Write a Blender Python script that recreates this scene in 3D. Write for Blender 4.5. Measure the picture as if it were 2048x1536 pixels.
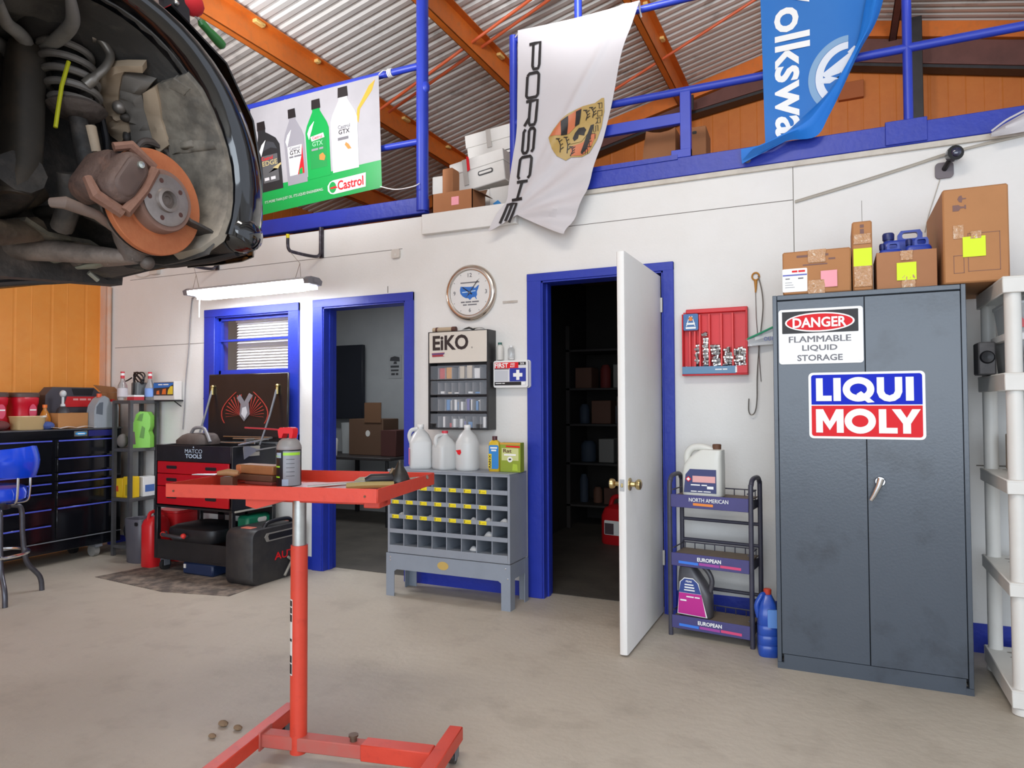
import bpy, bmesh, math, random
from mathutils import Matrix, Vector, Euler
D = bpy.data; S = bpy.context.scene; COL = S.collection
for o in list(D.objects): D.objects.remove(o)
rnd = random.Random(7)
R = math.radians

# ---------------------------------------------------------------- camera
yaw, pitch, roll = -0.43585, 0.0274, -0.0042
fwd = Vector((math.sin(yaw)*math.cos(pitch), math.cos(yaw)*math.cos(pitch), math.sin(pitch)))
rt0 = Vector((math.cos(yaw), -math.sin(yaw), 0)); up0 = rt0.cross(fwd)
rt = rt0*math.cos(roll) + up0*math.sin(roll); up = -rt0*math.sin(roll) + up0*math.cos(roll)
cd = D.cameras.new('camera'); cam = D.objects.new('camera', cd); COL.objects.link(cam)
cd.sensor_width = 36; cd.sensor_fit = 'HORIZONTAL'; cd.lens = 1388/2048*36; cd.clip_start = 0.05; cd.clip_end = 100
cam.matrix_world = Matrix(((rt.x, up.x, -fwd.x, 0), (rt.y, up.y, -fwd.y, -4.308), (rt.z, up.z, -fwd.z, 1.30), (0, 0, 0, 1)))
S.camera = cam

# ---------------------------------------------------------------- light and exposure
S.view_settings.view_transform = 'Standard'; S.view_settings.look = 'None'
S.view_settings.gamma = 1; S.view_settings.use_curve_mapping = False
S.view_settings.exposure = 0.42
wd = D.worlds.new('world'); S.world = wd; wd.use_nodes = True
bg = wd.node_tree.nodes['Background']; bg.inputs[0].default_value = (0.80, 0.87, 1.0, 1); bg.inputs[1].default_value = 0.9
def area(name, loc, target, sx, sy, power, col):
    l = D.lights.new(name, 'AREA'); l.shape = 'RECTANGLE'; l.size = sx; l.size_y = sy; l.energy = power; l.color = col
    o = D.objects.new(name, l); COL.objects.link(o); o.location = loc
    o.rotation_euler = (Vector(target)-Vector(loc)).to_track_quat('-Z', 'Y').to_euler()
    return o
area('open_bay_daylight', (0.6, -8.6, 1.9), (-1.8, 0, 1.1), 6.5, 3.0, 205, (0.80, 0.90, 1.0))
area('high_bay_lamp', (-1.0, -3.6, 4.3), (-1.6, -1.6, 0), 2.4, 0.5, 48, (1.0, 0.93, 0.84))
area('office_fill_light', (-4.3, 1.2, 2.58), (-4.3, 1.25, 0), 1.0, 0.4, 16, (0.9, 0.95, 1.0))  # added fill light, unseen, to brighten the office interior
def spot(name, loc, target, power, deg):
    l = D.lights.new(name, 'SPOT'); l.energy = power; l.spot_size = R(deg); l.spot_blend = .6; l.shadow_soft_size = .25; l.color = (.95, .97, 1.0)
    o = D.objects.new(name, l); COL.objects.link(o); o.location = loc; o.rotation_euler = (Vector(target)-Vector(loc)).to_track_quat('-Z', 'Y').to_euler()
spot('mezzanine_fill_spot', (1.0, -1.0, 4.3), (.6, 3.8, 4.35), 120, 88)  # three added spots, unseen, that brighten the roof and mezzanine wall
spot('mezzanine_fill_spot', (-1.3, -1.0, 4.3), (-1.6, 3.8, 4.5), 110, 88)
spot('mezzanine_fill_spot', (-3.6, -1.6, 3.5), (-3.4, 3.0, 4.5), 105, 95)

# ---------------------------------------------------------------- materials
def lin(h):
    h = h.lstrip('#'); c = [int(h[i:i+2], 16)/255 for i in (0, 2, 4)]
    return [x/12.92 if x <= 0.04045 else ((x+0.055)/1.055)**2.4 for x in c] + [1]
_m = {}
def M(name, hx, r=0.5, m=0.0, n=None, b=None, coat=0, emit=0, tr=0, alpha=1, spec=0.5, n2=None):
    """procedural surface: base colour, roughness, metallic, n=(scale, amount, hex of wear), b=(scale, strength)"""
    if name in _m: return _m[name]
    t = D.materials.new(name); t.use_nodes = True; N = t.node_tree.nodes; L = t.node_tree.links
    p = N['Principled BSDF']; c = lin(hx)
    p.inputs['Base Color'].default_value = c; p.inputs['Roughness'].default_value = r; p.inputs['Metallic'].default_value = m
    p.inputs['Coat Weight'].default_value = coat; p.inputs['Coat Roughness'].default_value = 0.08
    p.inputs['Transmission Weight'].default_value = tr; p.inputs['Alpha'].default_value = alpha
    p.inputs['Specular IOR Level'].default_value = spec
    if emit: p.inputs['Emission Color'].default_value = c; p.inputs['Emission Strength'].default_value = emit
    tc = N.new('ShaderNodeTexCoord') if (n or b) else None
    last = None
    for q in (n, n2):
        if not q: continue
        nz = N.new('ShaderNodeTexNoise'); nz.inputs['Scale'].default_value = q[0]; nz.inputs['Detail'].default_value = 5
        nz.inputs['Roughness'].default_value = 0.62
        L.new(tc.outputs['Object'], nz.inputs['Vector'])
        rp = N.new('ShaderNodeMapRange'); rp.inputs[1].default_value = q[3] if len(q) > 3 else 0.4; rp.inputs[2].default_value = q[4] if len(q) > 4 else 0.72
        rp.inputs[3].default_value = 0; rp.inputs[4].default_value = q[1]
        L.new(nz.outputs[0], rp.inputs[0])
        mx = N.new('ShaderNodeMix'); mx.data_type = 'RGBA'
        if last: L.new(last, mx.inputs[6])
        else: mx.inputs[6].default_value = c
        mx.inputs[7].default_value = lin(q[2]); L.new(rp.outputs[0], mx.inputs[0])
        last = mx.outputs[2]
    if last: L.new(last, p.inputs['Base Color'])
    if b:
        nz = N.new('ShaderNodeTexNoise'); nz.inputs['Scale'].default_value = b[0]; nz.inputs['Detail'].default_value = 4
        L.new(tc.outputs['Object'], nz.inputs['Vector'])
        bp = N.new('ShaderNodeBump'); bp.inputs['Strength'].default_value = b[1]; bp.inputs['Distance'].default_value = 0.02
        L.new(nz.outputs[0], bp.inputs['Height']); L.new(bp.outputs[0], p.inputs['Normal'])
    _m[name] = t; return t

white_paint = M('white_paint', 'E4E2DE', .55, n=(2.2, .16, 'BDB6A9'), b=(60, .06))
blue_paint = M('blue_paint', '2437A6', .4, n=(7, .25, '1A2880'), b=(30, .1))
rail_blue = M('rail_blue', '2B41B8', .4, n=(9, .25, '1F3092'))
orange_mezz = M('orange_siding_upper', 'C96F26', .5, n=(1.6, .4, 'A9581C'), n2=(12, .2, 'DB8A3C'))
orange_wall_lit = M('orange_siding_lit', 'EE9638', .5, n=(1.6, .35, 'D07A28'), n2=(12, .2, 'F2AE58'))  # same orange siding as upstairs, lightened to paint the shop light's glow
orange_steel = M('orange_steel', 'DA7427', .5, n=(3, .5, 'B5581D'), n2=(18, .3, '9C6A3C', .5, .7))
dark_red_steel = M('oxide_steel', '6A4038', .6, n=(5, .5, '43261F'))
black_steel = M('black_steel', '221F20', .5, n=(9, .4, '3A3536'))
roof_metal = M('galvanised_roof', 'E4E2DD', .42, .2, n=(.9, .4, 'C2BDB4'), n2=(2.6, .6, '5A544C', .56, .72))
concrete = M('concrete', 'BCB3A4', .58, n=(.8, .6, 'A59B8B'), n2=(4, .4, '8C8174', .52, .75), b=(25, .12))
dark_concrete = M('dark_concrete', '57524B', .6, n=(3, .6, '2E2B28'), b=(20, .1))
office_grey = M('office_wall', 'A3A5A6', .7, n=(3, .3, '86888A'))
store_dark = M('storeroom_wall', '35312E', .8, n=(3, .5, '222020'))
seam_grey = M('panel_seam', '77716A', .8)  # thin dark joint lines between the wall panels
black = M('black_plastic', '16161A', .45, n=(14, .3, '2A2A2D'))
gloss_black = M('gloss_black', '0B0C10', .12, coat=.6)
dark_grey = M('dark_grey', '35353A', .5, n=(10, .4, '4A4A4E'))
mid_grey = M('mid_grey', '6E7075', .5, n=(10, .3, '808288'))
white = M('white_plastic', 'E8E8E6', .4)
off_white = M('off_white', 'D9D6CF', .5, n=(6, .3, 'BFB9AE'))
red = M('red_plastic', 'C0141C', .35, n=(8, .2, '9A0F16'))
red_paint = M('red_paint', 'BE2620', .38, n=(6, .3, '9E1D18'), n2=(25, .35, '7E1A14', .55, .75))
print_red = M('print_red', 'DC1F28', .55, spec=.25)
print_blue = M('print_blue', '0A24BE', .55, spec=.2)
print_black = M('print_black', '1B1719', .5)
print_grey = M('print_grey', '6F6E73', .5)
print_white = M('print_white', 'F2F2F0', .4)
chrome = M('chrome', 'DEDEDE', .18, 1)
steel = M('brushed_steel', 'B4B3B0', .34, 1, n=(20, .3, '8D8B88'))
galv = M('galvanised_tube', 'B9BAB6', .36, .85, n=(24, .4, '8F918E'))
brass = M('satin_brass', 'C9B683', .3, 1)
cardboard = M('cardboard', 'B27C4E', .75, n=(4, .3, '9C6A40'), b=(90, .04))
pale_card = M('pale_cardboard', 'C79B6C', .75, n=(4, .3, 'AF8353'))
tape = M('clear_tape', 'B98A5E', .12, n=(45, .7, 'EADBC6', .56, .66), b=(40, .5))  # pale flecks in the colour paint glints on the tape
lime_note = M('lime_note', 'D8F01C', .6)
pink_note = M('pink_note', 'F2A0AC', .6)
yellow = M('yellow_print', 'F2DE1C', .5)
def thin_pane(name, gloss, tint=(1, 1, 1, 1)):
    """thin sheet glass: mostly clear with a weak mirror reflection"""
    t = D.materials.new(name); t.use_nodes = True; N = t.node_tree.nodes; L = t.node_tree.links; N.remove(N['Principled BSDF'])
    a = N.new('ShaderNodeBsdfTransparent'); a.inputs[0].default_value = tint; g = N.new('ShaderNodeBsdfGlossy'); g.inputs['Roughness'].default_value = .06
    m = N.new('ShaderNodeMixShader'); m.inputs[0].default_value = gloss
    L.new(a.outputs[0], m.inputs[1]); L.new(g.outputs[0], m.inputs[2]); L.new(m.outputs[0], N['Material Output'].inputs[0]); return t
glass = thin_pane('window_glass', .06); case_pane = thin_pane('cabinet_pane', .07)
clear = M('clear_plastic', 'EDEFF0', .12, tr=.85)
milky = M('milky_plastic', 'EDEFEE', .3, tr=.38)
lamp_on = M('lamp_diffuser', 'F4F8FF', .4, emit=30)
blue_plastic = M('blue_plastic', '1F3A9E', .32, n=(6, .2, '162B7A'))
green_plastic = M('green_plastic', '12894A', .38)
lime_plastic = M('lime_plastic', '86CC50', .38)
silver_plastic = M('silver_plastic', '9AA0A6', .35)
rust = M('rust', 'A8603A', .75, n=(9, .5, '8A4A2C'), b=(60, .15))
wood = M('wood', 'A26A3C', .6, n=(8, .5, '7A4B28'))
dark_wood = M('dark_wood', '6B4630', .65, n=(8, .5, '4C3020'))
rubber = M('rubber', '1C1B1B', .8)
card_dim = M('dim_cardboard', '6B4B33', .8)

# ---------------------------------------------------------------- mesh builder
def ring(z, w, d, cx=0, cy=0, p=4, n=24):
    out = []
    for i in range(n):
        a = 2*math.pi*i/n; c, s = math.cos(a), math.sin(a)
        out.append((cx+w/2*math.copysign(abs(c)**(2/p), c), cy+d/2*math.copysign(abs(s)**(2/p), s), z))
    return out
def rr(w, h, r, cx=0, cy=0, k=4):
    """rounded rectangle outline"""
    out = []
    for sx, sy, a0 in ((1, 1, 0), (-1, 1, 90), (-1, -1, 180), (1, -1, 270)):
        for i in range(k+1):
            a = R(a0+90*i/k); out.append((cx+sx*(w/2-r)+r*math.cos(a), cy+sy*(h/2-r)+r*math.sin(a)))
    return out
def oval(w, h, cx=0, cy=0, n=32):
    return [(cx+w/2*math.cos(2*math.pi*i/n), cy+h/2*math.sin(2*math.pi*i/n)) for i in range(n)]
def bez(pts, n=8):
    """smooth curve through points"""
    P = [Vector(p) for p in pts]; out = []
    for i in range(len(P)-1):
        a = P[max(i-1, 0)]; b = P[i]; c = P[i+1]; d = P[min(i+2, len(P)-1)]
        for k in range(n):
            t = k/n
            out.append(0.5*((2*b)+(c-a)*t+(2*a-5*b+4*c-d)*t*t+(3*b-a-3*c+d)*t**3))
    out.append(P[-1]); return out
_txt = {}
def glyphs(s, bold):
    if 'M' in s or 'W' in s: bold = 0
    k = (s, bold)
    if s[0] == '#' and k not in _txt:      # print too small to read: a row of dashes, one per word
        ws = [float(q) for q in s[1:].split()]; tot = sum(ws)+.8*(len(ws)-1); x = 0; vs = []; fs = []
        for w in ws:
            i = len(vs); vs += [((x+dx)/tot-.5, dy) for dx, dy in ((0, -.42), (w, -.42), (w, .42), (0, .42))]; fs.append((i, i+1, i+2, i+3)); x += w+.8
        _txt[k] = (vs, fs)
    if k not in _txt:
        c = D.curves.new('glyphs', 'FONT'); c.body = s; c.size = 1; c.offset = bold; c.resolution_u = 3
        o = D.objects.new('glyphs', c); me = D.meshes.new_from_object(o)
        vs = [v.co.copy() for v in me.vertices]; fs = [tuple(p.vertices) for p in me.polygons]
        D.objects.remove(o); D.curves.remove(c); D.meshes.remove(me)
        x0 = min(v.x for v in vs); x1 = max(v.x for v in vs); y0 = min(v.y for v in vs); y1 = max(v.y for v in vs)
        _txt[k] = ([((v.x-(x0+x1)/2)/(x1-x0), (v.y-(y0+y1)/2)/(y1-y0)) for v in vs], fs)
    return _txt[k]
class MB:
    def __init__(self, T=None): self.v = []; self.f = []; self.mi = []; self.mats = []; self.cur = 0; self.T = T or Matrix()
    def mat(self, m):
        if m not in self.mats: self.mats.append(m)
        self.cur = self.mats.index(m); return self
    def add(self, vs, fs):
        k = len(self.v); self.v += [self.T @ Vector(p) for p in vs]
        self.f += [tuple(i+k for i in f) for f in fs]; self.mi += [self.cur]*len(fs); return self
    def box(self, x0, x1, y0, y1, z0, z1, c=0):
        x0, x1 = min(x0, x1), max(x0, x1); y0, y1 = min(y0, y1), max(y0, y1); z0, z1 = min(z0, z1), max(z0, z1)
        c = min(c, .49*min(x1-x0, y1-y0, z1-z0))
        if c <= 0:
            return self.add([(x, y, z) for z in (z0, z1) for x, y in ((x0, y0), (x1, y0), (x1, y1), (x0, y1))],
                [(3, 2, 1, 0), (4, 5, 6, 7), (0, 1, 5, 4), (1, 2, 6, 5), (2, 3, 7, 6), (3, 0, 4, 7)])
        vs = []; X = (x0, x1); Y = (y0, y1); Z = (z0, z1); idx = {}
        for i in (0, 1):
            for j in (0, 1):
                for k in (0, 1):
                    sx = 1-2*i; sy = 1-2*j; sz = 1-2*k
                    for a, d in enumerate(((0, c*sy, c*sz), (c*sx, 0, c*sz), (c*sx, c*sy, 0))):
                        idx[i, j, k, a] = len(vs); vs.append((X[i]+d[0], Y[j]+d[1], Z[k]+d[2]))
        fs = []
        q = ((0, 0), (0, 1), (1, 1), (1, 0))
        for i in (0, 1):
            for a in (0, 1, 2):
                f = [idx[(i, u, w, 0) if a == 0 else (w, i, u, 1) if a == 1 else (u, w, i, 2)] for u, w in q]
                fs.append(tuple(f if i == 0 else f[::-1]) if True else None)
        for u in (0, 1):
            for w in (0, 1):
                fs.append((idx[u, w, 0, 0], idx[u, w, 1, 0], idx[u, w, 1, 1], idx[u, w, 0, 1]))
                fs.append((idx[0, u, w, 1], idx[1, u, w, 1], idx[1, u, w, 2], idx[0, u, w, 2]))
                fs.append((idx[u, 0, w, 0], idx[u, 1, w, 0], idx[u, 1, w, 2], idx[u, 0, w, 2]))
        for i in (0, 1):
            for j in (0, 1):
                for k in (0, 1): fs.append((idx[i, j, k, 0], idx[i, j, k, 1], idx[i, j, k, 2]))
        return self.add(vs, fs)
    def loft(self, rings, closed=True, caps=True):
        n = len(rings[0]); vs = [p for r_ in rings for p in r_]; fs = []
        for a in range(len(rings)-1):
            for i in range(n if closed else n-1):
                j = (i+1) % n; fs.append((a*n+i, a*n+j, (a+1)*n+j, (a+1)*n+i))
        if caps and closed:
            fs.append(tuple(reversed(range(n)))); fs.append(tuple(range((len(rings)-1)*n, len(rings)*n)))
        return self.add(vs, fs)
    def tube(self, pts, r, n=8, closed=False, caps=True, flat=1):
        P = [Vector(p) for p in pts]; rs = r if isinstance(r, (list, tuple)) else [r]*len(P)
        prev = None; rings = []
        for i, p in enumerate(P):
            if closed: t = P[(i+1) % len(P)]-P[i-1]
            else: t = P[min(i+1, len(P)-1)]-P[max(i-1, 0)]
            t.normalize()
            if prev is None:
                a = Vector((0, 0, 1)) if abs(t.z) < .9 else Vector((1, 0, 0)); u = t.cross(a).normalized()
            else: u = (prev-t*prev.dot(t)).normalized()
            prev = u; w = t.cross(u)
            rings.append([p+u*rs[i]*math.cos(2*math.pi*k/n)+w*rs[i]*flat*math.sin(2*math.pi*k/n) for k in range(n)])
        if closed: rings.append(rings[0])
        return self.loft(rings, True, caps and not closed)
    def cyl(self, a, b, r0, r1=None, n=20): return self.tube([a, b], [r0, r0 if r1 is None else r1], n)
    def lathe(self, prof, o=(0, 0, 0), axis='z', n=24):
        rings = []
        for r_, h in prof:
            q = []
            for i in range(n):
                a = 2*math.pi*i/n; u, w = r_*math.cos(a), r_*math.sin(a)
                p = (u, w, h) if axis == 'z' else (u, h, w) if axis == 'y' else (h, u, w)
                q.append((o[0]+p[0], o[1]+p[1], o[2]+p[2]))
            rings.append(q)
        return self.loft(rings)
    def prism(self, pts, a, b, axis='y'):
        g = {'y': lambda u, w, h: (u, h, w), 'z': lambda u, w, h: (u, w, h), 'x': lambda u, w, h: (h, u, w)}[axis]
        n = len(pts)
        return self.add([g(u, w, a) for u, w in pts]+[g(u, w, b) for u, w in pts],
            [tuple(range(n)), tuple(range(2*n-1, n-1, -1))]+[(i, n+i, n+(i+1) % n, (i+1) % n) for i in range(n)])
    def ball(self, c, rx, ry=None, rz=None, n=16, m=10):
        ry = ry or rx; rz = rz or rx
        return self.loft([[(c[0]+rx*math.sin(t)*math.cos(2*math.pi*i/n), c[1]+ry*math.sin(t)*math.sin(2*math.pi*i/n), c[2]-rz*math.cos(t))
            for i in range(n)] for t in [0.02+(math.pi-.04)*k/m for k in range(m+1)]])
    def sheet(self, g, th=0.002):
        """grid of points made into a thin two-sided cloth or panel"""
        a, b = len(g), len(g[0]); P = [[Vector(p) for p in row] for row in g]; vs = []
        nr = [[None]*b for _ in range(a)]
        for i in range(a):
            for j in range(b):
                u = P[min(i+1, a-1)][j]-P[max(i-1, 0)][j]; w = P[i][min(j+1, b-1)]-P[i][max(j-1, 0)]
                c = u.cross(w); nr[i][j] = c.normalized() if c.length > 1e-9 else Vector((0, -1, 0))
        for s in (1, -1):
            for i in range(a):
                for j in range(b): vs.append(P[i][j]+nr[i][j]*th/2*s)
        fs = []; o = a*b
        for i in range(a-1):
            for j in range(b-1):
                q = (i*b+j, i*b+j+1, (i+1)*b+j+1, (i+1)*b+j); fs += [q, tuple(o+k for k in reversed(q))]
        e = [i*b for i in range(a)]+[(a-1)*b+j for j in range(1, b)]+[i*b+b-1 for i in range(a-2, -1, -1)]+[j for j in range(b-2, 0, -1)]
        for k in range(len(e)): x, y = e[k], e[(k+1) % len(e)]; fs.append((x, y, o+y, o+x))
        return self.add(vs, fs)
    def text(self, s, cx, cz, w, h, y=0, bold=.012, th=.0012, fn=None, rot=0, sub=0):
        """lettering on the XZ plane facing -y, fitted to w by h"""
        vs, fs = glyphs(s, bold); c, sn = math.cos(R(rot)), math.sin(R(rot))
        bw = bold*.45 if ('M' in s or 'W' in s) else 0   # these glyphs are thickened by side by side copies
        k0 = len(vs); n0 = len(fs); e = bw*h*.9/max(w, 1e-6); sh = (0,) if not bw else (-1, -.5, 0, .5, 1)
        P = [(cx+((a*(1-2*e)+e*q)*w)*c-(b*h)*sn, cz+((a*(1-2*e)+e*q)*w)*sn+(b*h)*c) for q in sh for a, b in vs]
        fs = [tuple(i+k0*j for i in f) for j in range(len(sh)) for f in fs]
        f2 = fn or (lambda x, z: y)
        return self.add([(x, f2(x, z)-th-.00004*(i//k0), z) for i, (x, z) in enumerate(P)], fs)
    def plate(self, pts, y, th=.0015): return self.prism(pts, y-th, y)
    def obj(self, name, parent=None, mat=None, smooth=38):
        me = D.meshes.new(name); me.from_pydata([tuple(p) for p in self.v], [], self.f)
        bm = bmesh.new(); bm.from_mesh(me); bmesh.ops.recalc_face_normals(bm, faces=bm.faces[:]); bm.to_mesh(me); bm.free()
        for m in ([mat] if mat else self.mats): me.materials.append(m)
        if not mat: me.polygons.foreach_set('material_index', self.mi)
        if smooth:
            me.polygons.foreach_set('use_smooth', [True]*len(me.polygons)); me.set_sharp_from_angle(angle=R(smooth))
        me.update()
        o = D.objects.new(name, me); COL.objects.link(o)
        if parent: o.parent = parent
        return o
def tag(o, label, cat, group=None, kind=None):
    o['label'] = label; o['category'] = cat
    if group: o['group'] = group
    if kind: o['kind'] = kind
    return o
def thing(name, label, cat, loc=(0, 0, 0), rz=0, group=None, rot=None):
    o = D.objects.new(name, None); COL.objects.link(o); o.empty_display_size = .05
    o.location = loc; o.rotation_euler = rot or (0, 0, R(rz)); return tag(o, label, cat, group)
def struct(name, mb, mat=None, parent=None):
    o = mb.obj(name, parent, mat)
    if not parent: o['kind'] = 'structure'
    return o
def dup(root, loc, label, rz=None, group=None, rot=None):
    r = root.copy(); COL.objects.link(r); r.location = loc
    if rz is not None: r.rotation_euler = (0, 0, R(rz))
    if rot: r.rotation_euler = rot
    r['label'] = label
    if group: r['group'] = group
    for ch in list(root.children):
        c = ch.copy(); COL.objects.link(c); c.parent = r
        for g in ch.children:
            d = g.copy(); COL.objects.link(d); d.parent = c
    return r
def rotz(a): return Matrix.Rotation(R(a), 4, 'Z')
def at(x, y, z, rz=0): return Matrix.Translation((x, y, z)) @ Matrix.Rotation(R(rz), 4, 'Z')
# ================================================================ the building
XL, YE, RX, RZ, SL = -6.25, 3.83, 0.13, 5.33, 0.235
mb = MB(); mb.box(-7.5, 6, -9, 4.1, -.12, 0); struct('floor', mb, concrete)
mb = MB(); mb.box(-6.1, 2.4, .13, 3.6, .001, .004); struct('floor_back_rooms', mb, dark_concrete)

# partition wall with the window and the two door openings
mb = MB().mat(white_paint)
def wallbox(x0, x1, z0, z1): mb.box(x0, x1, 0, .12, z0, min(z1, 2.67))
wallbox(XL, -4.81, 0, 2.69); wallbox(-4.81, -3.97, 0, 1.06); wallbox(-4.81, -3.97, 2.055, 2.69); wallbox(-3.97, -3.645, 0, 2.69)
wallbox(-3.645, -2.86, 2.065, 2.69); wallbox(-2.86, -1.79, 0, 2.69); wallbox(-1.79, -.955, 2.125, 2.69); wallbox(-.955, 3.6, 0, 2.69)
mb.mat(seam_grey)
def seam(x0, z0, x1, z1, w=.004):
    if abs(x1-x0) > abs(z1-z0): mb.box(x0, x1, -.0012, .001, z0-w/2, z0+w/2)
    else: mb.box(x0-w/2, x0+w/2, -.0012, .001, z0, z1)
seam(-6.1, 1.83, -4.93, 1.83); seam(-.203, 2.1, -.203, 2.66); seam(-1.6, 2.47, -.205, 2.47); seam(-5.9, 2.45, -2.9, 2.45)
seam(-6.05, 2.56, -5.9, 2.56); seam(.15, 2.1, .15, 2.42, .002); seam(-3.03, 2.13, -3.03, 2.18, .006)
seam(-4.86, 1.35, -4.95, 1.35, .006); seam(.66, .965, 1.6, .965, .006)
struct('wall_back', mb)
bb = MB(); bb.box(XL, -3.73, -.006, .002, 0, .10); bb.box(-2.80, -1.87, -.006, .002, 0, .098); bb.box(-.895, 3.6, -.006, .002, 0, .15)
struct('baseboard_back', bb, blue_paint)

def siding(name, p0, p1, z0, z1fn, mat):
    """ribbed metal siding between two plan points, ribs vertical"""
    a, b = Vector(p0), Vector(p1); L = (b-a).length; t = (b-a)/L; nrm = Vector((-t.y, t.x)); s = 0; prof = []
    while s < L:
        for ds, h in ((0, 0), (.012, .003), (.02, .003), (.032, 0), (.15, 0), (.155, -.002), (.16, 0)):
            if s+ds <= L: prof.append((s+ds, h))
        s += .305
    prof.append((L, 0)); g = []
    for s, h in prof:
        q = a+t*s+nrm*h; g.append([(q.x, q.y, z0), (q.x, q.y, z1fn(q.x))])
    m_ = MB(); m_.sheet(g, .004); o = m_.obj(name, None, mat, 0); o['kind'] = 'structure'; return o
roofz = lambda x: RZ-SL*abs(x-RX)
siding('wall_left', (XL, -6), (XL, .0), 0, lambda x: 3.85, orange_wall_lit)
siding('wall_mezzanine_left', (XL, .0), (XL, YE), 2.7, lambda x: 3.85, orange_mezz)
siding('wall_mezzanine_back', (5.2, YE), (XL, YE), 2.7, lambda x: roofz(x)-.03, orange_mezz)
# pale corner post where siding and partition meet
mb = MB(); mb.box(-6.25, -6.17, -.05, 0, 0, 2.69); mb.cyl((-6.15, -.03, .9), (-6.15, -.03, 2.4), .02)
struct('trim_corner', mb, M('corner_post', 'D8A98C', .6, n=(8, .5, 'CFC6BC')))

# roof: two corrugated slopes, purlins, end rafter, ridge column
for nm, xa, xb in (('ceiling_left_slope', XL-.1, RX), ('ceiling_right_slope', RX, 5.2)):
    g = []; y = -6.2
    while y < YE+.05:
        for dy, h in ((0, 0), (.018, .016), (.042, .016), (.06, 0)): g.append([(xa, y+dy, roofz(xa)+h), (xb, y+dy, roofz(xb)+h)])
        y += .105
    m_ = MB(); m_.sheet(g, .002); struct(nm, m_, roof_metal)
foam = M('old_foam', 'D9B46A', .8)
for i, x in enumerate((-5.35, -4.1, -2.86, -1.53, -.3, .62, 1.8, 3.1)):
    m_ = MB().mat(orange_steel if x < .5 else dark_red_steel); z = roofz(x)-.012
    m_.box(x-.004, x+.004, -6, YE-.1, z-.2, z, .001); m_.box(x-.004, x+.065, -6, YE-.1, z-.006, z); m_.box(x-.065, x+.004, -6, YE-.1, z-.2, z-.194)
    m_.box(x-.065, x-.06, -6, YE-.1, z-.2, z-.182); m_.mat(foam)
    for k in range(5):
        y = -1.6+rnd.uniform(.0, .8)+k*.95; m_.box(x+.005, x+.05, y, y+rnd.uniform(.03, .12), z-.035, z-.006, .006)
    struct('ceiling_purlin', m_)
m_ = MB().mat(dark_red_steel)          # end rafter just in front of the mezzanine back wall
def band(xs, zlo, zhi, y0, y1):
    for a, b in zip(xs, xs[1:]):
        vs = [(x, y, z) for y in (y0, y1) for x, z in ((a, zlo(a)), (b, zlo(b)), (b, zhi(b)), (a, zhi(a)))]
        m_.add(vs, [(0, 1, 2, 3), (7, 6, 5, 4), (0, 4, 5, 1), (1, 5, 6, 2), (2, 6, 7, 3), (3, 7, 4, 0)])
lo = lambda x: roofz(x)-(.5 if x > -.1 else .5-.14*min(1, (-.1-x)/1.4))
band((XL, -1.5, -.1, RX, 1.6, 5.2), lo, lambda x: roofz(x)-.2, 3.72, 3.735); band((XL, -1.5, -.1, RX, 1.6, 5.2), lo, lambda x: lo(x)+.012, 3.6, 3.8)
m_.mat(black_steel); band((XL, -1.5, -.1, RX, 1.6, 5.2), lambda x: lo(x)-.03, lambda x: lo(x)+.001, 3.62, 3.78)
m_.mat(orange_steel); band((XL, RX, 5.2), lambda x: roofz(x)-.19, lambda x: roofz(x)-.03, 3.68, 3.76)
struct('ceiling_end_rafter', m_)
m_ = MB(); m_.box(.72, .83, 3.5, 3.62, 2.75, 5.1, .004); struct('trim_ridge_column', m_, black_steel)
m_ = MB(); m_.box(-1.47, -1.42, 3.45, 3.5, 4.3, 4.62); m_.box(-1.5, -1.38, 3.46, 3.49, 4.55, 4.72); struct('trim_hanger', m_, black_steel)
brace = M('brace_rod', 'C85A32', .5)
for p, q in (((-3.97, 1.35, roofz(-4.05)-.16), (-1.7, 1.05, roofz(-1.55)-.06)), ((-3.95, 1.18, roofz(-4.05)-.2), (-1.7, .85, roofz(-1.55)-.1)),
             ((-2.1, 2.75, roofz(-2.1)-.2), (.0, 2.2, roofz(0)-.12))):
    m_ = MB(); m_.tube([p, q], .014, 8); struct('ceiling_brace_rod', m_, brace)

# mezzanine deck, front beam, ledge
m_ = MB(); m_.box(XL, 5, 0.02, YE, 2.63, 2.67); struct('floor_mezzanine', m_, M('plywood', '8B6A47', .7, n=(5, .4, '6E5237')))
m_ = MB().mat(blue_paint); m_.box(XL, -2.695, -.02, .05, 2.693, 2.812, .004); m_.box(-1.995, 3.6, -.02, .05, 2.693, 2.812, .004); m_.box(-1.95, -.86, -.028, -.01, 2.80, 2.83); m_.box(.27, .47, -.03, 0, 2.7, 2.83, .003)
m_.mat(print_grey)
for x in (-.45,): m_.lathe([(.001, -.034), (.018, -.034), (.02, -.02)], (x, 0, 2.735), 'y', 14)
struct('trim_mezzanine_beam', m_)
m_ = MB(); m_.box(-1.995, 3.6, -.018, 0, 2.66, 2.692, .003); struct('trim_ledge', m_, M('ledge', 'CFC8BC', .6, n=(9, .5, 'A79D90')))
m_ = MB(); m_.box(-2.704, -1.95, -.045, 0, 2.525, 2.6715, .003); m_.mat(print_grey)
o = struct('trim_board', m_, white_paint)

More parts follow.
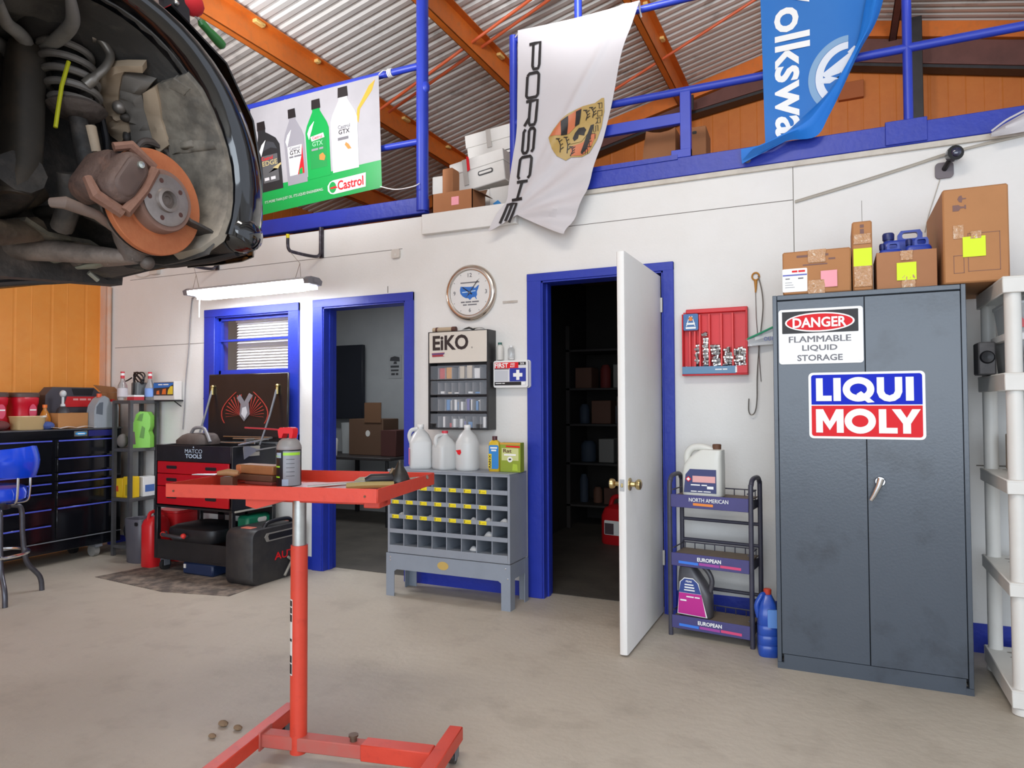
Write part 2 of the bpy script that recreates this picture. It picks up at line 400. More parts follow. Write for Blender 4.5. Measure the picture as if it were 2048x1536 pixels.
# back rooms
def room(tag_, x0, x1, y1, mat, top=2.64):
    a = MB(); a.box(x0, x1, y1, y1+.05, 0, top); struct('wall_'+tag_+'_back', a, mat)
    a = MB(); a.box(x0-.05, x0, .12, y1, 0, top); struct('wall_'+tag_+'_left', a, mat)
    a = MB(); a.box(x1, x1+.05, .12, y1, 0, top); struct('wall_'+tag_+'_right', a, mat)
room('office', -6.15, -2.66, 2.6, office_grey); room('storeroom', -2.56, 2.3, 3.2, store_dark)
a = MB(); a.box(-2.6, 2.3, .121, .13, 0, 2.6)
# (inside face of the partition seen from the rooms stays white)

# ---------------------------------------------------------------- door and window trim
def casing(name, x0, x1, z1, w, jx0, jx1, jz):
    m_ = MB()
    m_.box(x0, jx0+.004, -.02, .0, 0, z1, .003); m_.box(jx1-.004, x1, -.02, .0, 0, z1, .003); m_.box(x0, x1, -.021, .0, jz-.004, z1, .003)
    m_.box(jx0-.006, jx0+.014, -.012, .14, 0, jz); m_.box(jx1-.014, jx1+.006, -.012, .14, 0, jz); m_.box(jx0, jx1, -.012, .14, jz-.014, jz+.006)
    m_.box(jx0+.01, jx0+.024, .05, .09, 0, jz); m_.box(jx1-.024, jx1-.01, .05, .09, 0, jz)
    return struct(name, m_, blue_paint)
casing('trim_office_door', -3.735, -2.795, 2.12, .09, -3.64, -2.865, 2.06)
casing('trim_storeroom_door', -1.885, -.895, 2.172, .09, -1.785, -.958, 2.122)
win = MB(); win.box(-4.925, -4.80, -.02, 0, 1.0, 2.112, .003); win.box(-3.985, -3.875, -.02, 0, 1.0, 2.112, .003)
win.box(-4.925, -3.875, -.022, 0, 2.045, 2.112, .003); win.box(-4.925, -3.875, -.03, .03, 1.0, 1.06, .004)
for x in (-4.81, -3.99): win.box(x, x+.02, -.01, .12, 1.05, 2.06)
win.box(-4.81, -3.97, -.01, .12, 2.035, 2.055)
W1 = struct('window_1', win, blue_paint)
s = MB(); s.box(-4.79, -3.99, .02, .05, 1.50, 1.59, .004); s.box(-4.79, -3.99, .02, .05, 1.06, 1.10, .004)
s.box(-4.79, -4.765, .02, .05, 1.06, 2.035); s.box(-4.015, -3.99, .02, .05, 1.06, 2.035); s.box(-4.79, -3.99, .02, .05, 2.01, 2.035); s.box(-4.79, -3.99, .015, .05, 1.832, 1.848)
s.obj('window_sash', W1, blue_paint)
g_ = MB(); g_.box(-4.77, -4.01, .034, .038, 1.09, 2.015); g_.obj('window_pane', W1, glass)
bl = thing('window_blind', 'white horizontal slat blind closed behind the blue window', 'blind', (0, 0, 0))
m_ = MB()
z = 1.07
while z < 2.0:
    m_.add([(-4.64, .075, z), (-4.0, .075, z), (-4.0, .098, z+.026), (-4.64, .098, z+.026), (-4.64, .077, z-.002), (-4.0, .077, z-.002), (-4.0, .1, z+.024), (-4.64, .1, z+.024)],
        [(0, 1, 2, 3), (7, 6, 5, 4), (0, 4, 5, 1), (2, 6, 7, 3)]); z += .024
m_.obj('slats', bl, white); m_ = MB(); m_.box(-4.65, -3.995, .07, .11, 2.0, 2.034, .003); m_.obj('headrail', bl, white)

# ---------------------------------------------------------------- storeroom door leaf
dl = MB().mat(white_paint)
dl.prism([(-.825, -.022), (-.825, .022), (-.83, .018), (-.834, .01), (-.835, 0), (-.834, -.01), (-.83, -.018)][0:0] or
         [(-.006, -.022), (-.006, .022), (-.815, .022), (-.823, .018), (-.827, .008), (-.828, -.008), (-.824, -.018), (-.815, -.022)], .012, 2.085, 'z')
dl.T = Matrix()
door = struct('door_2', dl); door.rotation_euler = (0, 0, R(90)); door.rotation_euler = (0, 0, R(0))
me = door.data
for v in me.vertices: v.co = Vector((-1.0+v.co.y, v.co.x, v.co.z))
me.update()
k = MB()
for sgn, x in ((1, -.978), (-1, -1.022)):
    pr = [(.001, 0), (.033, 0), (.033, .006), (.014, .010), (.012, .03), (.022, .036), (.028, .046), (.027, .058), (.016, .064), (.001, .065)]
    k.lathe([(r_, sgn*h) for r_, h in pr], (x, -.765, .875), 'x', 20)
k.obj('door_knob', door, brass)
k = MB().mat(steel); k.box(-1.012, -.988, -.8295, -.8265, .845, .905); k.mat(brass); k.box(-1.006, -.994, -.833, -.826, .865, .885, .002); k.obj('latch_plate', door)
for z in (1.86, .30):
    k = MB(); k.box(-.976, -.95, -.012, -.006, z, z+.09); k.cyl((-.972, -.016, z), (-.972, -.016, z+.09), .007); k.obj('hinge', door, off_white)
# ================================================================ railing, banners and flags on the mezzanine front
rail = thing('mezzanine_railing', 'blue painted pipe railing along the mezzanine edge above the white wall', 'railing', (0, 0, 2.81))
def rpart(name, fn):
    m_ = MB(); fn(m_); return m_.obj(name, rail, rail_blue)
for x, z0, z1, r_ in ((-2.725, -.1, 1.75, .045), (-1.985, -.0, 1.03, .028), (-1.51, .0, 1.6, .026), (.385, -.1, 1.75, .024), (-5.2, -.1, 1.75, .03)):
    rpart('post', lambda m_: m_.cyl((x, 0, z0), (x, 0, z1), r_, n=14))
rpart('post', lambda m_: m_.box(-.845, -.78, -.02, .02, 0, .41, .003))
rpart('rail', lambda m_: m_.tube([(-5.2, 0, .985), (-2.72, 0, .985)], .026, 12))
rpart('rail', lambda m_: m_.tube([(-3.6, 0, .425), (-2.72, 0, .42)], .024, 12))
rpart('rail', lambda m_: m_.tube([(-1.99, 0, 1.0), (2.6, 0, .99)], .022, 12))
rpart('rail', lambda m_: m_.tube([(-2.0, 0, .42), (2.6, 0, .42)], .024, 12))
rpart('rail', lambda m_: m_.box(-2.0, -.8, -.018, .018, .215, .285, .003))
rpart('clamp', lambda m_: m_.ball((-2.69, -.01, .81), .03, .03, .045))
rpart('rail', lambda m_: m_.box(-.90, -.78, -.024, .02, .0, .05, .002))

# oil banner tied to the railing
bn = thing('oil_banner', 'grey and green vinyl oil banner with four bottles tied to the blue railing', 'banner', (-3.72, -.05, 2.9))
TL, TR, BR_, BL = (-.655, .852), (.64, .872), (.677, .012), (-.52, -.055)
def bmap(u, v): return (TL[0]*(1-u)*v+TR[0]*u*v+BR_[0]*u*(1-v)+BL[0]*(1-u)*(1-v), TL[1]*(1-u)*v+TR[1]*u*v+BR_[1]*u*(1-v)+BL[1]*(1-u)*(1-v))
bfold = lambda u, v: -.004*math.sin(3.1416*u)-.008*(1-v)
vinyl = M('banner_grey', 'A6A4A8', .35, n=(2, .5, 'BDBBBF'))
vgreen = M('banner_green', '0C9A48', .35)
def bsheet(u0, u1, v0, v1, off, mat, nu=40, nv=12, m_=None):
    m_ = (m_ or MB()).mat(mat); g = []
    for i in range(nu+1):
        row = []
        for j in range(nv+1):
            u = u0+(u1-u0)*i/nu; v = v0+(v1-v0)*j/nv; x, z = bmap(u, v); row.append((x, bfold(u, v)-off, z))
        g.append(row)
    m_.sheet(g, .0015); return m_
m_ = bsheet(0, 1, .245, 1, 0, vinyl); bsheet(0, 1, 0, .245, 0, vgreen, 40, 6, m_); m_.obj('vinyl', bn)
def bpoly(m_, pts, mat, off=.002):
    m_.mat(mat); q = []
    for u, v in pts: x, z = bmap(u, v); q.append((x, bfold(u, v)-off, z))
    n = len(q); m_.add(q, [tuple(range(n))])
def bottle_print(u, v0, w, h, body, capm, lab, words_, tilt=0, handle=False):
    m_ = MB()
    o = [(-.5, 0), (.5, 0), (.5, .60), (.42, .68), (.16, .84), (.16, .88), (-.16, .88), (-.16, .84), (-.42, .68), (-.5, .60)]
    if handle: o = [(-.5, 0), (.5, 0), (.5, .62), (.35, .72), (.05, .80), (-.08, .83), (-.08, .90), (-.42, .90), (-.42, .80), (-.5, .66)]
    f = lambda a, b: (u+a*w+tilt*b*h, v0+b*h)
    bpoly(m_, [f(a, b) for a, b in o], body, .0025)
    bpoly(m_, [f(a, b) for a, b in ((-.42, .58), (-.30, .66), (-.1, .72), (-.36, .5))], M('print_sheen', 'F4F5F5', .4), .0034)
    cx = -.25 if handle else 0
    bpoly(m_, [f(cx+a*.19, b) for a, b in ((-1, .87), (1, .87), (.9, .99), (-.9, .99))], capm, .003)
    bpoly(m_, [f(a, b) for a, b in ((-.36, .12), (.36, .12), (.36, .5), (-.36, .5))], lab, .003)
    if handle: bpoly(m_, [f(a, b) for a, b in ((-.35, .56), (-.05, .7), (.25, .66), (.38, .56), (.1, .6))], M('print_dark_grey', '3A3D42', .5), .003)
    return m_, f
def btext(m_, s, f, cx, cz, w, h, mat, off=.0045, bold=.015):
    vs, fs = glyphs(s, bold); m_.mat(mat); q = []
    for a, b in vs: u, v = f(cx+a*w, cz+b*h); x, z = bmap(u, v); q.append((x, bfold(u, v)-off, z))
    m_.add(q, fs)
pr_o = M('print_orange', 'E8823A', .5); pr_p = M('print_silver', '8F8D94', .4); pr_w = M('print_label_white', 'D2D0D2', .45)
m_, f = bottle_print(.125, .20, .19, .66, M('print_bottle_black', '24272A', .4), print_black, M('label_slate', '57585A', .5), 0, 0, True)
btext(m_, 'Castrol', f, -.1, .46, .5, .05, print_red); btext(m_, 'EDGE', f, 0, .39, .68, .07, M('print_gold', 'B9A877', .5))
bpoly(m_, [f(a, b) for a, b in ((-.1, .25), (.5, .33), (.5, .36), (.1, .31), (.35, .28))], M('print_gold', 'B9A877', .5), .004)
btext(m_, '#2 2', f, -.05, .17, .5, .05, pr_w); m_.obj('black_bottle_print', bn)
m_, f = bottle_print(.345, .205, .165, .70, pr_p, print_black, pr_w, 0, -.01)
btext(m_, 'Castrol', f, 0, .47, .5, .04, print_grey); btext(m_, 'GTX', f, 0, .415, .52, .055, print_black); btext(m_, '#4 7', f, 0, .36, .6, .025, print_grey)
bpoly(m_, [f(a, b) for a, b in ((.05, .12), (.38, .12), (.38, .5), (.3, .35))], print_red, .004); bpoly(m_, [f(a, b) for a, b in ((.12, .12), (.3, .12), (.3, .2), (.16, .18))], vgreen, .0045)
m_.obj('silver_bottle_print', bn)
m_, f = bottle_print(.525, .215, .185, .72, vgreen, print_black, M('label_green', '0A8A40', .5), 0, .01)
bpoly(m_, [f(a, b) for a, b in ((-.25, .47), (.3, .49), (.26, .55), (-.3, .53))], pr_w, .0036)
btext(m_, 'Castrol', f, 0, .51, .42, .04, print_red); btext(m_, 'GTX', f, 0, .43, .45, .06, M('label_pale_green', '8FCBA0', .5)); btext(m_, '#5 3', f, -.02, .36, .5, .03, pr_p)
bpoly(m_, [f(a, b) for a, b in ((.05, .22), (.25, .2), (.3, .25), (.2, .3), (.05, .28))], pr_o, .004); m_.obj('green_bottle_print', bn)
m_, f = bottle_print(.735, .225, .2, .76, pr_w, print_black, M('label_pale', 'C8C5C8', .45), 0, .005)
btext(m_, 'Castrol', f, 0, .52, .45, .045, print_grey); btext(m_, 'GTX', f, 0, .46, .42, .055, print_black); btext(m_, '#8', f, -.05, .38, .4, .04, print_grey)
bpoly(m_, [f(a, b) for a, b in ((0, .30), (.12, .24), (.25, .24), (.15, .30), (.05, .33))], pr_o, .004); m_.obj('white_bottle_print', bn)
m_ = MB(); bpoly(m_, [(.83, .66), (.84, .75), (.93, .93), (.975, .97), (.95, .88), (.86, .74), (.845, .62)], M('print_splash', 'D9A23A', .4)); m_.obj('oil_splash_print', bn)
m_ = MB()
idf = lambda a, b: (a, b)
bpoly(m_, [(.585, .075), (.605, .045), (.63, .035), (.88, .04), (.885, .165), (.63, .16), (.605, .15), (.585, .12)], pr_w, .003)
bpoly(m_, [(.625+.028*math.cos(a*.3491), .098+.05*math.sin(a*.3491)) for a in range(18)], vgreen, .0036)
bpoly(m_, [(.605, .10), (.65, .105), (.665, .085), (.61, .085)], print_red, .0042)
btext(m_, 'Castrol', idf, .765, .102, .20, .085, print_red, .0046, .02)
btext(m_, "IT'S MORE THAN JUST OIL. IT'S LIQUID ENGINEERING.", idf, .30, .10, .5, .032, pr_w, .0046, .012)
m_.obj('banner_lettering', bn)
m_ = MB()
m_.tube([(.655, -.02, .865), (.68, -.0, .90), (.70, .05, .915)], .004, 6)
for k in range(3): m_.tube([(.70+.014*k+.03*math.cos(a*.5236)*0, .05+.03*math.cos(a*.5236), .895+.03*math.sin(a*.5236)) for a in range(12)], .005, 6, True)
m_.tube(bez([(.665, -.012, .02), (.8, -.01, -.02), (.97, -.04, -.03), (1.0, .0, .0)], 5), .004, 6); m_.tube([(-.3, .01, .83), (-.31, .04, .9)], .003, 6)
m_.obj('tie_cord', bn, print_white)

# white flag with shield crest
fl = thing('white_flag', 'white flag with black lettering and a gold shield crest hanging from the railing', 'flag', (0, 0, 2.4))
Lc = bez([(-1.916, 3.83, 0), (-1.925, 3.22, 0), (-1.955, 2.95, 0), (-1.985, 2.75, 0), (-2.0, 2.67, 0), (-2.07, 2.59, 0), (-2.13, 2.475, 0)], 8)
Rc = bez([(-1.075, 3.825, 0), (-1.13, 3.68, 0), (-1.20, 3.50, 0), (-1.274, 3.146, 0), (-1.367, 2.827, 0), (-1.45, 2.6, 0), (-1.566, 2.386, 0)], 8)
def ffold(x, z):
    t = max(0, min(1, (3.15-z)/.75)); e = max(0, min(1, (x+1.95)/.3))
    k = (x+2.0)*1.0-(z-2.52)*.62          # fan of folds running out from the knot
    ang = math.atan2(z-2.55, x+2.0)       # folds fan out from the knot
    f = math.sin(ang*17+.6)
    f = math.copysign(abs(f)**.7, f)
    rr_ = math.hypot(x+2.0, z-2.55)
    return -.075-.03*t-.042*t**.7*e*(.5+.5*f)*min(1, .25+rr_*2.2)+.016*math.sin((x+z*.8)*14)*max(0, (3.83-z)/1.4)*.4-.014*math.exp(-((x-(-1.93+.62*(z-2.6)))/.03)**2)*max(0, min(1, (z-2.6)*2))
NV = len(Lc)-1; g = []
for i in range(NV+1):
    row = []
    for j in range(61):
        u = j/60; x = Lc[i].x*(1-u)+Rc[i].x*u; z = Lc[i].y*(1-u)+Rc[i].y*u
        if i > NV*.8:                          # hem drawn up at the knot
            z += .125*((i/NV)-.8)/.2*max(0, 1-((.36-u)/.34 if u < .36 else (u-.36)/.62))**1.15
        z += -.012*math.sin(u*math.pi)*(1-i/NV)
        row.append((x, ffold(x, z), z-2.4))
    g.append(row)
flag_white = M('flag_cloth', 'CBC7C9', .75, n=(3, .2, 'BCB7BA'))
m_ = MB(); m_.sheet(g, .003); m_.obj('cloth', fl, flag_white)
def cloth_poly(m_, pts, off=.009):
    """pattern printed on the cloth, cut in strips so that it follows the folds"""
    v = [Vector((x, z, 0)) for x, z in pts]; bm = bmesh.new(); fv = [bm.verts.new(p) for p in v]; bm.faces.new(fv)
    bmesh.ops.triangulate(bm, faces=bm.faces[:])
    for _ in range(3):
        es = [e for e in bm.edges if e.calc_length() > .03]
        if not es: break
        bmesh.ops.subdivide_edges(bm, edges=es, cuts=1); bmesh.ops.triangulate(bm, faces=[f for f in bm.faces if len(f.verts) > 3])
    bm.verts.index_update()
    m_.add([(w.co.x, ffold(w.co.x, w.co.y)-off, w.co.y-2.4) for w in bm.verts], [tuple(q.index for q in f.verts) for f in bm.faces]); bm.free()
def stroke(m_, pts, w, closed=False, off=.010):
    P = [Vector((p[0], p[1], 0)) for p in pts]; n = len(P); A = []; B = []
    for i in range(n):
        a = P[i-1] if (closed or i) else P[i]; b = P[(i+1) % n] if (closed or i < n-1) else P[i]
        t = (b-a).normalized(); q = Vector((-t.y, t.x, 0))*w/2; A.append(P[i]+q); B.append(P[i]-q)
    vs = [(p.x, ffold(p.x, p.y)-off, p.y-2.4) for p in A+B]; fs = [(i, (i+1) % n, n+(i+1) % n, n+i) for i in range(n if closed else n-1)]
    m_.add(vs, fs)
# block letters read from top to bottom: local a runs down the flag, b runs to the right
def letters(seq, m_):
    for ch, (x0, z0, x1, z1, w) in seq:
        # cell: top (x0,z0) to bottom (x1,z1), width w (to the left of the baseline seen from above)
        def P(a, b): return (x0+(x1-x0)*a+w*b, z0+(z1-z0)*a)
        S_ = {'P': [[(0, 0), (0, 1), (.86, 1), (1, .9), (1, .5), (.86, .38), (0, .38)]],
              'O': [[(.1, 0), (0, .15), (0, .85), (.1, 1), (.9, 1), (1, .85), (1, .15), (.9, 0), (.1, 0)]],
              'R': [[(0, 0), (0, 1), (.86, 1), (1, .9), (1, .5), (.86, .38), (0, .38)], [(.7, .38), (1, 0)]],
              'S': [[(1, .85), (.88, 1), (.1, 1), (0, .85), (0, .6), (.1, .48), (.88, .52), (1, .4), (1, .15), (.88, 0), (.1, 0), (0, .15)]],
              'C': [[(1, .85), (.88, 1), (.1, 1), (0, .85), (0, .15), (.1, 0), (.88, 0), (1, .15)]],
              'H': [[(0, 0), (0, 1)], [(1, 0), (1, 1)], [(0, .5), (1, .5)]],
              'E': [[(1, 1), (0, 1), (0, 0), (1, 0)], [(0, .5), (.9, .5)]]}[ch]
        for q in S_: stroke(m_, [P(a, b) for k_ in range(len(q)-1) for a, b in [(q[k_][0]+(q[k_+1][0]-q[k_][0])*t, q[k_][1]+(q[k_+1][1]-q[k_][1])*t) for t in (0, .5)]]+[P(*q[-1])], .0195)
m_ = MB()
letters([('P', (-1.828, 3.708, -1.838, 3.535, .08)), ('O', (-1.842, 3.51, -1.852, 3.345, .083)), ('R', (-1.852, 3.322, -1.868, 3.16, .082)),
    ('S', (-1.871, 3.137, -1.884, 2.975, .083)), ('C', (-1.894, 2.948, -1.909, 2.80, .085)), ('H', (-1.915, 2.78, -1.955, 2.665, .08)), ('E', (-1.985, 2.64, -2.04, 2.515, .066))], m_)
m_.obj('lettering', fl, print_black)
gold = M('crest_gold', 'B39657', .45); crest_or = M('crest_orange', 'C8714A', .5)
SH = [(-1.69, 3.05), (-1.655, 3.10), (-1.604, 3.153), (-1.55, 3.188), (-1.505, 3.207), (-1.453, 3.220), (-1.37, 3.224), (-1.325, 3.248), (-1.309, 3.246), (-1.308, 3.16), (-1.326, 3.064), (-1.36, 2.98), (-1.409, 2.901),
      (-1.456, 2.884), (-1.53, 2.893), (-1.568, 2.877), (-1.625, 2.912), (-1.663, 2.968)]
m_ = MB().mat(gold); cloth_poly(m_, SH, .008)
cl = [(p[0]*.985+.015*-1.5, p[1]*.98+.02*3.05) for p in SH]
m_.mat(crest_or)
cloth_poly(m_, [(-1.68, 3.055), (-1.604, 3.145), (-1.505, 3.197), (-1.462, 3.21), (-1.475, 3.115), (-1.545, 3.05)], .0105)
cloth_poly(m_, [(-1.40, 3.03), (-1.362, 3.02), (-1.41, 2.92), (-1.455, 2.893), (-1.535, 2.902), (-1.53, 2.96), (-1.45, 2.98)], .0105)
m_.mat(print_black)
for q in ([(-1.60, 3.142), (-1.552, 3.172), (-1.556, 3.045), (-1.60, 3.047)], [(-1.50, 3.192), (-1.462, 3.203), (-1.475, 3.105), (-1.505, 3.09)],
          [(-1.405, 3.08), (-1.375, 3.085), (-1.425, 2.93), (-1.46, 2.90), (-1.465, 2.915)]): cloth_poly(m_, q, .013)
m_.mat(gold); cloth_poly(m_, [(-1.545, 3.035), (-1.50, 3.085), (-1.43, 3.11), (-1.395, 3.085), (-1.42, 3.03), (-1.46, 2.985), (-1.53, 2.975)], .0145)
m_.mat(print_black)
cloth_poly(m_, [(-1.505, 2.99), (-1.48, 3.005), (-1.475, 3.03), (-1.44, 3.02), (-1.435, 3.04), (-1.46, 3.045), (-1.455, 3.06), (-1.425, 3.055), (-1.44, 3.075), (-1.475, 3.075), (-1.50, 3.045), (-1.515, 3.01)], .017)
for a, b, c, d in ((-1.62, 3.03, -1.60, 2.93), (-1.565, 3.03, -1.555, 2.92), (-1.435, 3.19, -1.43, 3.12), (-1.395, 3.20, -1.385, 3.13), (-1.525, 2.96, -1.535, 2.90)):
    stroke(m_, [(a, b), ((a+c)/2+.012, (b+d)/2), (c, d)], .006, off=.013)
    for t in (.25, .55, .8): x, z = a+(c-a)*t+.008, b+(d-b)*t; stroke(m_, [(x, z), (x+.02, z+.012)], .005, off=.013)
    stroke(m_, [(a-.014, b), (a+.014, b-.004)], .006, off=.013)
for k_, ch in enumerate('PORSCHE'):
    z = 3.215-.047*k_; x = -1.352-.012*max(0, k_-1)-.004*max(0, k_-2)**1.6
    letters_w = .030
    S2 = {'P': [[(0, 0), (0, 1), (.9, 1), (.9, .4), (0, .4)]], 'O': [[(0, 0), (0, 1), (1, 1), (1, 0), (0, 0)]], 'R': [[(0, 0), (0, 1), (.9, 1), (.9, .4), (0, .4)], [(.6, .4), (1, 0)]],
          'S': [[(1, 1), (0, 1), (0, .5), (1, .5), (1, 0), (0, 0)]], 'C': [[(1, 1), (0, 1), (0, 0), (1, 0)]], 'H': [[(0, 0), (0, 1)], [(1, 0), (1, 1)], [(0, .5), (1, .5)]], 'E': [[(1, 1), (0, 1), (0, 0), (1, 0)], [(0, .5), (1, .5)]]}[ch]
    for q in S2: stroke(m_, [(x+b*letters_w, z-a*.036) for a, b in q], .0042, off=.014)
m_.obj('crest', fl)
m_ = MB(); m_.tube([(-1.08, -.07, 1.42), (-1.09, -.02, 1.40), (-1.09, .02, 1.37)], .006, 6); m_.tube([(-1.915, -.06, 1.42), (-1.96, -.02, 1.42)], .006, 6); m_.obj('tie_cord', fl, print_white)

# blue flag with its corner folded over
f2 = thing('blue_flag', 'blue flag with white sideways lettering and its right edge curled over', 'flag', (0, 0, 2.6))
flag_blue = M('flag_blue', '1D6FC0', .6, n=(2.5, .25, '3A86CC')); flag_blue_back = M('flag_blue_back', '0F74D2', .55, n=(4, .3, '2F8EDF'))
def bfold2(x, z): return -.06+.012*math.sin(x*11+z*3)-.01*math.sin(z*5)
EDGE = [(.27, 4.2), (.235, 3.7), (.19, 3.515), (.155, 3.334), (.115, 3.217), (.027, 3.075), (-.06, 2.985), (-.151, 2.908), (-.249, 2.826), (-.345, 2.785)]
E1 = bez([(x, z, 0) for x, z in EDGE], 6)
g = [[(-.375+.03*(4.2-p.y)/1.4*(1-j/20)+(p.x+.02+.375-.03*(4.2-p.y)/1.4)*j/20, bfold2(-.37+(p.x+.39)*j/20, p.y), p.y-2.6) for j in range(21)] for p in E1]
m_ = MB(); m_.sheet(g, .003); m_.obj('cloth', f2, flag_blue)
OUT = bez([(.31, 4.2, 0), (.30, 3.7, 0), (.269, 3.495, 0), (.226, 3.361, 0), (.153, 3.232, 0), (.066, 3.045, 0), (-.009, 2.897, 0), (-.078, 2.790, 0), (-.229, 2.785, 0), (-.38, 2.735, 0)], 6)
OUT[-1] = Vector((-.47, 2.71, 0))
g = []
for p, q in zip(E1, OUT):
    row = []
    for j in range(9):
        t = j/8; x = p.x+(q.x-p.x)*t; z = p.y+(q.y-p.y)*t
        row.append((x, bfold2(p.x, p.y)-.012-.055*math.sin(math.pi*min(1, t*.9+.05))-.008*math.sin(9*t+6*z), z-2.6))
    g.append(row)
m_ = MB(); m_.sheet(g, .003)
m_.sheet([[(-.48, -.075, .185), (-.34, -.085, .19), (-.2, -.10, .2)], [(-.48, -.07, .14), (-.38, -.09, .155), (-.22, -.105, .19)], [(-.475, -.07, .10), (-.42, -.08, .12), (-.25, -.1, .178)]], .003)
m_.obj('curled_edge', f2, flag_blue_back)
m_ = MB().mat(print_white)
vs, fs = glyphs('Volkswa', .02)
m_.add([(-.195+b*.19, bfold2(-.195+b*.19, 3.3-a*.94)-.004, 3.292-a*.94-2.6) for a, b in vs], fs)
m_.obj('lettering', f2)
m_ = MB()
def ringp(m_, cx, cz, rx, rz_, w, a0, a1, mat, off):
    m_.mat(mat); n = 40; P = []
    for i in range(n+1):
        a = R(a0+(a1-a0)*i/n)
        for k in (1, -1): x = cx+(rx+k*w/2)*math.cos(a); z = cz+(rz_+k*w/2)*math.sin(a); P.append((x, bfold2(x, z)-off, z-2.6))
    m_.add(P, [(2*i, 2*i+1, 2*i+3, 2*i+2) for i in range(n)])
em_pale = M('emblem_pale', '7FA7CC', .5); em_white = M('emblem_white', 'DCE3EC', .45)
ringp(m_, .09, 3.12, .185, .20, .035, 88, 232, em_pale, .004); ringp(m_, .09, 3.12, .145, .16, .04, 88, 228, em_white, .005)
m_.mat(em_white)
for q in ([(-.045, 3.145), (.10, 3.235), (.125, 3.23), (.12, 3.20), (.05, 3.13), (-.02, 3.12)], [(-.055, 3.12), (.0, 3.125), (.05, 3.10), (.06, 3.115), (.0, 3.085), (-.05, 3.095)],
          [(.05, 3.15), (.10, 3.20), (.12, 3.19), (.06, 3.12)], [(.09, 3.24), (.125, 3.27), (.14, 3.255), (.11, 3.22)]):
    m_.add([(x, bfold2(x, z)-.006, z-2.6) for x, z in q], [tuple(range(len(q)))])
m_.obj('round_emblem', f2)

# third flag just entering at the right
f3 = thing('draped_flag', 'folded white flag draped over the blue beam at far right', 'flag', (.95, -.06, 2.66))
g = [[(x, -.02-.02*math.sin(7*x+5*t)-.02*t, zz*(1-t)+(.0+.012*math.sin(5*x))*t) for t in (0, .2, .4, .6, .8, 1)] for x, zz in ((-.21, .012), (-.15, .05), (-.1, .075), (0, .12), (.1, .17), (.25, .24), (.45, .35))]
m_ = MB(); m_.sheet(g, .004); m_.obj('cloth', f3, flag_white); m_ = MB(); m_.tube(bez([(-.21, -.05, .012), (-.15, -.055, .054), (-.1, -.055, .078), (0, -.055, .124), (.1, -.055, .174), (.25, -.06, .245), (.45, -.06, .355)], 4), .005, 6); m_.obj('hem', f3, flag_white)

# ---------------------------------------------------------------- boxes stored on the mezzanine
def carton(name, label, loc, w, d, h, rz=0, mat=None, cat='box', group=None, lid=True, rot=None):
    t = thing(name, label, cat, loc, rz, group, rot)
    m_ = MB(); m_.box(-w/2, w/2, -d/2, d/2, 0, h, .006); m_.obj('carton', t, mat or cardboard)
    return t
def add(t, name, fn, mat=None):
    m_ = MB(); fn(m_); return m_.obj(name, t, mat)
box_white = M('white_carton', 'D6D2CC', .7, n=(5, .3, 'BDB6AC')); box_kraft = M('mezz_kraft', 'A86F47', .75, n=(4, .3, '8F5C38'))
ZM = 2.672
t = thing('open_carton', 'low open brown carton with a pink note at the mezzanine edge', 'box', (-2.475, .10, ZM))
m_ = MB(); m_.box(-.165, .165, -.10, -.094, 0, .15); m_.box(-.165, .165, .094, .10, 0, .15); m_.box(-.165, -.159, -.10, .10, 0, .15); m_.box(.159, .165, -.10, .10, 0, .15); m_.box(-.165, .165, -.10, .10, 0, .006); m_.obj('carton', t, box_kraft)
m_ = MB(); m_.box(-.03, .165, -.002, .002, 0, .07); o = m_.obj('flap', t, card_dim); o.location = (0, .095, .148); o.rotation_euler = (R(-35), 0, 0)
m_ = MB(); m_.box(-.002, .002, -.09, .09, 0, .07); o = m_.obj('flap', t, card_dim); o.location = (.166, 0, .148); o.rotation_euler = (0, R(115), 0)
add(t, 'note', lambda m_: m_.box(-.005, .055, -.1025, -.1005, .05, .11), pink_note)
def slot(m_, x, y, z): m_.mat(print_black); m_.prism(rr(.13, .035, .015, x, z), y-.002, y, 'y'); m_.mat(box_white); m_.prism(rr(.11, .018, .008, x, z), y-.003, y, 'y')
grey_tape = M('grey_tape', 'B7B0A8', .3)
t = carton('white_carton', 'tilted white carton with handle slot leaning on the cartons below', (-2.43, .47, 2.945), .46, .26, .235, 0, box_white, rot=(0, R(-7), R(-2)))
add(t, 'handle_slot', lambda m_: slot(m_, .07, -.134, .10)); add(t, 'lid', lambda m_: m_.box(-.237, .237, -.136, .136, .15, .24, .004), box_white)
add(t, 'tape', lambda m_: m_.box(-.12, -.08, -.139, -.136, .04, .242), grey_tape); add(t, 'red_tag', lambda m_: m_.prism([(-.08, .14), (-.055, .15), (-.055, .25), (-.075, .26)], -.143, -.141), print_red)
t = carton('white_carton', 'white carton with red tape at the top of the mezzanine pile', (-2.42, .66, 3.215), .42, .26, .24, 0, box_white, rot=(0, R(-6), R(2)))
add(t, 'handle_slot', lambda m_: slot(m_, .14, -.134, .03)); add(t, 'lid', lambda m_: m_.box(-.217, .217, -.136, .136, .14, .245, .004), box_white)
add(t, 'tape', lambda m_: m_.box(-.03, .01, -.139, -.136, .1, .246), grey_tape)
t.children[0].name = 'carton'
add(t, 'red_tape', lambda m_: m_.prism([(.05, .04), (.10, .06), (.13, -.02), (.15, -.12), (.12, -.2), (.10, -.1), (.10, -.02)], -.143, -.137), print_red)
t = carton('white_carton', 'white carton with blue arrow print between open carton and flag', (-2.16, .36, ZM), .27, .24, .22, -3, box_white)
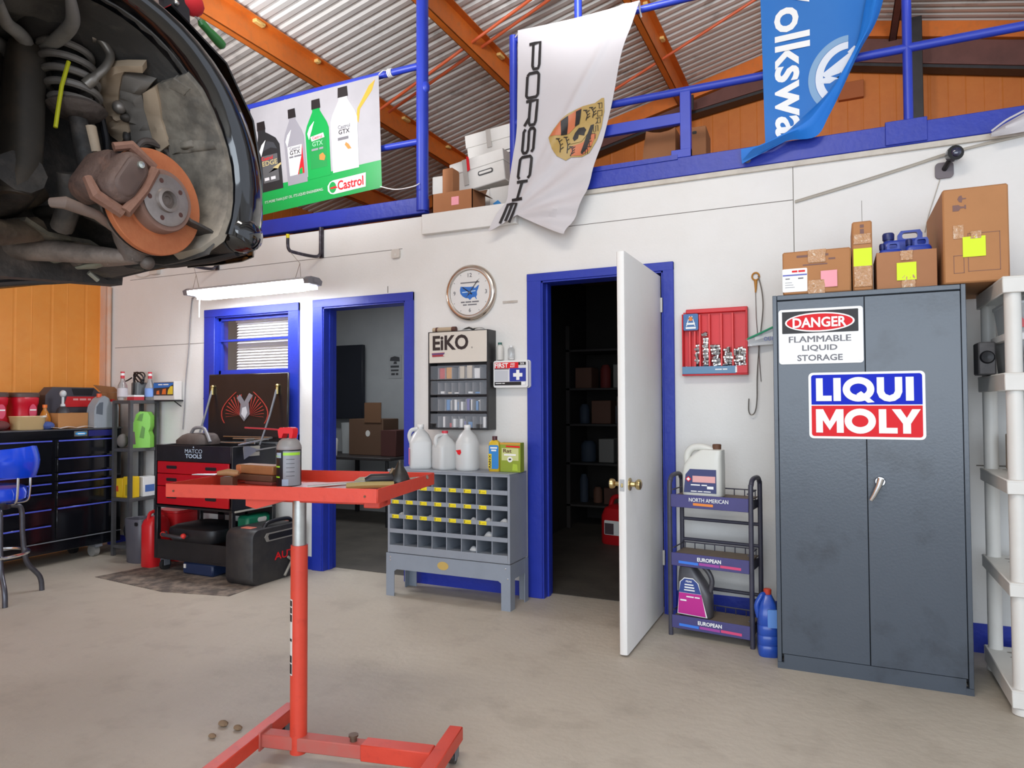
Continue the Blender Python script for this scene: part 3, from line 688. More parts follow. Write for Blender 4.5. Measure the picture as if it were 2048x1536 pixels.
def arrows(m_): m_.mat(M('arrow_blue', '3E8FD0', .5)); m_.prism([(-.12, .05), (-.09, .075), (-.1, .1), (-.06, .12), (-.03, .09), (-.06, .05), (-.09, .03)], -.124, -.1205)
add(t, 'arrow_print', arrows)
carton('pale_carton', 'small pale carton with its corner behind the thick blue post', (-2.78, .42, ZM), .12, .2, .40, 2, box_white)
carton('brown_carton', 'narrow brown carton standing behind the open carton', (-2.655, .32, ZM), .09, .16, .42, 0, box_kraft)
carton('pale_carton', 'plain pale carton under the tilted white carton', (-2.43, .48, ZM), .26, .24, .255, 0, box_white)
carton('pale_carton', 'pale carton at the back holding up the red taped carton', (-2.30, .78, ZM), .42, .3, .52, 0, box_white)
t = thing('kraft_carton', 'brown carton with a curved torn top edge inside the blue rail frame', 'box', (-1.06, .5, ZM))
m_ = MB(); m_.prism([(-.15, 0), (.1, 0), (.1, .50), (.06, .485), (.0, .48), (-.06, .49), (-.1, .505), (-.12, .38)], -.1, .1); m_.obj('carton', t, box_kraft)
t = carton('kraft_carton', 'brown carton behind the upright blue rail post', (-.84, .55, ZM), .15, .25, .49, 2, box_kraft)
add(t, 'handle_slot', lambda m_: m_.prism(rr(.03, .02, .008, .0, .45), -.127, -.1255), print_black)
t = thing('wood_board', 'dark brown board lying low behind the blue rail frame', 'board', (-1.42, .75, ZM))
m_ = MB(); m_.prism([(-.3, 0), (.25, 0), (.27, .38), (.2, .42), (-.3, .22)], -.03, .03); m_.obj('board', t, dark_wood)
t = thing('cardboard_patch', 'brown rectangular panel fixed on the mezzanine back wall', 'panel', (.2, 3.79, 4.6))
m_ = MB(); m_.box(-.12, .12, -.02, .04, -.1, .08, .003); m_.obj('panel', t, M('patch_brown', 'A4582A', .7))

t = thing('folded_sheet', 'orange and pale folded sheet poking out below the oil banner', 'sheet', (-3.95, .18, ZM)); m_ = MB(); m_.prism([(-.16, .02), (.14, .02), (.1, .09), (-.08, .12), (-.15, .07)], -.02, .02); m_.mat(M('sheet_orange', 'D8863A', .6)); m_.obj('sheet', t, M('sheet_orange', 'D8863A', .6))
add(t, 'pale_edge', lambda m_: m_.prism([(-.08, .121), (.1, .091), (.18, .135), (.05, .15)], -.02, .02), M('sheet_pale', 'B9CDD2', .5))
# ================================================================ dark steel cabinet, right
cab_mat = M('cabinet_steel', '4B535D', .24, n=(1.6, .5, '434B55'), n2=(3.2, .5, '2E3136', .54, .72), b=(80, .03))
cb = thing('storage_cabinet', 'tall dark grey steel cabinet with danger sign and blue and red sticker', 'cabinet', (.13, -.36, 0))
W, DD, HC = .406, .29, 1.826            # half width, half depth, height
m_ = MB().mat(cab_mat)
m_.box(-W, -W+.02, -DD, DD, .03, HC, .002); m_.box(W-.02, W, -DD, DD, .03, HC, .002); m_.box(-W+.0201, W-.0201, -DD, DD, HC-.025, HC, .003); m_.box(-W+.0201, W-.0201, DD-.01, DD-.001, .03, HC-.026)
m_.box(-W+.0301, W-.0301, -DD+.002, -DD+.02, .0, .07); m_.mat(black); m_.box(-W+.02, W-.02, -DD+.03, -DD+.035, .05, HC-.02)
m_.mat(cab_mat)
for x in (-W+.0005, W-.0305): m_.box(x, x+.03, -DD+.0005, -DD+.03, 0, .0299); m_.box(x, x+.03, DD-.03, DD-.0005, 0, .0299)
m_.obj('body', cb)
for nm, x0, x1 in (('door', -W+.022, -.0015), ('door', .0015, W-.022)):
    m_ = MB(); m_.box(x0, x1, -DD+.001, -DD+.018, .072, HC-.03, .0015); dr = m_.obj(nm, cb, cab_mat)
    if x0 > 0:
        hb = MB().mat(chrome); hb.lathe([(.001, -.026), (.02, -.026), (.024, -.018), (.024, 0)], (.052, -DD, .93), 'y', 18)
        hb.tube([(.055, -DD-.03, .945), (.045, -DD-.032, .91), (.025, -DD-.03, .865), (.012, -DD-.028, .842)], [.016, .014, .011, .009], 10); hb.obj('handle', dr)
ySg = -DD-.004
m_ = MB().mat(print_white); m_.prism(rr(.372, .268, .014, -.192, 1.618), ySg-.001, ySg+.004); m_.mat(print_black); m_.plate(rr(.336, .107, .003, -.194, 1.687), ySg-.0012, .001)
m_.mat(print_white); m_.plate(oval(.308, .094, -.195, 1.685), ySg-.0022, .001); m_.mat(print_red); m_.plate(oval(.292, .080, -.195, 1.685), ySg-.0032, .001)
m_.mat(print_white); m_.text('DANGER', -.195, 1.684, .238, .049, ySg-.0042, .028)
m_.mat(print_grey)
m_.text('FLAMMABLE', -.195, 1.604, .275, .030, ySg-.001, .085); m_.text('LIQUID', -.195, 1.559, .155, .032, ySg-.001, .02); m_.text('STORAGE', -.195, 1.513, .2, .030, ySg-.001, .02)
for x, z in ((-.365, 1.742), (-.02, 1.738), (-.365, 1.498), (-.022, 1.498)): m_.mat(steel); m_.lathe([(.001, -.003), (.004, -.003), (.005, 0)], (x, ySg, z), 'y', 10)
m_.obj('danger_sign', cb)
m_ = MB().mat(print_white); m_.plate(rr(.489, .316, .02, -.0025, 1.282), ySg+.003, .001)
top = [p for p in rr(.465, .294, .012, -.0025, 1.282)]
m_.mat(print_blue); m_.plate([(x, max(z, 1.286)) for x, z in top], ySg+.002, .001); m_.mat(print_red); m_.plate([(x, min(z, 1.281)) for x, z in top], ySg+.002, .001)
m_.mat(print_white)
def strokes(m_, y, P): m_.plate(P, y, .001)
ys = ySg+.0008; z0, z1 = 1.303, 1.413
m_.plate([(-.214, z1), (-.184, z1), (-.184, z0+.026), (-.146, z0+.026), (-.146, z0), (-.214, z0)], ys)             # L
m_.plate([(-.138, z1), (-.106, z1), (-.106, z0), (-.138, z0)], ys)                                                   # I
def oo(cx, cz, w, h, t):
    a, b = oval(w, h, cx, cz, 32), oval(w-2*t, h-2*t*1.0, cx, cz, 32)
    m_.add([(x, ys-.001, z) for x, z in a+b], [(i, (i+1) % 32, 32+(i+1) % 32, 32+i) for i in range(32)])
oo(-.031, 1.358, .134, .116, .031); m_.plate([(-.04, z0+.032), (-.02, z0+.046), (.036, z0-.006), (.008, z0-.009)], ys-.0004)   # Q
m_.plate([(.046, z1), (.076, z1), (.076, z0+.045), (.082, z0+.032), (.098, z0+.025), (.114, z0+.032), (.120, z0+.045), (.120, z1), (.150, z1), (.150, z0+.04), (.14, z0+.015), (.12, z0), (.098, z0-.004), (.076, z0), (.056, z0+.015), (.046, z0+.04)], ys)
m_.plate([(.164, z1), (.196, z1), (.196, z0), (.164, z0)], ys)
z0, z1 = 1.152, 1.264
m_.plate([(-.216, z0), (-.216, z1), (-.184, z1), (-.156, z0+.055), (-.128, z1), (-.096, z1), (-.096, z0), (-.126, z0), (-.126, z0+.06), (-.156, z0+.012), (-.186, z0+.06), (-.186, z0)], ys)
oo(-.026, 1.208, .132, .118, .031)
m_.plate([(.052, z1), (.083, z1), (.083, z0+.026), (.128, z0+.026), (.128, z0), (.052, z0)], ys)
m_.plate([(.106, z1), (.142, z1), (.166, z0+.072), (.188, z1), (.222, z1), (.182, z0+.045), (.182, z0), (.150, z0), (.150, z0+.045)], ys)
m_.obj('sticker', cb)

# ---------------------------------------------------------------- boxes on the cabinet
ZC = 1.827
def parcel(label, x0, x1, y0, d, h, mat, rz=0, name='cardboard_box'):
    t = thing(name, label, 'box', ((x0+x1)/2, y0+d/2, ZC), rz); m_ = MB(); w = x1-x0
    m_.box(-w/2, w/2, -d/2, d/2, 0, h, .007); m_.mat(M('box_crease', '8F6240', .8)); m_.box(-w/2+.01, w/2-.01, -.002, .002, h-.001, h+.0006)
    m_.mats[0] = mat; m_.mats[1:] = m_.mats[1:]
    m_.mi = [0 if k < 26 else 1 for k in range(len(m_.mi))]
    m_.mats = [mat, M('box_crease', '8F6240', .8)]; m_.obj('carton', t); return t, -d/2
def flat(t, name, y, mat, *recs):
    m_ = MB()
    for x0, x1, z0, z1 in recs: m_.prism([(x0, z0), (x1, z0), (x1, z1), (x0, z1)], y-.0022, y-.0004)
    return m_.obj(name, t, mat)
def tapep(t, y, x0, x1, z0, z1):
    m_ = MB(); n = 8; g = [[(x0+(x1-x0)*i/n+rnd.uniform(-.002, .002), y-.003-rnd.random()*.003, z0+(z1-z0)*j/5) for j in range(6)] for i in range(n+1)]
    m_.sheet(g, .0006); return m_.obj('tape', t, tape)
t, y = parcel('long low brown box with white shipping label and pink note on cabinet top', -.228, .078, -.63, .3, .214, cardboard)
tapep(t, y, -.035, .043, .152, .215); tapep(t, y, -.038, .037, .0, .066)
m_ = MB().mat(print_white); m_.prism(rr(.113, .115, .006, -.097, .072), y-.002, y-.0004); m_.mat(M('label_violet', '5C63B4', .5)); m_.plate([(-.152, .094), (-.042, .094), (-.042, .101), (-.152, .101)], y-.002, .001)
m_.mat(print_red); m_.text('#5 6', -.08, .115, .06, .011, y-.002, .02); m_.mat(print_grey); m_.text('#4', -.13, .08, .02, .006, y-.002); m_.text('#5', -.07, .08, .024, .008, y-.002, .02)
for k in range(3): m_.plate([(-.142, .06-.012*k), (-.11+.006*k, .06-.012*k), (-.11+.006*k, .062-.012*k), (-.142, .062-.012*k)], y-.002, .001)
m_.obj('shipping_label', t)
m_ = MB(); g = [[(.02+.072*i/4, y-.003-.006*(i/4)**2, .028+.08*j/4) for j in range(5)] for i in range(5)]; m_.sheet(g, .0008); m_.obj('pink_note', t, pink_note)
m_ = MB().mat(M('box_ink', '7B5B55', .7)); m_.text('#5', -.063, .187, .05, .013, y, .02); m_.text('#5', .03, .187, .05, .013, y, .02); m_.plate([(.055, .162), (.085, .162), (.085, .17), (.055, .17)], y); m_.plate([(-.06, .14), (.05, .14), (.05, .146), (-.06, .146)], y); m_.obj('box_print', t)
t, y = parcel('narrow upright brown box with lime note between two wider boxes', .084, .17, -.62, .3, .334, cardboard, 0)
tapep(t, y, -.036, .037, .225, .272); tapep(t, y, -.035, .038, .02, .118)
flat(t, 'lime_note', y-.001, lime_note, (-.038, .04, .118, .203)); m_ = MB().mat(M('box_ink', '7B5B55', .7)); m_.text('#3 2', 0, .295, .045, .02, y, .02, rot=90); m_.obj('box_print', t)
t = thing('cardboard_box', 'open brown box with lime note holding blue jugs on the cabinet', 'box', (.309, -.47, ZC)); y = -.15
m_ = MB(); m_.box(-.123, .123, -.15, -.144, 0, .175, .002); m_.box(-.123, .123, .144, .15, 0, .175, .002); m_.box(-.123, -.117, -.1439, .1439, 0, .175, .002); m_.box(.117, .123, -.1439, .1439, 0, .175, .002); m_.box(-.1169, .1169, -.1439, .1439, 0.001, .006)
m_.obj('carton', t, M('box_tan', 'A9754F', .75, n=(4, .3, '93623F')))
tapep(t, y, -.024, .026, .13, .175); tapep(t, y, -.02, .035, .0, .06); flat(t, 'lime_note', y-.003, lime_note, (-.04, .04, .037, .119))
t, y = parcel('large brown box with glass symbol and lime note hanging past the cabinet edge', .452, .700, -.66, .60, .428, cardboard, 0)
flat(t, 'lime_note', y-.002, lime_note, (-.05, .036, .115, .205)); tapep(t, y, -.02, .02, .195, .228)
ink = M('box_ink', '7B5B55', .7)
m_ = MB().mat(ink)
def outline(m_, x0, x1, z0, z1, w=.0018):
    for q in ((x0, x1, z0, z0+w), (x0, x1, z1-w, z1), (x0, x0+w, z0, z1), (x1-w, x1, z0, z1)): m_.plate([(q[0], q[2]), (q[1], q[2]), (q[1], q[3]), (q[0], q[3])], y)
outline(m_, -.03, .09, .05, .22); outline(m_, -.085, -.045, .045, .125)
m_.obj('outline_print', t); m_ = MB().mat(ink)
m_.plate([(-.085, .325), (-.062, .325), (-.055, .335), (-.04, .337), (-.04, .332), (-.034, .332), (-.034, .35), (-.04, .35), (-.04, .343), (-.055, .345), (-.062, .352), (-.085, .352)], y)
m_.obj('glass_symbol', t); m_ = MB().mat(ink); m_.plate([(-.06, .365), (-.05, .362), (-.047, .375), (-.033, .377), (-.033, .381), (-.047, .381), (-.05, .394), (-.06, .391), (-.066, .378)], y)
m_.obj('umbrella_symbol', t)
flat(t, 'tape', y-.001, tape, (-.085, -.045, .20, .26))
# three blue jugs in the open box
def flat_jug(name, label, loc, w, d, h, mat, capm, group=None, cap_left=True, rz=0, body=.62):
    """oil jug: flat body, raised handle with an opening, cap at one side"""
    t = thing(name, label, 'jug', loc, rz, group); s = -1 if cap_left else 1; hb = h*body
    m_ = MB(); m_.loft([ring(z, w*k, d*k2, 0, 0, 5, 28) for z, k, k2 in ((0, .94, .94), (.01, 1, 1), (hb*.3, 1, 1), (hb*.9, 1, 1), (hb, .96, .94), (hb+.012, .85, .8))])
    hx = -s*w*.12; hw = w*.52; T = d*.35
    o = [(hx-hw/2, hb), (hx-hw/2, h*.93), (hx-hw/2+.015, h), (hx+hw/2-.01, h), (hx+hw/2, h*.94), (hx+hw/2, hb)]
    i_ = rr(hw*.62, h*.10, h*.04, hx, h*.915)
    bm = bmesh.new()
    def loop(P, y): return [bm.verts.new((x, y, z)) for x, z in P]
    for y in (-T/2, T/2):
        a = loop(o, y); b = loop(i_, y); ea = [bm.edges.new((a[k], a[(k+1) % len(a)])) for k in range(len(a))]; eb = [bm.edges.new((b[k], b[(k+1) % len(b)])) for k in range(len(b))]
        bmesh.ops.triangle_fill(bm, use_beauty=True, edges=ea+eb)
    bm.verts.ensure_lookup_table(); n1, n2 = len(o), len(i_); k0 = n1+n2
    for k in range(n1): bm.faces.new((bm.verts[k], bm.verts[(k+1) % n1], bm.verts[k0+(k+1) % n1], bm.verts[k0+k]))
    for k in range(n2): bm.faces.new((bm.verts[n1+k], bm.verts[n1+(k+1) % n2], bm.verts[k0+n1+(k+1) % n2], bm.verts[k0+n1+k]))
    bm.verts.index_update(); m_.add([v.co.copy() for v in bm.verts], [tuple(v.index for v in f.verts) for f in bm.faces]); bm.free()
    m_.obj('body', t, mat)
    c = MB(); cx = s*w*.33; c.lathe([(.022, hb), (.022, h*.87), (.026, h*.87), (.027, h*.96), (.023, h*.985), (.001, h*.985)], (cx, 0, 0), 'z', 20); c.obj('cap', t, capm)
    return t
jb = flat_jug('blue_jug', 'back blue jug standing tallest in the open cabinet box', (.318, -.415, ZC+.012), .205, .08, .298, blue_plastic, M('cap_navy', '26326B', .4), 'blue jugs in the open box', True, 0, .80)
dup(jb, (.250, -.53, ZC+.008), 'front left blue jug low in the open cabinet box').scale = (.5, .9, .76)
dup(jb, (.366, -.53, ZC+.008), 'front right blue jug low in the open cabinet box').scale = (.55, .9, .80)

# ---------------------------------------------------------------- white plastic shelf unit at the far right
sh = thing('plastic_shelving', 'tall white plastic shelving with round posts at the right edge', 'shelving', (.64, -.82, 0))
ptop = M('shelf_plastic', 'DAD8D2', .45, n=(6, .25, 'C3BEB5')); dim = M('shelf_holes', '8E8880', .7)
for z, hgt in ((.11, .075), (.55, .06), (.972, .06), (1.418, .075), (1.822, .07)):
    m_ = MB().mat(ptop); m_.box(0, .92, 0, .60, z-.012, z, .004); m_.box(.001, .919, .001, .012, z-hgt, z-.004, .003); m_.box(.001, .919, .588, .599, z-hgt, z-.004, .003); m_.box(.0015, .012, .0121, .5879, z-hgt, z-.004, .003); m_.box(.908, .9185, .0121, .5879, z-hgt, z-.004, .003)
    if z < 1:
        m_.mat(dim)
        for i in range(11):
            for j in range(7): m_.prism(oval(.045, .02, .1+.07*i, .09+.07*j, 10), z-.001, z+.0008, 'z')
    m_.obj('shelf', sh)
for x in (.042, .878):
    for y in (.042, .558):
        m_ = MB(); zs = (.03, .55, .972, 1.418, 1.75)
        m_.cyl((x, y, .02), (x, y, 1.76), .031, n=20); m_.lathe([(.03, 0), (.036, .004), (.036, .03), (.03, .035)], (x, y, 0), 'z', 20); m_.obj('post', sh, ptop)
tote = M('clear_tote', 'D6DADB', .25, tr=.35)
t = thing('storage_bin', 'grey translucent bin with white rim on the second plastic shelf', 'bin', (.99, -.50, 1.4195))
m_ = MB(); m_.loft([ring(z, .62*k, .38*k, 0, 0, 8, 36) for z, k in ((0, .93), (.008, .95), (.14, .99))]); m_.obj('tub', t, M('tote_grey', 'A3A6A8', .3, tr=.25)); add(t, 'rim', lambda m_: m_.loft([ring(z, .62*k, .38*k, 0, 0, 8, 36) for z, k in ((.141, 1.0), (.146, 1.03), (.172, 1.03), (.178, 1.0))]), white)
t = thing('plastic_tote', 'clear tote with red item stacked on the grey bin under top shelf', 'tote', (.99, -.50, 1.598))
m_ = MB(); m_.loft([ring(z, .60*k, .36*k, 0, 0, 8, 36) for z, k in ((0, .95), (.008, .97), (.12, 1.02), (.125, 1.04), (.135, 1.04))]); m_.obj('tub', t, tote); add(t, 'red_item', lambda m_: m_.prism([(-.285, .02), (-.22, .02), (-.25, .05), (-.275, .085)], -.19, -.182), red)
t = thing('speaker_box', 'dark grey speaker box with round cone behind the left shelving post', 'speaker', (.645, -.47, 1.4195))
m_ = MB(); m_.box(-.05, .018, -.07, .06, 0, .15, .006); m_.obj('case', t, M('speaker_grey', '4B4A4C', .6, n=(14, .5, '6E6B6A'))); add(t, 'cone', lambda m_: m_.lathe([(.001, -.074), (.024, -.08), (.03, -.07)], (-.016, 0, .08), 'y', 24), black)
t = thing('cable_coil', 'coil of white cable lying on the second plastic shelf', 'cable', (.80, -.735, 1.4195))
m_ = MB()
m_.tube([(.06*math.cos(a*.35)*(1+.04*math.sin(a)), .02+.004*a*.1, .075+.06*math.sin(a*.35)) for a in range(60)], .006, 6); m_.obj('coil', t, white)
t = thing('parts_box', 'white box with purple lettering on the middle plastic shelf', 'box', (1.0, -.55, .9725))
m_ = MB(); m_.box(-.17, .25, -.13, .13, 0, .13, .004); m_.obj('carton', t, M('pale_box', 'DDDBDD', .6)); m_ = MB().mat(print_blue)
m_.text('IVI', .0, .085, .06, .04, -.131, .03, rot=0); m_.text('#5', .02, .04, .09, .025, -.131, .02); m_.obj('lettering', t)
t = thing('folded_carton', 'small brown carton beside the lettered white box', 'box', (.80, -.36, .9725)); m_ = MB(); m_.box(-.06, .05, -.1, .1, 0, .17, .004); m_.obj('carton', t, M('dull_card', 'B09A86', .75))
t = thing('plastic_bag', 'crumpled clear bag poking out under the middle plastic shelf', 'bag', (.80, -.80, .985))
t.location = (.93, -.79, .9725)
m_ = MB(); m_.ball((0, -.01, .018), .1, .035, .018); m_.obj('bag', t, clear)
t = thing('red_tin', 'red tin at the right frame edge on the top plastic shelf', 'tin', (.80, -.62, 1.8225)); m_ = MB(); m_.lathe([(.04, 0), (.04, .11), (.036, .12), (.001, .12)]); m_.obj('can', t, M('dull_red', 'B4474A', .5))

# ---------------------------------------------------------------- things on the wall at right
t = thing('security_camera', 'small black security camera on a square wall plate', 'camera', (.545, -.001, 2.535))
add(t, 'wall_plate', lambda m_: m_.prism(rr(.085, .085, .02, 0, -.005), -.012, 0), M('plate_grey', '6C6468', .5))
add(t, 'arm', lambda m_: m_.tube([(0, -.01, .0), (.012, -.05, .02), (.03, -.07, .045)], .013, 10), black)
add(t, 'camera_body', lambda m_: m_.tube([(.028, -.06, .052), (.034, -.085, .052), (.040, -.11, .052)], [.034, .04, .039], 16), gloss_black)
add(t, 'lens', lambda m_: m_.ball((.041, -.112, .054), .024, .012, .024), M('lens_glass', '2A2D45', .05, coat=.8))
t = thing('wall_cable', 'thin pale cable sagging across the upper right wall', 'cable', (0, 0, 2.4)); m_ = MB()
m_.tube(bez([(-.194, -.008, .053), (.1, -.008, .11), (.35, -.008, .165), (.62, -.01, .225), (.9, -.012, .26), (1.3, -.012, .31)], 6), .006, 6); m_.tube(bez([(-.194, -.006, .062), (.1, -.006, .122), (.4, -.006, .186), (.64, -.006, .236), (1.3, -.006, .325)], 6), .003, 5)
m_.tube(bez([(.53, -.004, .10), (.50, -.004, .0), (.47, -.004, -.1), (.45, -.004, -.19)], 4), .0025, 5); m_.obj('cable', t, M('cable_pale', 'B5AEA2', .6))

# red socket rack
sr = thing('socket_rack', 'red plastic wall tray of loose chrome sockets beside the door', 'tool rack', (-.65, -.001, 1.66))
rp = M('rack_red', 'D8262C', .4, n=(6, .2, 'B81A22')); rl = M('rack_red_light', 'E84A4A', .4)
m_ = MB().mat(rp); m_.box(-.19, .19, -.006, 0, -.195, .19, .002); m_.box(-.19, -.182, -.055, 0, -.195, .175, .003); m_.box(.18, .19, -.055, 0, -.195, .20, .003); m_.box(-.17, .19, -.03, 0, .178, .205, .004); m_.box(-.19, .19, -.06, 0, -.20, -.19, .003)
m_.obj('tray', sr)
for x in (-.145, -.115, -.085, -.03, .04, .105): add(sr, 'divider', lambda m_: m_.box(x-.005, x+.005, -.045, -.004, -.19, .17 if x > -.1 else .07, .002), rl)
add(sr, 'front_strip', lambda m_: (m_.mat(M('strip_blue', '5C86A8', .35)), m_.box(-.188, .125, -.062, -.056, -.19, -.145, .001), m_.mat(rp), m_.box(.125, .188, -.062, -.056, -.19, -.145, .001), m_.mat(print_white), m_.box(.12, .13, -.0635, -.0615, -.185, -.15), m_.text('#6 4', .04, -.165, .07, .008, -.0622)))
add(sr, 'brand_label', lambda m_: (m_.mat(M('label_blue', '3F6EA4', .4)), m_.prism(rr(.088, .1, .008, -.137, .125), -.05, -.046), m_.mat(pr_o), m_.plate(oval(.026, .026, -.137, .145), -.0505), m_.mat(print_white), m_.plate([(-.165, .10), (-.16, .10), (-.142, .162), (-.146, .162)], -.0505), m_.plate([(-.114, .10), (-.109, .10), (-.128, .162), (-.132, .162)], -.0505), m_.text('#5', -.137, .115, .05, .014, -.0505, .03), m_.text('#7', -.137, .09, .06, .014, -.0505, .02)))
skt = MB(); skt.lathe([(.001, 0), (.0075, 0), (.010, .001), (.010, .010), (.0115, .012), (.0115, .026), (.008, .026), (.007, .016), (.001, .016)], (0, 0, 0), 'z', 14)
s0 = skt.obj('socket', None, chrome); tag(s0, 'chrome socket heaped in the red wall tray', 'socket', 'loose sockets in the red wall tray')
first = True
for cx, per, rows, zz in ((-.172, 1, 1, .0), (-.145, 1, 1, 0), (-.102, 1, 6, .03), (-.058, 1, 10, 0), (-.052, 1, 6, .004), (.003, 2, 7, 0), (.072, 2, 6, 0), (.145, 3, 6, 0)):
    for r_ in range(rows):
        for c_ in range(per):
            o = s0 if first else s0.copy()
            if not first: COL.objects.link(o)
            first = False
            lay = rnd.random() < .72
            o.location = (-.65+cx+(c_-(per-1)/2)*.023+rnd.uniform(-.003, .003)-(.013 if lay else 0), -.030+rnd.uniform(-.01, .006), 1.66-.162+zz+.0228*r_+rnd.uniform(-.002, .003)-(0 if lay else .012))
            o.rotation_euler = (R(rnd.uniform(-15, 15)), R(90+rnd.uniform(-16, 16)) if lay else R(rnd.uniform(-12, 12)), 0)
            o.scale = (rnd.uniform(1.08, 1.25),)*3

t = thing('dipstick', 'thin dipstick with amber ring handle hanging on the white wall', 'dipstick', (-.415, -.008, 1.9)); amber = M('amber_plastic', 'B4781E', .4)
add(t, 'ring_handle', lambda m_: (m_.tube([(.02*math.cos(a*.4488), 0, .14+.022*math.sin(a*.4488)) for a in range(14)], .005, 8, True), m_.tube([(0, 0, .118), (0, 0, .10), (0, 0, .065), (-.002, 0, .045)], [.010, .009, .006, .004], 10)), amber)
add(t, 'rod', lambda m_: m_.tube([(-.002, 0, .05), (.0, 0, -.1), (.012, 0, -.3), (.022, 0, -.48)], .0022, 6), steel)
t = thing('wire_hook', 'long bent wire hook with curled end hung behind the bag', 'hook', (-.40, -.028, 1.7))
add(t, 'wire', lambda m_: m_.tube(bez([(.0, .01, .34), (.02, 0, .25), (.025, 0, .15), (.012, 0, .02), (.0, 0, -.08), (-.012, 0, -.25), (-.015, 0, -.38), (-.026, 0, -.455), (-.048, 0, -.475), (-.062, 0, -.45), (-.06, 0, -.38)], 6), .0035, 7), M('wire_grey', '8A8680', .4, .8))
t = thing('hanging_bag', 'clear bag with green edge hung slanting behind the grey cabinet', 'bag', (-.38, -.045, 1.67))
add(t, 'pouch', lambda m_: m_.sheet([[(x, -.012*math.sin(y*40+x*20), (.0+.43*(x+.085))*(1-y)+y*(-.045+.06*(x+.085))) for y in (0, .25, .5, .75, 1)] for x in (-.085, -.04, 0, .05, .12)], .002), M('bag_film', 'EEF1F4', .3, tr=.35))
add(t, 'green_edge', lambda m_: m_.tube([(-.09, -.005, -.005), (0, -.008, .034), (.125, -.006, .092)], .006, 8), M('bag_green', '2C9A70', .4))
add(t, 'lettering', lambda m_: m_.text('OUR', .04, -.005, .06, .022, -.016, .01), M('bag_ink', '5D6BA6', .5))

# ---------------------------------------------------------------- oil rack
rk = thing('oil_display_rack', 'black tube display rack with three lettered trays beside the door', 'rack', (-.635, -.40, 0), -7)
rkm = M('rack_metal', '3B3A48', .4, n=(12, .4, '55535F')); rkb = M('rack_purple', '4A477C', .45, n=(12, .3, '3B3966'))
for x in (-.222, .222):
    add(rk, 'side_frame', lambda m_: m_.tube(bez([(x, 0, 0), (x, 0, .3), (x, 0, .80), (x, .012, .855), (x, .05, .885), (x, .16, .885), (x, .20, .86), (x, .212, .80), (x, .212, .3), (x, .212, 0)], 4), .013, 10), rkm)
for z in (.62, .23, .50): add(rk, 'crossbar', lambda m_: m_.tube([(-.222, .212, z), (.222, .212, z)], .010, 10), rkm)
for zt, wd, tg in ((.725, 'NORTH AMERICAN', [('E8893A', -.03, .11)]), (.40, 'EUROPEAN', [('3C7BE0', -.115, .11), ('A3469C', .0, .11), ('D84A78', .115, .11)]), (.055, 'EUROPEAN', [('3C7BE0', -.115, .11), ('A3469C', .0, .11), ('D84A78', .115, .11)])):
    m_ = MB().mat(rkb); m_.box(-.212, .212, -.012, -.006, zt-.01, zt+.062, .002); m_.mat(rkm); m_.box(-.212, .212, .205, .211, zt-.01, zt+.03); m_.box(-.212, -.206, -.01, .21, zt-.01, zt+.035); m_.box(.206, .212, -.01, .21, zt-.01, zt+.035)
    m_.mat(M('dusty_tray', '7A6B5C', .7, n=(10, .4, '5D5147'))); m_.box(-.21, .21, -.008, .21, zt+.044, zt+.05); tr_ = m_.obj('tray', rk)
    w = MB(); w.tube([(-.205, .0, zt+.085), (-.205, .2, zt+.085), (.205, .2, zt+.085), (.205, .0, zt+.085)], .004, 6)
    for k in range(8): x = -.2+.4*k/7; w.tube([(x, .2, zt+.03), (x, .2, zt+.085)], .003, 6)
    w.obj('wire_guard', tr_, rkm)
    l_ = MB().mat(print_white); l_.text(wd, 0, zt+.037, .215 if len(wd) > 9 else .13, .021, -.0125, .03)
    for hx, x, ww in tg: l_.mat(M('tag_'+hx, hx, .5)); l_.plate([(x-ww/2, zt+.006), (x+ww/2, zt+.004), (x+ww/2, zt+.018), (x-ww/2, zt+.02)], -.0125, .001)
    l_.obj('lettering', tr_)
# big white jug on top tray
t = thing('oil_jug', 'large off-white oil jug with dark cap on the top tray of the rack', 'jug', (-.675, -.32, .777), -6); jm = M('oil_jug_white', 'D9D8D0', .35, n=(6, .15, 'C6C4BA'))
m_ = MB()
m_.loft([ring(z, w, .12*k, cx, 0, 5, 28) for z, w, cx, k in ((0, .21, 0, .94), (.012, .222, 0, 1), (.12, .222, 0, 1), (.17, .215, .004, 1), (.21, .185, .018, .95), (.24, .15, .036, .9), (.258, .12, .05, .8), (.262, .09, .058, .6))])
m_.tube(bez([(-.088, 0, .16), (-.09, 0, .225), (-.065, 0, .262), (-.02, 0, .272), (.03, 0, .262), (.05, 0, .25)], 5), .021, 12)
m_.obj('body', t, jm); add(t, 'cap', lambda m_: m_.lathe([(.023, .258), (.024, .287), (.02, .29), (.001, .29)], (.075, 0, 0), 'z', 18), dark_wood)
add(t, 'paper_label', lambda m_: (m_.mat(M('label_navy', '3C4270', .45)), m_.plate([(-.095, .022), (.085, .022), (.085, .152), (-.06, .152), (-.085, .12)], -.0605), m_.mat(M('label_salmon', 'E5A9A6', .5)), m_.plate([(-.045, .08), (.08, .08), (.08, .115), (-.045, .115)], -.062),
    m_.mat(print_red), m_.plate([(-.085, .096), (-.068, .112), (-.051, .096), (-.068, .08)], -.0622), m_.mat(print_white), m_.plate([(-.078, .096), (-.068, .106), (-.058, .096), (-.068, .086)], -.0634), m_.text('#5 3', -.01, .065, .09, .008, -.062), m_.text('#5 4 6', .0, .03, .11, .006, -.062), m_.plate([(.035, .045), (.07, .045), (.07, .06), (.035, .06)], -.062)))
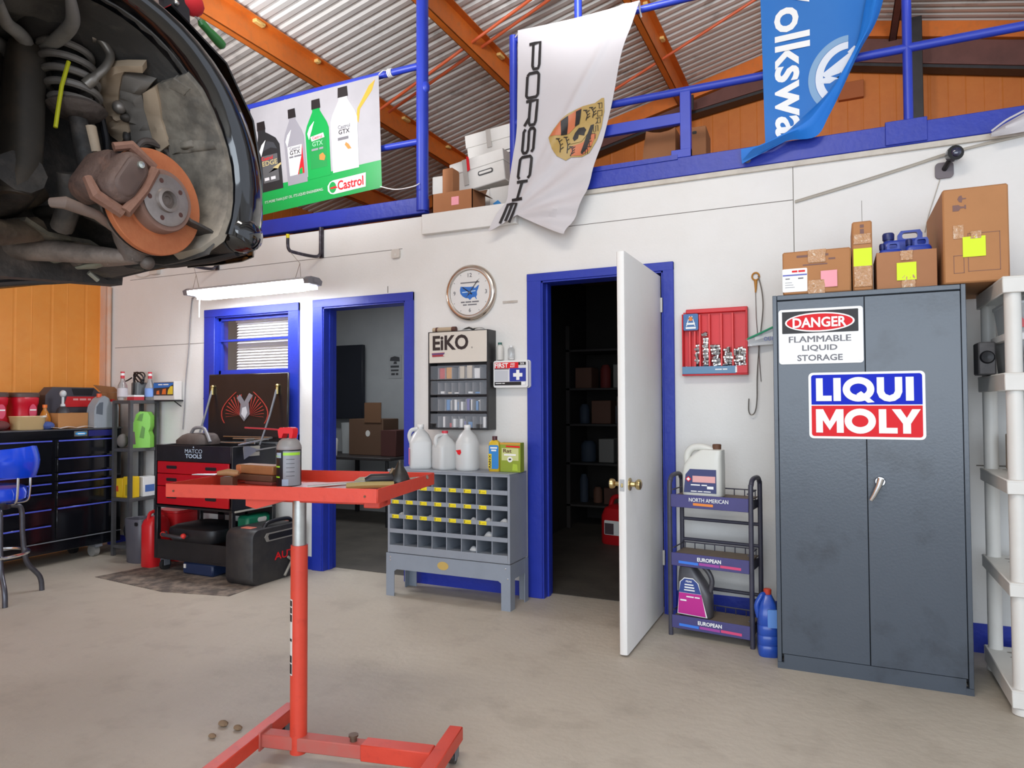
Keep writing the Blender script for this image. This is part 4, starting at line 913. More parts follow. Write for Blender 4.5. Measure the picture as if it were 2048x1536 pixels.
# magenta label jug in the bottom tray
t = thing('coolant_jug', 'dark grey jug with magenta label and pink cap in bottom tray of rack', 'jug', (-.725, -.315, .107), -7); dj = M('jug_charcoal', '4B494E', .35, n=(8, .2, '5E5C60'))
m_ = MB()
m_.loft([ring(z, w, .105*k, cx, 0, 4, 28) for z, w, cx, k in ((0, .18, 0, .92), (.012, .19, 0, 1), (.13, .185, -.002, 1), (.19, .15, -.02, .95), (.24, .11, -.036, .85), (.27, .08, -.046, .7))])
m_.tube(bez([(.075, 0, .13), (.09, 0, .2), (.065, 0, .255), (.02, 0, .285), (-.03, 0, .275)], 5), .014, 10); m_.obj('body', t, dj)
add(t, 'cap', lambda m_: m_.lathe([(.021, .268), (.022, .298), (.018, .302), (.001, .302)], (-.055, 0, 0), 'z', 18), M('cap_pink', 'E0385F', .4))
add(t, 'paper_label', lambda m_: (m_.mat(print_white), m_.plate([(-.09, .012), (.078, .008), (.03, .19), (.0, .215), (-.05, .215), (-.075, .19)], -.0535), m_.mat(M('label_magenta', 'C2298E', .45)), m_.plate([(-.086, .016), (.07, .012), (.046, .13), (-.08, .13)], -.055), m_.mat(M('label_navy2', '34498C', .45)), m_.plate([(-.08, .132), (.045, .132), (.025, .19), (.0, .21), (-.048, .21), (-.07, .19)], -.055),
    m_.mat(print_white), m_.text('PEAK', -.022, .196, .036, .010, -.0562, .03), m_.text('#8', -.022, .178, .05, .008, -.0562, .02), m_.text('#7', -.02, .163, .055, .009, -.0562, .02), m_.text('#9', -.02, .148, .06, .008, -.0562, .02), m_.text('#6 4', .0, .112, .075, .008, -.0562), m_.text('#4', -.055, .09, .035, .01, -.0562, .02))
    and None)
# blue wash jug on the floor
t = thing('washer_fluid_jug', 'ribbed blue fluid jug with red cap on the floor between rack and cabinet', 'jug', (-.335, -.46, 0), 8)
m_ = MB(); m_.loft([ring(z, .105*k, .15*k, 0, 0, 4, 28) for z, k in ((0, .92), (.012, 1), (.05, 1), (.058, .95), (.066, 1), (.10, 1), (.108, .95), (.116, 1), (.15, 1), (.158, .95), (.166, 1), (.22, .98), (.265, .75), (.295, .45), (.305, .38))])
m_.tube(bez([(-.045, -.03, .19), (-.055, -.03, .25), (-.03, -.02, .30), (-.01, 0, .302)], 5), .013, 10); m_.obj('body', t, M('blue_jug_plastic', '2850AE', .25, n=(5, .3, '1C3A86')))
add(t, 'cap', lambda m_: m_.lathe([(.019, .303), (.02, .328), (.016, .332), (.001, .332)], n=18), M('cap_red', 'C8452E', .4)); add(t, 'paper_label', lambda m_: m_.prism(rr(.05, .09, .006, .02, .2), -.083, -.07), M('label_blue2', '5E8FD8', .45))
# ================================================================ clock, lamp cabinet, first aid kit
t = thing('wall_clock', 'round wall clock with wide silver rim and blue map on its dial', 'clock', (-2.315, -.002, 2.077))
rim = M('clock_rim', 'C9BDB0', .22, .9)
t.scale = (1.1, 1, 1.1)
add(t, 'rim', lambda m_: m_.lathe([(.001, 0), (.176, 0), (.180, -.012), (.178, -.026), (.168, -.036), (.152, -.040), (.145, -.037), (.144, -.025), (.001, -.025)], (0, 0, 0), 'y', 64), rim)
add(t, 'dial', lambda m_: m_.lathe([(.001, -.0295), (.1435, -.0295), (.1435, -.028), (.001, -.028)], (0, 0, 0), 'y', 48), M('clock_dial', 'DEDCD9', .5))
mp = [(-.066, .042), (-.03, .038), (.0, .036), (.028, .037), (.034, .025), (.044, .03), (.058, .042), (.066, .044), (.058, .018), (.05, .004), (.052, -.018), (.044, -.03), (.05, -.044), (.046, -.046), (.036, -.030), (.018, -.032), (.0, -.048), (-.012, -.036), (-.03, -.034), (-.052, -.022), (-.068, -.004), (-.072, .02)]
add(t, 'map_print', lambda m_: (m_.mat(M('map_blue', '2F6FC2', .5)), m_.plate(mp, -.0296), m_.mat(M('map_pale', 'BFD9EC', .5)), m_.plate([(-.055, .0), (-.01, .002), (-.01, .008), (-.055, .006)], -.0312, .0006), m_.plate([(.008, .004), (.042, .006), (.042, .012), (.008, .010)], -.0312, .0006)))
def dialtext(m_):
    m_.mat(print_grey)
    for s, x, z, w, h in (('12', 0, .112, .030, .026), ('3', .116, .0, .014, .026), ('6', 0, -.112, .015, .026), ('9', -.112, 0, .015, .026)): m_.text(s, x, z, w, h, -.0297, .012)
    m_.text('#9', -.0, .064, .135, .009, -.0297); m_.text('#4 6 7', .0, -.06, .13, .010, -.0297); m_.text('#3 7', .0, -.078, .1, .009, -.0297)
    for k in range(12):
        if k % 3: a = R(30*k); m_.plate([(.128*math.sin(a)+d*math.cos(a), .128*math.cos(a)-d*math.sin(a)) for d in (-.0015, .0015)]+[(.136*math.sin(a)+d*math.cos(a), .136*math.cos(a)-d*math.sin(a)) for d in (.0015, -.0015)], -.0297, .0008)
add(t, 'numerals', dialtext)
def hand(m_, deg, L, w, y, tail=.02):
    a = R(deg); d = Vector((math.sin(a), math.cos(a))); n = Vector((d.y, -d.x))
    m_.plate([tuple(d*-tail+n*w), tuple(d*L+n*w*.6), tuple(d*L-n*w*.6), tuple(d*-tail-n*w)], y, .0012)
add(t, 'hour_hand', lambda m_: hand(m_, 305, .062, .004, -.033), print_black); add(t, 'minute_hand', lambda m_: hand(m_, 38, .095, .003, -.0345), print_black)
add(t, 'second_hand', lambda m_: (hand(m_, 40, .11, .001, -.036, .04), m_.lathe([(.001, -.037), (.006, -.037), (.006, -.030)], (0, 0, 0), 'y', 12)), print_grey)

t = thing('bulb_cabinet', 'black wall cabinet with white lettered header and four glass fronted shelves', 'cabinet', (-2.365, -.062, 1.117)); H2 = .685
def bc(m_):
    m_.box(-.238, -.226, -.058, .06, 0, H2, .001); m_.box(.226, .238, -.058, .06, 0, H2, .001); m_.box(-.226, .226, -.058, .06, 0, .012); m_.box(-.226, .226, -.058, .06, H2-.012, H2)
    m_.box(-.226, .226, .05, .06, .012, H2-.012)
    for z in (.125, .24, .345): m_.box(-.226, .226, -.05, .05, z, z+.006)
add(t, 'case', bc, M('case_black', '232325', .4, n=(10, .3, '3A3A3C')))
add(t, 'header_panel', lambda m_: m_.box(-.228, .228, -.062, -.054, .465, H2-.005, .003), M('header_cream', 'D9D2C7', .5, n=(5, .2, 'C6BDB0')))
add(t, 'lettering', lambda m_: (m_.mat(M('brown_ink', '2E2221', .5)), m_.text('EiKO', -.055, .605, .285, .105, -.0622, .032), m_.text('®', .116, .565, .012, .012, -.0622, 0), m_.mat(M('logo_red', 'A33A44', .5)), m_.plate([(-.205, .535), (-.10, .538), (-.115, .515), (-.10, .51), (-.2, .508)], -.0625), m_.mat(M('logo_violet', '5B4E80', .5)), m_.plate([(-.203, .532), (-.10, .534), (-.105, .525), (-.203, .523)], -.064)))
inner = M('case_inner', '464042', .7)
add(t, 'back_panel', lambda m_: m_.box(-.225, .225, .046, .0495, .013, .46), inner)
dv = M('divider_clear', 'B8B4B6', .25, tr=.3)
for x in (-.16, -.105, -.05, .005, .06, .115, .17): add(t, 'divider', lambda m_: [m_.box(x-.0012, x+.0012, -.05, .045, z, z+.08) for z in (.0125, .1315, .2465, .3515)], dv)
for z in (.012, .127, .242, .347):
    add(t, 'shelf_window', lambda m_: m_.box(-.222, .222, -.0535, -.0515, z+.002, z+.098), case_pane)
add(t, 'latch', lambda m_: m_.lathe([(.001, -.06), (.006, -.06), (.007, -.053)], (0, 0, .237), 'y', 10), black)
bw = [M('pack_white', 'E3E1E0', .6), M('pack_blue', '5B86B8', .6), M('pack_red', 'C24A44', .6), M('pack_amber', 'CE9246', .6), M('pack_violet', '6C64A0', .6), M('pack_card', 'C9BBA8', .6)]
lay = {.354: [(-.135, .045, .075, 2), (-.08, .045, .08, 3), (.02, .04, .085, 5), (.08, .04, .09, 5), (.14, .045, .07, 0)], .249: [(-.135, .03, .018, 0), (-.075, .03, .012, 5), (-.02, .04, .01, 0), (.09, .04, .014, 0), (.145, .04, .012, 1)],
       .134: [(-.085, .035, .075, 1), (-.07, .012, .07, 0), (-.03, .02, .075, 0), (-.005, .015, .06, 1), (.02, .018, .06, 0), (.075, .035, .08, 4), (.09, .02, .075, 0), (.145, .03, .065, 1), (.155, .014, .07, 0)],
       .015: [(-.12, .022, .075, 0), (-.04, .02, .06, 0), (.015, .02, .06, 0), (.085, .03, .04, 1), (.195, .02, .075, 0), (-.07, .015, .03, 2), (.05, .02, .045, 4)]}
for z, row in lay.items():
    for x, w, h, c_ in row:
        o = MB(); o.box(-w/2, w/2, -.02, .02, 0, h, .0015); o = o.obj('bulb_carton', None, bw[c_]); o.location = (-2.365+x, -.062-.015, 1.117+z)
        tag(o, 'small bulb carton behind the glass of the lettered wall cabinet', 'carton', 'bulb cartons in the wall cabinet')
t = thing('wood_block', 'short pale roll with dark ends lying on the bulb cabinet', 'roll', (-2.51, -.06, 1.8025)); add(t, 'roll', lambda m_: m_.tube([(-.085, 0, .018), (.085, 0, .018)], .018, 12), M('roll_pale', 'B9A489', .7)); [add(t, 'clip', lambda m_: m_.tube([(a_, 0, .018), (b_, 0, .018)], .020, 12), M('brown_clip', '5C3A30', .6)) for a_, b_ in ((-.06, -.045), (.07, .1))]
t = thing('paper_scrap', 'crumpled white paper scrap lying on the bulb cabinet', 'paper', (-2.27, -.06, 1.8025)); add(t, 'paper', lambda m_: m_.sheet([[(x, y, .006+.028*abs(math.sin(x*30+y*20))*(1-abs(x)*8)) for y in (-.03, 0, .03)] for x in (-.08, -.05, -.02, .01, .04, .08)], .001), off_white)

t = thing('first_aid_kit', 'white plastic first aid case with blue cross panel on the wall', 'first aid kit', (-1.985, -.04, 1.405)); fx = .128
add(t, 'case', lambda m_: (m_.prism(rr(.256, .182, .014, 0, .091), -.03, .0), m_.prism(rr(.262, .188, .016, .0, .091), .002, .038)), white); add(t, 'hanger', lambda m_: m_.tube([(.10, .03, .18), (.105, .03, .2), (.115, .03, .205), (.122, .03, .195), (.125, .03, .18)], .003, 6), white)
def kit(m_):
    y = -.031; q = lambda x0, x1, z0, z1: [(x0, z0), (x1, z0), (x1, z1), (x0, z1)]
    m_.mat(M('kit_label', 'DADADD', .5)); m_.plate(q(-.118, .115, .015, .17), y)
    m_.mat(print_red); m_.plate(q(-.118, .06, .13, .17), y-.0012, .0012); m_.mat(M('kit_navy', '23359C', .45)); m_.plate(q(-.005, .115, .04, .13), y-.0012, .0012); m_.mat(print_black); m_.plate(q(-.118, .08, .015, .038), y-.0012, .0012); m_.plate(q(.06, .115, .15, .17), y-.0012, .0012)
    m_.mat(print_white); m_.plate([(.045, .05), (.068, .05), (.068, .072), (.09, .072), (.09, .096), (.068, .096), (.068, .118), (.045, .118), (.045, .096), (.022, .096), (.022, .072), (.045, .072)], y-.0026, .0012)
    m_.text('FIRST', -.065, .15, .1, .032, y-.0026, .03); m_.text('AID', .018, .158, .035, .012, y-.0026, .02); m_.text('KIT', .018, .141, .035, .012, y-.0026, .02); m_.text('25', .088, .16, .03, .012, y-.0026, .02); m_.text('#7 3', -.075, .028, .07, .006, y-.0026)
    m_.mat(print_grey); m_.plate(q(-.118, -.01, .122, .13), y-.0014, .001); m_.mat(M('kit_grey', 'C3C6CC', .5)); m_.plate(q(-.115, -.018, .045, .115), y-.0016, .001); m_.mat(print_white); m_.plate(q(.085, .11, .017, .037), y-.0026, .001)
add(t, 'front_label', kit)
for x, lab, h, cp in ((-2.082, 'white bottle with teal cap standing on the first aid kit', .12, M('cap_teal', '37685F', .5)), (-1.998, 'clear empty bottle standing on the first aid kit', .095, None)):
    t = thing('small_bottle', lab, 'bottle', (x, -.03, 1.595)); k = .8 if cp else .75
    m_ = MB(); m_.lathe([(.001, 0), (.028*k, 0), (.03*k, .004), (.03*k, h*.72), (.026*k, h*.8), (.012, h*.86), (.012, h*.9), (.001, h*.9)]); m_.obj('body', t, off_white if cp else clear)
    add(t, 'cap', lambda m_: m_.lathe([(.014, h*.88), (.014, h), (.001, h)]), cp or white)
t = thing('tape_scrap', 'torn strip of tape stuck on the wall right of the clock', 'tape', (-2.015, -.002, 1.995)); add(t, 'strip', lambda m_: m_.sheet([[(x, -.003-.004*math.sin(x*90), z) for z in (-.008, .008)] for x in (-.055, -.03, -.01, .01, .03, .055)], .001), M('tape_dirty', 'B7AEA4', .6))
t = thing('wall_sensor', 'small white square sensor on the wall above the office door', 'sensor', (-2.95, -.001, 2.415)); add(t, 'case', lambda m_: m_.prism(rr(.07, .065, .012), -.02, 0), M('sensor_white', 'CFC8BF', .5)); add(t, 'sensor_lens', lambda m_: m_.prism(oval(.02, .02, 0, -.008, 12), -.0215, -.019), off_white)
t = thing('junction_box', 'white junction box with drooping wire on the far left wall', 'box', (-5.545, -.001, 2.525)); add(t, 'case', lambda m_: m_.prism(rr(.10, .105, .01), -.04, 0), M('jbox', 'CFC9C1', .5)); add(t, 'wire', lambda m_: m_.tube(bez([(-.04, -.012, -.03), (-.14, -.012, -.06), (-.26, -.012, -.04), (-.33, -.008, .06)], 5), .005, 6), off_white)

# ---------------------------------------------------------------- shop light on two wall hooks
def hook(label, pts, first_pt):
    t = thing('wall_hook', label, 'hook', first_pt, 0, 'wall hooks')
    return t
pipe = M('hook_steel', '38333A', .4, .3, n=(20, .5, '76717A', .5, .62))
hk = thing('wall_hook', 'dark bent pipe hook with yellow tip on the wall right of centre window', 'hook', (-3.655, -.02, 2.45), 0, 'wall hooks holding the shop light')
add(hk, 'arm', lambda m_: (m_.tube(bez([(.0, 0, .24), (0, 0, .08), (0, -.01, .02), (-.02, -.06, .0), (-.05, -.25, .0), (-.055, -.29, .015), (-.055, -.30, .05), (-.055, -.30, .10)], 5), .0125, 10)), pipe)
add(hk, 'back_strap', lambda m_: m_.box(-.02, .02, .005, .019, .0, .24, .003), pipe); add(hk, 'tip', lambda m_: m_.cyl((-.055, -.30, .095), (-.055, -.30, .125), .0135, n=12), yellow)
dup(hk, (-4.785, -.02, 2.45), 'dark bent pipe hook with yellow tip on the wall above the left lamp end')
hk['label'] = 'dark bent pipe hook with yellow tip above the right lamp end'
sl = thing('shop_light', 'long lit shop light hanging under the two wall hooks', 'lamp', (-4.11, -.30, 2.15))
m_ = MB(); m_.prism([(-.08, .066), (-.045, .085), (.045, .085), (.082, .066), (.082, .008), (.079, .008), (.078, .062), (-.078, .062)], -.60, .60, 'x'); m_.obj('housing', sl, M('lamp_housing', 'C9C7C5', .4, .2))
m_ = MB(); m_.loft([[(-.58, -.072, .0615), (.58, -.072, .0615), (.595, 0, .0615), (.58, .072, .0615), (-.58, .072, .0615), (-.595, 0, .0615)], [(-.50, -.06, .0), (.50, -.06, .0), (.57, 0, .0), (.50, .06, .0), (-.50, .06, .0), (-.57, 0, .0)]]); m_.obj('diffuser', sl, lamp_on)
for s in (-1, 1): add(sl, 'end_cap', lambda m_: (m_.prism([(-.08, .064), (-.045, .086), (.045, .086), (.08, .064), (.07, .03), (-.07, .03)], s*.60, s*.645, 'x'), m_.box(s*.645, s*.651, -.02, .02, .045, .075)), M('cap_grey', '77757A', .45))
for x, s in ((.51, 1), (-.625, -1)): add(sl, 'hanging_wire', lambda m_: (m_.tube([(x, 0, .075), (x-.01 if s > 0 else x+.04, 0, .2), (x-.11 if s > 0 else x+.0, 0, .30)], .002, 5), m_.tube([(x-.06 if s > 0 else x+.08, 0, .075), (x-.01 if s > 0 else x+.04, 0, .2)], .002, 5)), steel)
add(sl, 'pull_chain', lambda m_: m_.tube([(-.52, -.02, .02), (-.525, -.02, -.15)], .004, 6), print_white)
pc = thing('power_cord', 'thin grey cord running down the wall left of the window', 'cord', (-5.1, -.012, 1.6)); add(pc, 'cord', lambda m_: m_.tube(bez([(.37, -.27, .60), (.15, -.1, .60), (.02, .0, .62), (.0, 0, .45), (-.012, .0, .22), (-.025, 0, .1), (-.05, 0, -.1), (-.06, 0, -.3), (-.08, 0, -.52)], 6), .005, 6), M('cord_grey', '8C8A8C', .6))

# ---------------------------------------------------------------- grey bin cabinet with jugs
bu = thing('bin_cabinet', 'grey steel pigeonhole cabinet on legs with yellow bin labels', 'cabinet', (-2.32, -.22, 0)); bm_ = M('bin_grey', '8F96A0', .42, n=(7, .3, '7A808A')); hw, y0, y1 = .46, -.135, .13
m_ = MB(); m_.box(-hw, -hw+.016, y0, y1, .29, .845, .001); m_.box(hw-.016, hw, y0, y1, .29, .845, .001); m_.box(-hw, hw, y0-.003, y1, .846, .852, .001); m_.box(-hw+.016, hw-.016, y1-.006, y1-.001, .29, .845); m_.box(-hw+.0161, hw-.0161, y0, y0+.012, .291, .338); m_.box(-hw+.0161, hw-.0161, y0, y0+.01, .832, .8455)
m_.obj('shell', bu, bm_); pit = .0985; cw = (2*hw-.032)/8
m_ = MB()
for k in range(1, 8): x = -hw+.016+cw*k; m_.box(x-.003, x+.003, y0+.003, y1-.007, .338, .832)
m_.obj('dividers', bu, bm_)
for r_ in range(5):
    z = .338+pit*r_; m_ = MB(); m_.box(-hw+.0162, hw-.0162, y0+.002, y1-.007, z-.004, z); m_.box(-hw+.0161, hw-.0161, y0-.001, y0+.0019, z-.012, z+.016 if r_ else z+.004); sf = m_.obj('bin_shelf', bu, bm_)
    if r_ >= 2:
        for k in range(8 if r_ < 0 else 7):
            if r_ == 4 and k < 2: continue
            x = -hw+.016+cw*(k+.42); l_ = MB().mat(yellow); l_.box(x-.025, x+.028, y0-.003, y0-.0012, z-.011, z+.013); l_.mat(print_black); l_.box(x-.022, x-.015, y0-.0036, y0-.003, z-.006, z-.001); l_.box(x-.022, x-.015, y0-.0036, y0-.003, z+.003, z+.008); l_.mat(M('label_ochre', 'C4AE1C', .5)); l_.box(x-.006, x+.02, y0-.0036, y0-.003, z-.004, z+.0); l_.obj('bin_label', sf)
st_ = M('bin_stand', '8B94A0', .42, n=(7, .3, '78808B'))
m_ = MB(); a = .058
m_.prism([(-hw-.006, 0), (-hw+a, 0), (-hw+a, .168), (-hw+a+.02, .182), (hw-a-.02, .182), (hw-a, .168), (hw-a, 0), (hw+.006, 0), (hw+.006, .288), (-hw-.006, .288)], y0-.009, y0-.004)
m_.prism([(-hw-.006, 0), (-hw+a, 0), (-hw+a, .19), (hw-a, .19), (hw-a, 0), (hw+.006, 0), (hw+.006, .28), (-hw-.006, .28)], y1+.002, y1+.006)
for s in (-1, 1):
    m_.box(s*(hw+.001), s*(hw+.006), y0-.004, y0+.06, 0, .285); m_.box(s*(hw+.001), s*(hw+.006), y1-.05, y1+.002, 0, .285); m_.box(s*(hw+.001), s*(hw+.0055), y0+.06, y1-.05, .19, .285)
m_.obj('stand', bu, st_)
m_ = MB(); m_.prism(oval(.085, .055, -.02, .238, 14), y0-.0105, y0-.0092); m_.obj('worn_sticker', bu, M('worn_yellow', 'C2A55C', .6))
for x, z in ((-.43, .262), (.435, .262), (-.43, .24), (.45, .20)): add(bu, 'bolt', lambda m_: m_.lathe([(.001, -.004), (.005, -.003), (.005, 0)], (x, y0-.009, z), 'y', 8), chrome)
scr = M('scrap_light', 'C9CBCC', .5)
for k, (c_, r_, w) in enumerate(((6, 1, .05), (5, 0, .045), (5, 2, .03), (6, 2, .035), (0, 2, .03), (7, 2, .04), (2, 2, .02))):
    t = thing('parts_bag', 'small clear parts bag lying in an open bin of the grey cabinet', 'bag', (-2.32-hw+.016+cw*(c_+.55), -.22-.07, .3385+pit*r_), 0, 'small bags in the grey bins'); m_ = MB(); m_.loft([ring(z, w*1.5*q, .05*q, .003*math.sin(k+z*99), 0, 2.6, 12) for z, q in ((0, .8), (.006, 1), (w*.35, .8), (w*.6, .45), (w*.7, .2))]); m_.obj('bag', t, scr)
# jugs and bottles on it
def gallon(label, x, rz, capm, mark=None, lid=True, handle=True, square=True):
    t = thing('gallon_jug', label, 'jug', (x, -.20, .8525), rz, 'gallon jugs on the bin cabinet'); m_ = MB(); pp = 5 if square else 2.2
    m_.loft([ring(z, .155*k, .155*k, 0, 0, p_, 32) for z, k, p_ in ((0, .9, pp), (.008, .98, pp), (.02, 1, pp), (.17, 1, pp), (.18, .985, pp), (.19, .98, max(pp-1.5, 2)), (.235, .72, 2.2), (.262, .38, 2), (.27, .28, 2), (.285, .28, 2))])
    if handle: m_.tube(bez([(-.066, 0, .175), (-.078, 0, .225), (-.062, 0, .262), (-.02, 0, .272)], 5), .014, 10)
    m_.obj('body', t, milky)
    if lid: add(t, 'cap', lambda m_: m_.lathe([(.023, .283), (.023, .302), (.001, .303)], n=18), capm)
    if mark: mark(t)
    return t
gallon('leftmost clear gallon jug on the grey bin cabinet, with pink edge label', -2.615, 35, white, lambda t: add(t, 'paper_label', lambda m_: m_.box(-.082, -.0775, -.06, .02, .03, .14), M('label_pink', 'D87A9A', .5)))
gallon('middle clear gallon jug with red cap on the grey bin cabinet', -2.42, 60, M('cap_red2', 'D2394A', .4), None).scale = (.95, .95, .86)
gallon('round shouldered gallon jug with small red mark on the grey bin cabinet', -2.245, 0, white, lambda t: add(t, 'red_mark', lambda m_: m_.prism([(-.045, .135), (-.01, .14), (-.005, .12), (-.015, .105), (-.03, .11), (-.035, .122)], -.0815, -.0775), print_red), True, False, False)
t = thing('rain_bottle', 'yellow and blue flat bottle with dark cap on the bin cabinet', 'bottle', (-2.035, -.21, .8525)); m_ = MB()
m_.loft([ring(z, w, .045*k, 0, 0, 4, 24) for z, w, k in ((0, .074, .9), (.006, .08, 1), (.17, .08, 1), (.19, .074, .95), (.20, .05, .7), (.205, .036, .6))]); m_.obj('body', t, M('bottle_yellow', 'D2B02A', .35))
add(t, 'cap', lambda m_: m_.lathe([(.017, .203), (.017, .23), (.001, .231)], n=16), M('cap_maroon', '50282E', .4)); add(t, 'paper_label', lambda m_: (m_.mat(M('label_cyan', '2F86CE', .45)), m_.plate(rr(.07, .155, .012, .003, .095), -.0225), m_.mat(M('label_yellow2', 'E8CE2A', .45)), m_.plate([(-.036, .02), (-.012, .02), (-.012, .115), (-.036, .115)], -.0242), m_.mat(print_white), m_.text('#6', .004, .155, .05, .012, -.0242, .02), m_.text('#5', .004, .138, .036, .012, -.0242, .02), m_.mat(print_black), m_.text('RAIN·X', -.024, .067, .085, .016, -.0258, .03, rot=90)))
t = thing('repellent_box', 'green rodent repellent box beside the yellow bottle', 'box', (-1.915, -.20, .8525)); m_ = MB(); m_.box(-.073, .073, -.03, .03, 0, .19, .002); m_.obj('carton', t, M('box_green', '8FA02C', .5, n=(4, .3, '7A9A34')))
add(t, 'paper_label', lambda m_: (m_.mat(M('box_orange', 'D29A3C', .5)), m_.plate([(-.073, .178), (.073, .178), (.073, .19), (-.073, .19)], -.0301), m_.mat(print_red), m_.plate([(-.03, .162), (.07, .158), (.07, .17), (-.03, .172)], -.0301), m_.mat(M('box_pale', 'C9CE8A', .5)), m_.plate([(-.06, .075), (.06, .075), (.06, .155), (-.06, .155)], -.0301), m_.mat(M('box_ink2', '5E3826', .5)), m_.text('Rat', -.018, .138, .06, .024, -.0318, .02), m_.mat(print_white), m_.text('#8', -.0, .112, .085, .013, -.0318, .02), m_.plate(oval(.036, .036, .0, .082), -.0318), m_.mat(print_black), m_.plate([(-.009, .078), (.0, .076), (.01, .08), (.007, .09), (.0, .087), (-.006, .09)], -.0334), m_.mat(M('box_leaf', 'A9C23A', .5)), m_.plate([(.015, .01), (.055, .01), (.05, .05), (.02, .055)], -.0301)))

# ---------------------------------------------------------------- seen through the office door
t = thing('chalk_board', 'large dark panel leaning against the grey office back wall', 'panel', (-5.356, 2.48, 0)); add(t, 'panel', lambda m_: m_.box(-.75, .21, 0, .06, 1.12, 2.01, .004), M('board_navy', '171A24', .5)); add(t, 'foot', lambda m_: [m_.box(x, x+.04, .01, .05, 0, 1.12) for x in (-.6, .1)], black)
t = thing('wall_notice', 'small printed notice on the office back wall', 'poster', (-4.755, 2.598, 1.74)); add(t, 'paper', lambda m_: (m_.mat(M('notice_grey', '9B9D9E', .6)), m_.box(-.092, .092, -.003, 0, -.14, .14), m_.mat(M('notice_ink', '3C3C3F', .6)), m_.plate([(-.07, .07), (.07, .06), (.065, .11), (.0, .125), (-.06, .11)], -.0032), m_.plate([(-.02, .03), (.03, .03), (.025, .06), (-.01, .06)], -.0032), m_.text('#5', 0, -.0, .12, .03, -.0032, .02), m_.text('#4', 0, -.045, .11, .025, -.0032, .02), m_.text('#3 2', 0, -.09, .1, .03, -.0032, .02)))
dk = thing('office_table', 'dark table with metal legs in the back office', 'table', (-4.95, 2.05, 0)); add(dk, 'tabletop', lambda m_: m_.box(-.8, .75, -.35, .35, .70, .73, .004), M('table_dark', '2F2A2A', .5))
for x in (-.72, .68):
    for y in (-.3, .3): add(dk, 'leg', lambda m_: m_.cyl((x, y, 0), (x, y, .70), .018, n=10), black)
for x0, x1 in ((-.35, -.1), (-.1, -.35)): add(dk, 'brace', lambda m_: m_.tube([(x0, -.3, .1), (x1, -.3, .69)], .012, 8), mid_grey)
t = thing('dark_carton', 'dark brown box with round pale mark on the office table', 'box', (-4.70, 2.12, .731)); add(t, 'carton', lambda m_: m_.box(-.24, .22, -.15, .15, 0, .40, .005), M('carton_dark', '5E4432', .8)); add(t, 'flap', lambda m_: m_.box(-.02, .2, -.16, -.15, .36, .58), card_dim); add(t, 'round_mark', lambda m_: m_.prism(oval(.06, .07, .02, .24, 16), -.153, -.1505), off_white)
t = thing('dark_carton', 'reddish box right of the round marked box in the office', 'box', (-4.38, 2.05, .731)); add(t, 'carton', lambda m_: m_.box(-.08, .12, -.15, .15, 0, .28, .005), M('carton_red', '4A2521', .8))
t = thing('white_bin', 'white plastic bin standing at the left on the office table', 'bin', (-5.30, 1.95, .731)); add(t, 'tub', lambda m_: m_.loft([ring(z, .2*k, .2*k, 0, 0, 5, 24) for z, k in ((0, .9), (.42, 1), (.43, 1.03))]), off_white)
t = thing('white_bin', 'grey plastic bin between white bin and box on office table', 'bin', (-5.07, 2.2, .731)); add(t, 'tub', lambda m_: m_.loft([ring(z, .22*k, .2*k, 0, 0, 5, 24) for z, k in ((0, .9), (.34, 1), (.35, 1.03))]), M('bin_pale', 'B5B8B8', .5))
t = thing('paper_cup', 'white cup on the office table in front of the boxes', 'cup', (-5.02, 1.82, .731)); add(t, 'cup', lambda m_: m_.lathe([(.03, 0), (.042, .17), (.03, .19), (.001, .19)]), off_white)
t = thing('papers', 'white papers at the front edge of the office table', 'paper', (-5.1, 1.76, .731)); add(t, 'sheets', lambda m_: m_.box(-.12, .12, -.04, .05, 0, .008), off_white)
t = thing('wooden_chair', 'wooden chair back leaning at the left of the office table', 'chair', (-5.28, 1.5, 0)); add(t, 'back_post', lambda m_: m_.tube(bez([(-.10, 0, 0), (-.06, 0, .4), (.0, .03, .76)], 5), .022, 8), wood); add(t, 'seat', lambda m_: m_.box(-.5, -.05, -.18, .2, .40, .44, .01), dark_wood)
for x, y in ((-.46, -.15), (-.46, .16), (-.12, .16)): add(t, 'leg', lambda m_: m_.cyl((x, y, 0), (x, y, .4), .017, n=8), dark_wood)

# ---------------------------------------------------------------- seen through the storeroom door
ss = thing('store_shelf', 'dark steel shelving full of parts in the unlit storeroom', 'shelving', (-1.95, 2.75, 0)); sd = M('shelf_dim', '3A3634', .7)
for z in (.25, .68, 1.08, 1.45, 1.85): add(ss, 'shelf', lambda m_: m_.box(-.6, 1.6, -.25, .3, z-.02, z), sd)
for x in (-.58, .35, 1.56): add(ss, 'post', lambda m_: m_.box(x-.02, x+.02, -.25, -.21, 0, 2.1), sd)
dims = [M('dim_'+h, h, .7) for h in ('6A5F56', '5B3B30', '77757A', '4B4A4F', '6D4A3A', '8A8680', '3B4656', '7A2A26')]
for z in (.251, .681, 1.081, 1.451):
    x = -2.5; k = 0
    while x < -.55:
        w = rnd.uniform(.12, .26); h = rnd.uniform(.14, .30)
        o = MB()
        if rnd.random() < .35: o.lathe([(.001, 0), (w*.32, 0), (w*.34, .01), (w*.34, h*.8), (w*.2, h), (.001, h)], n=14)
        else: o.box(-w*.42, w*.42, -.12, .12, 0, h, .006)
        o = o.obj('stored_box', None, rnd.choice(dims)); o.location = (x+w/2, 2.72, z); tag(o, 'dim stored part on the dark storeroom shelving', 'box', 'parts on the storeroom shelving'); x += w+.015
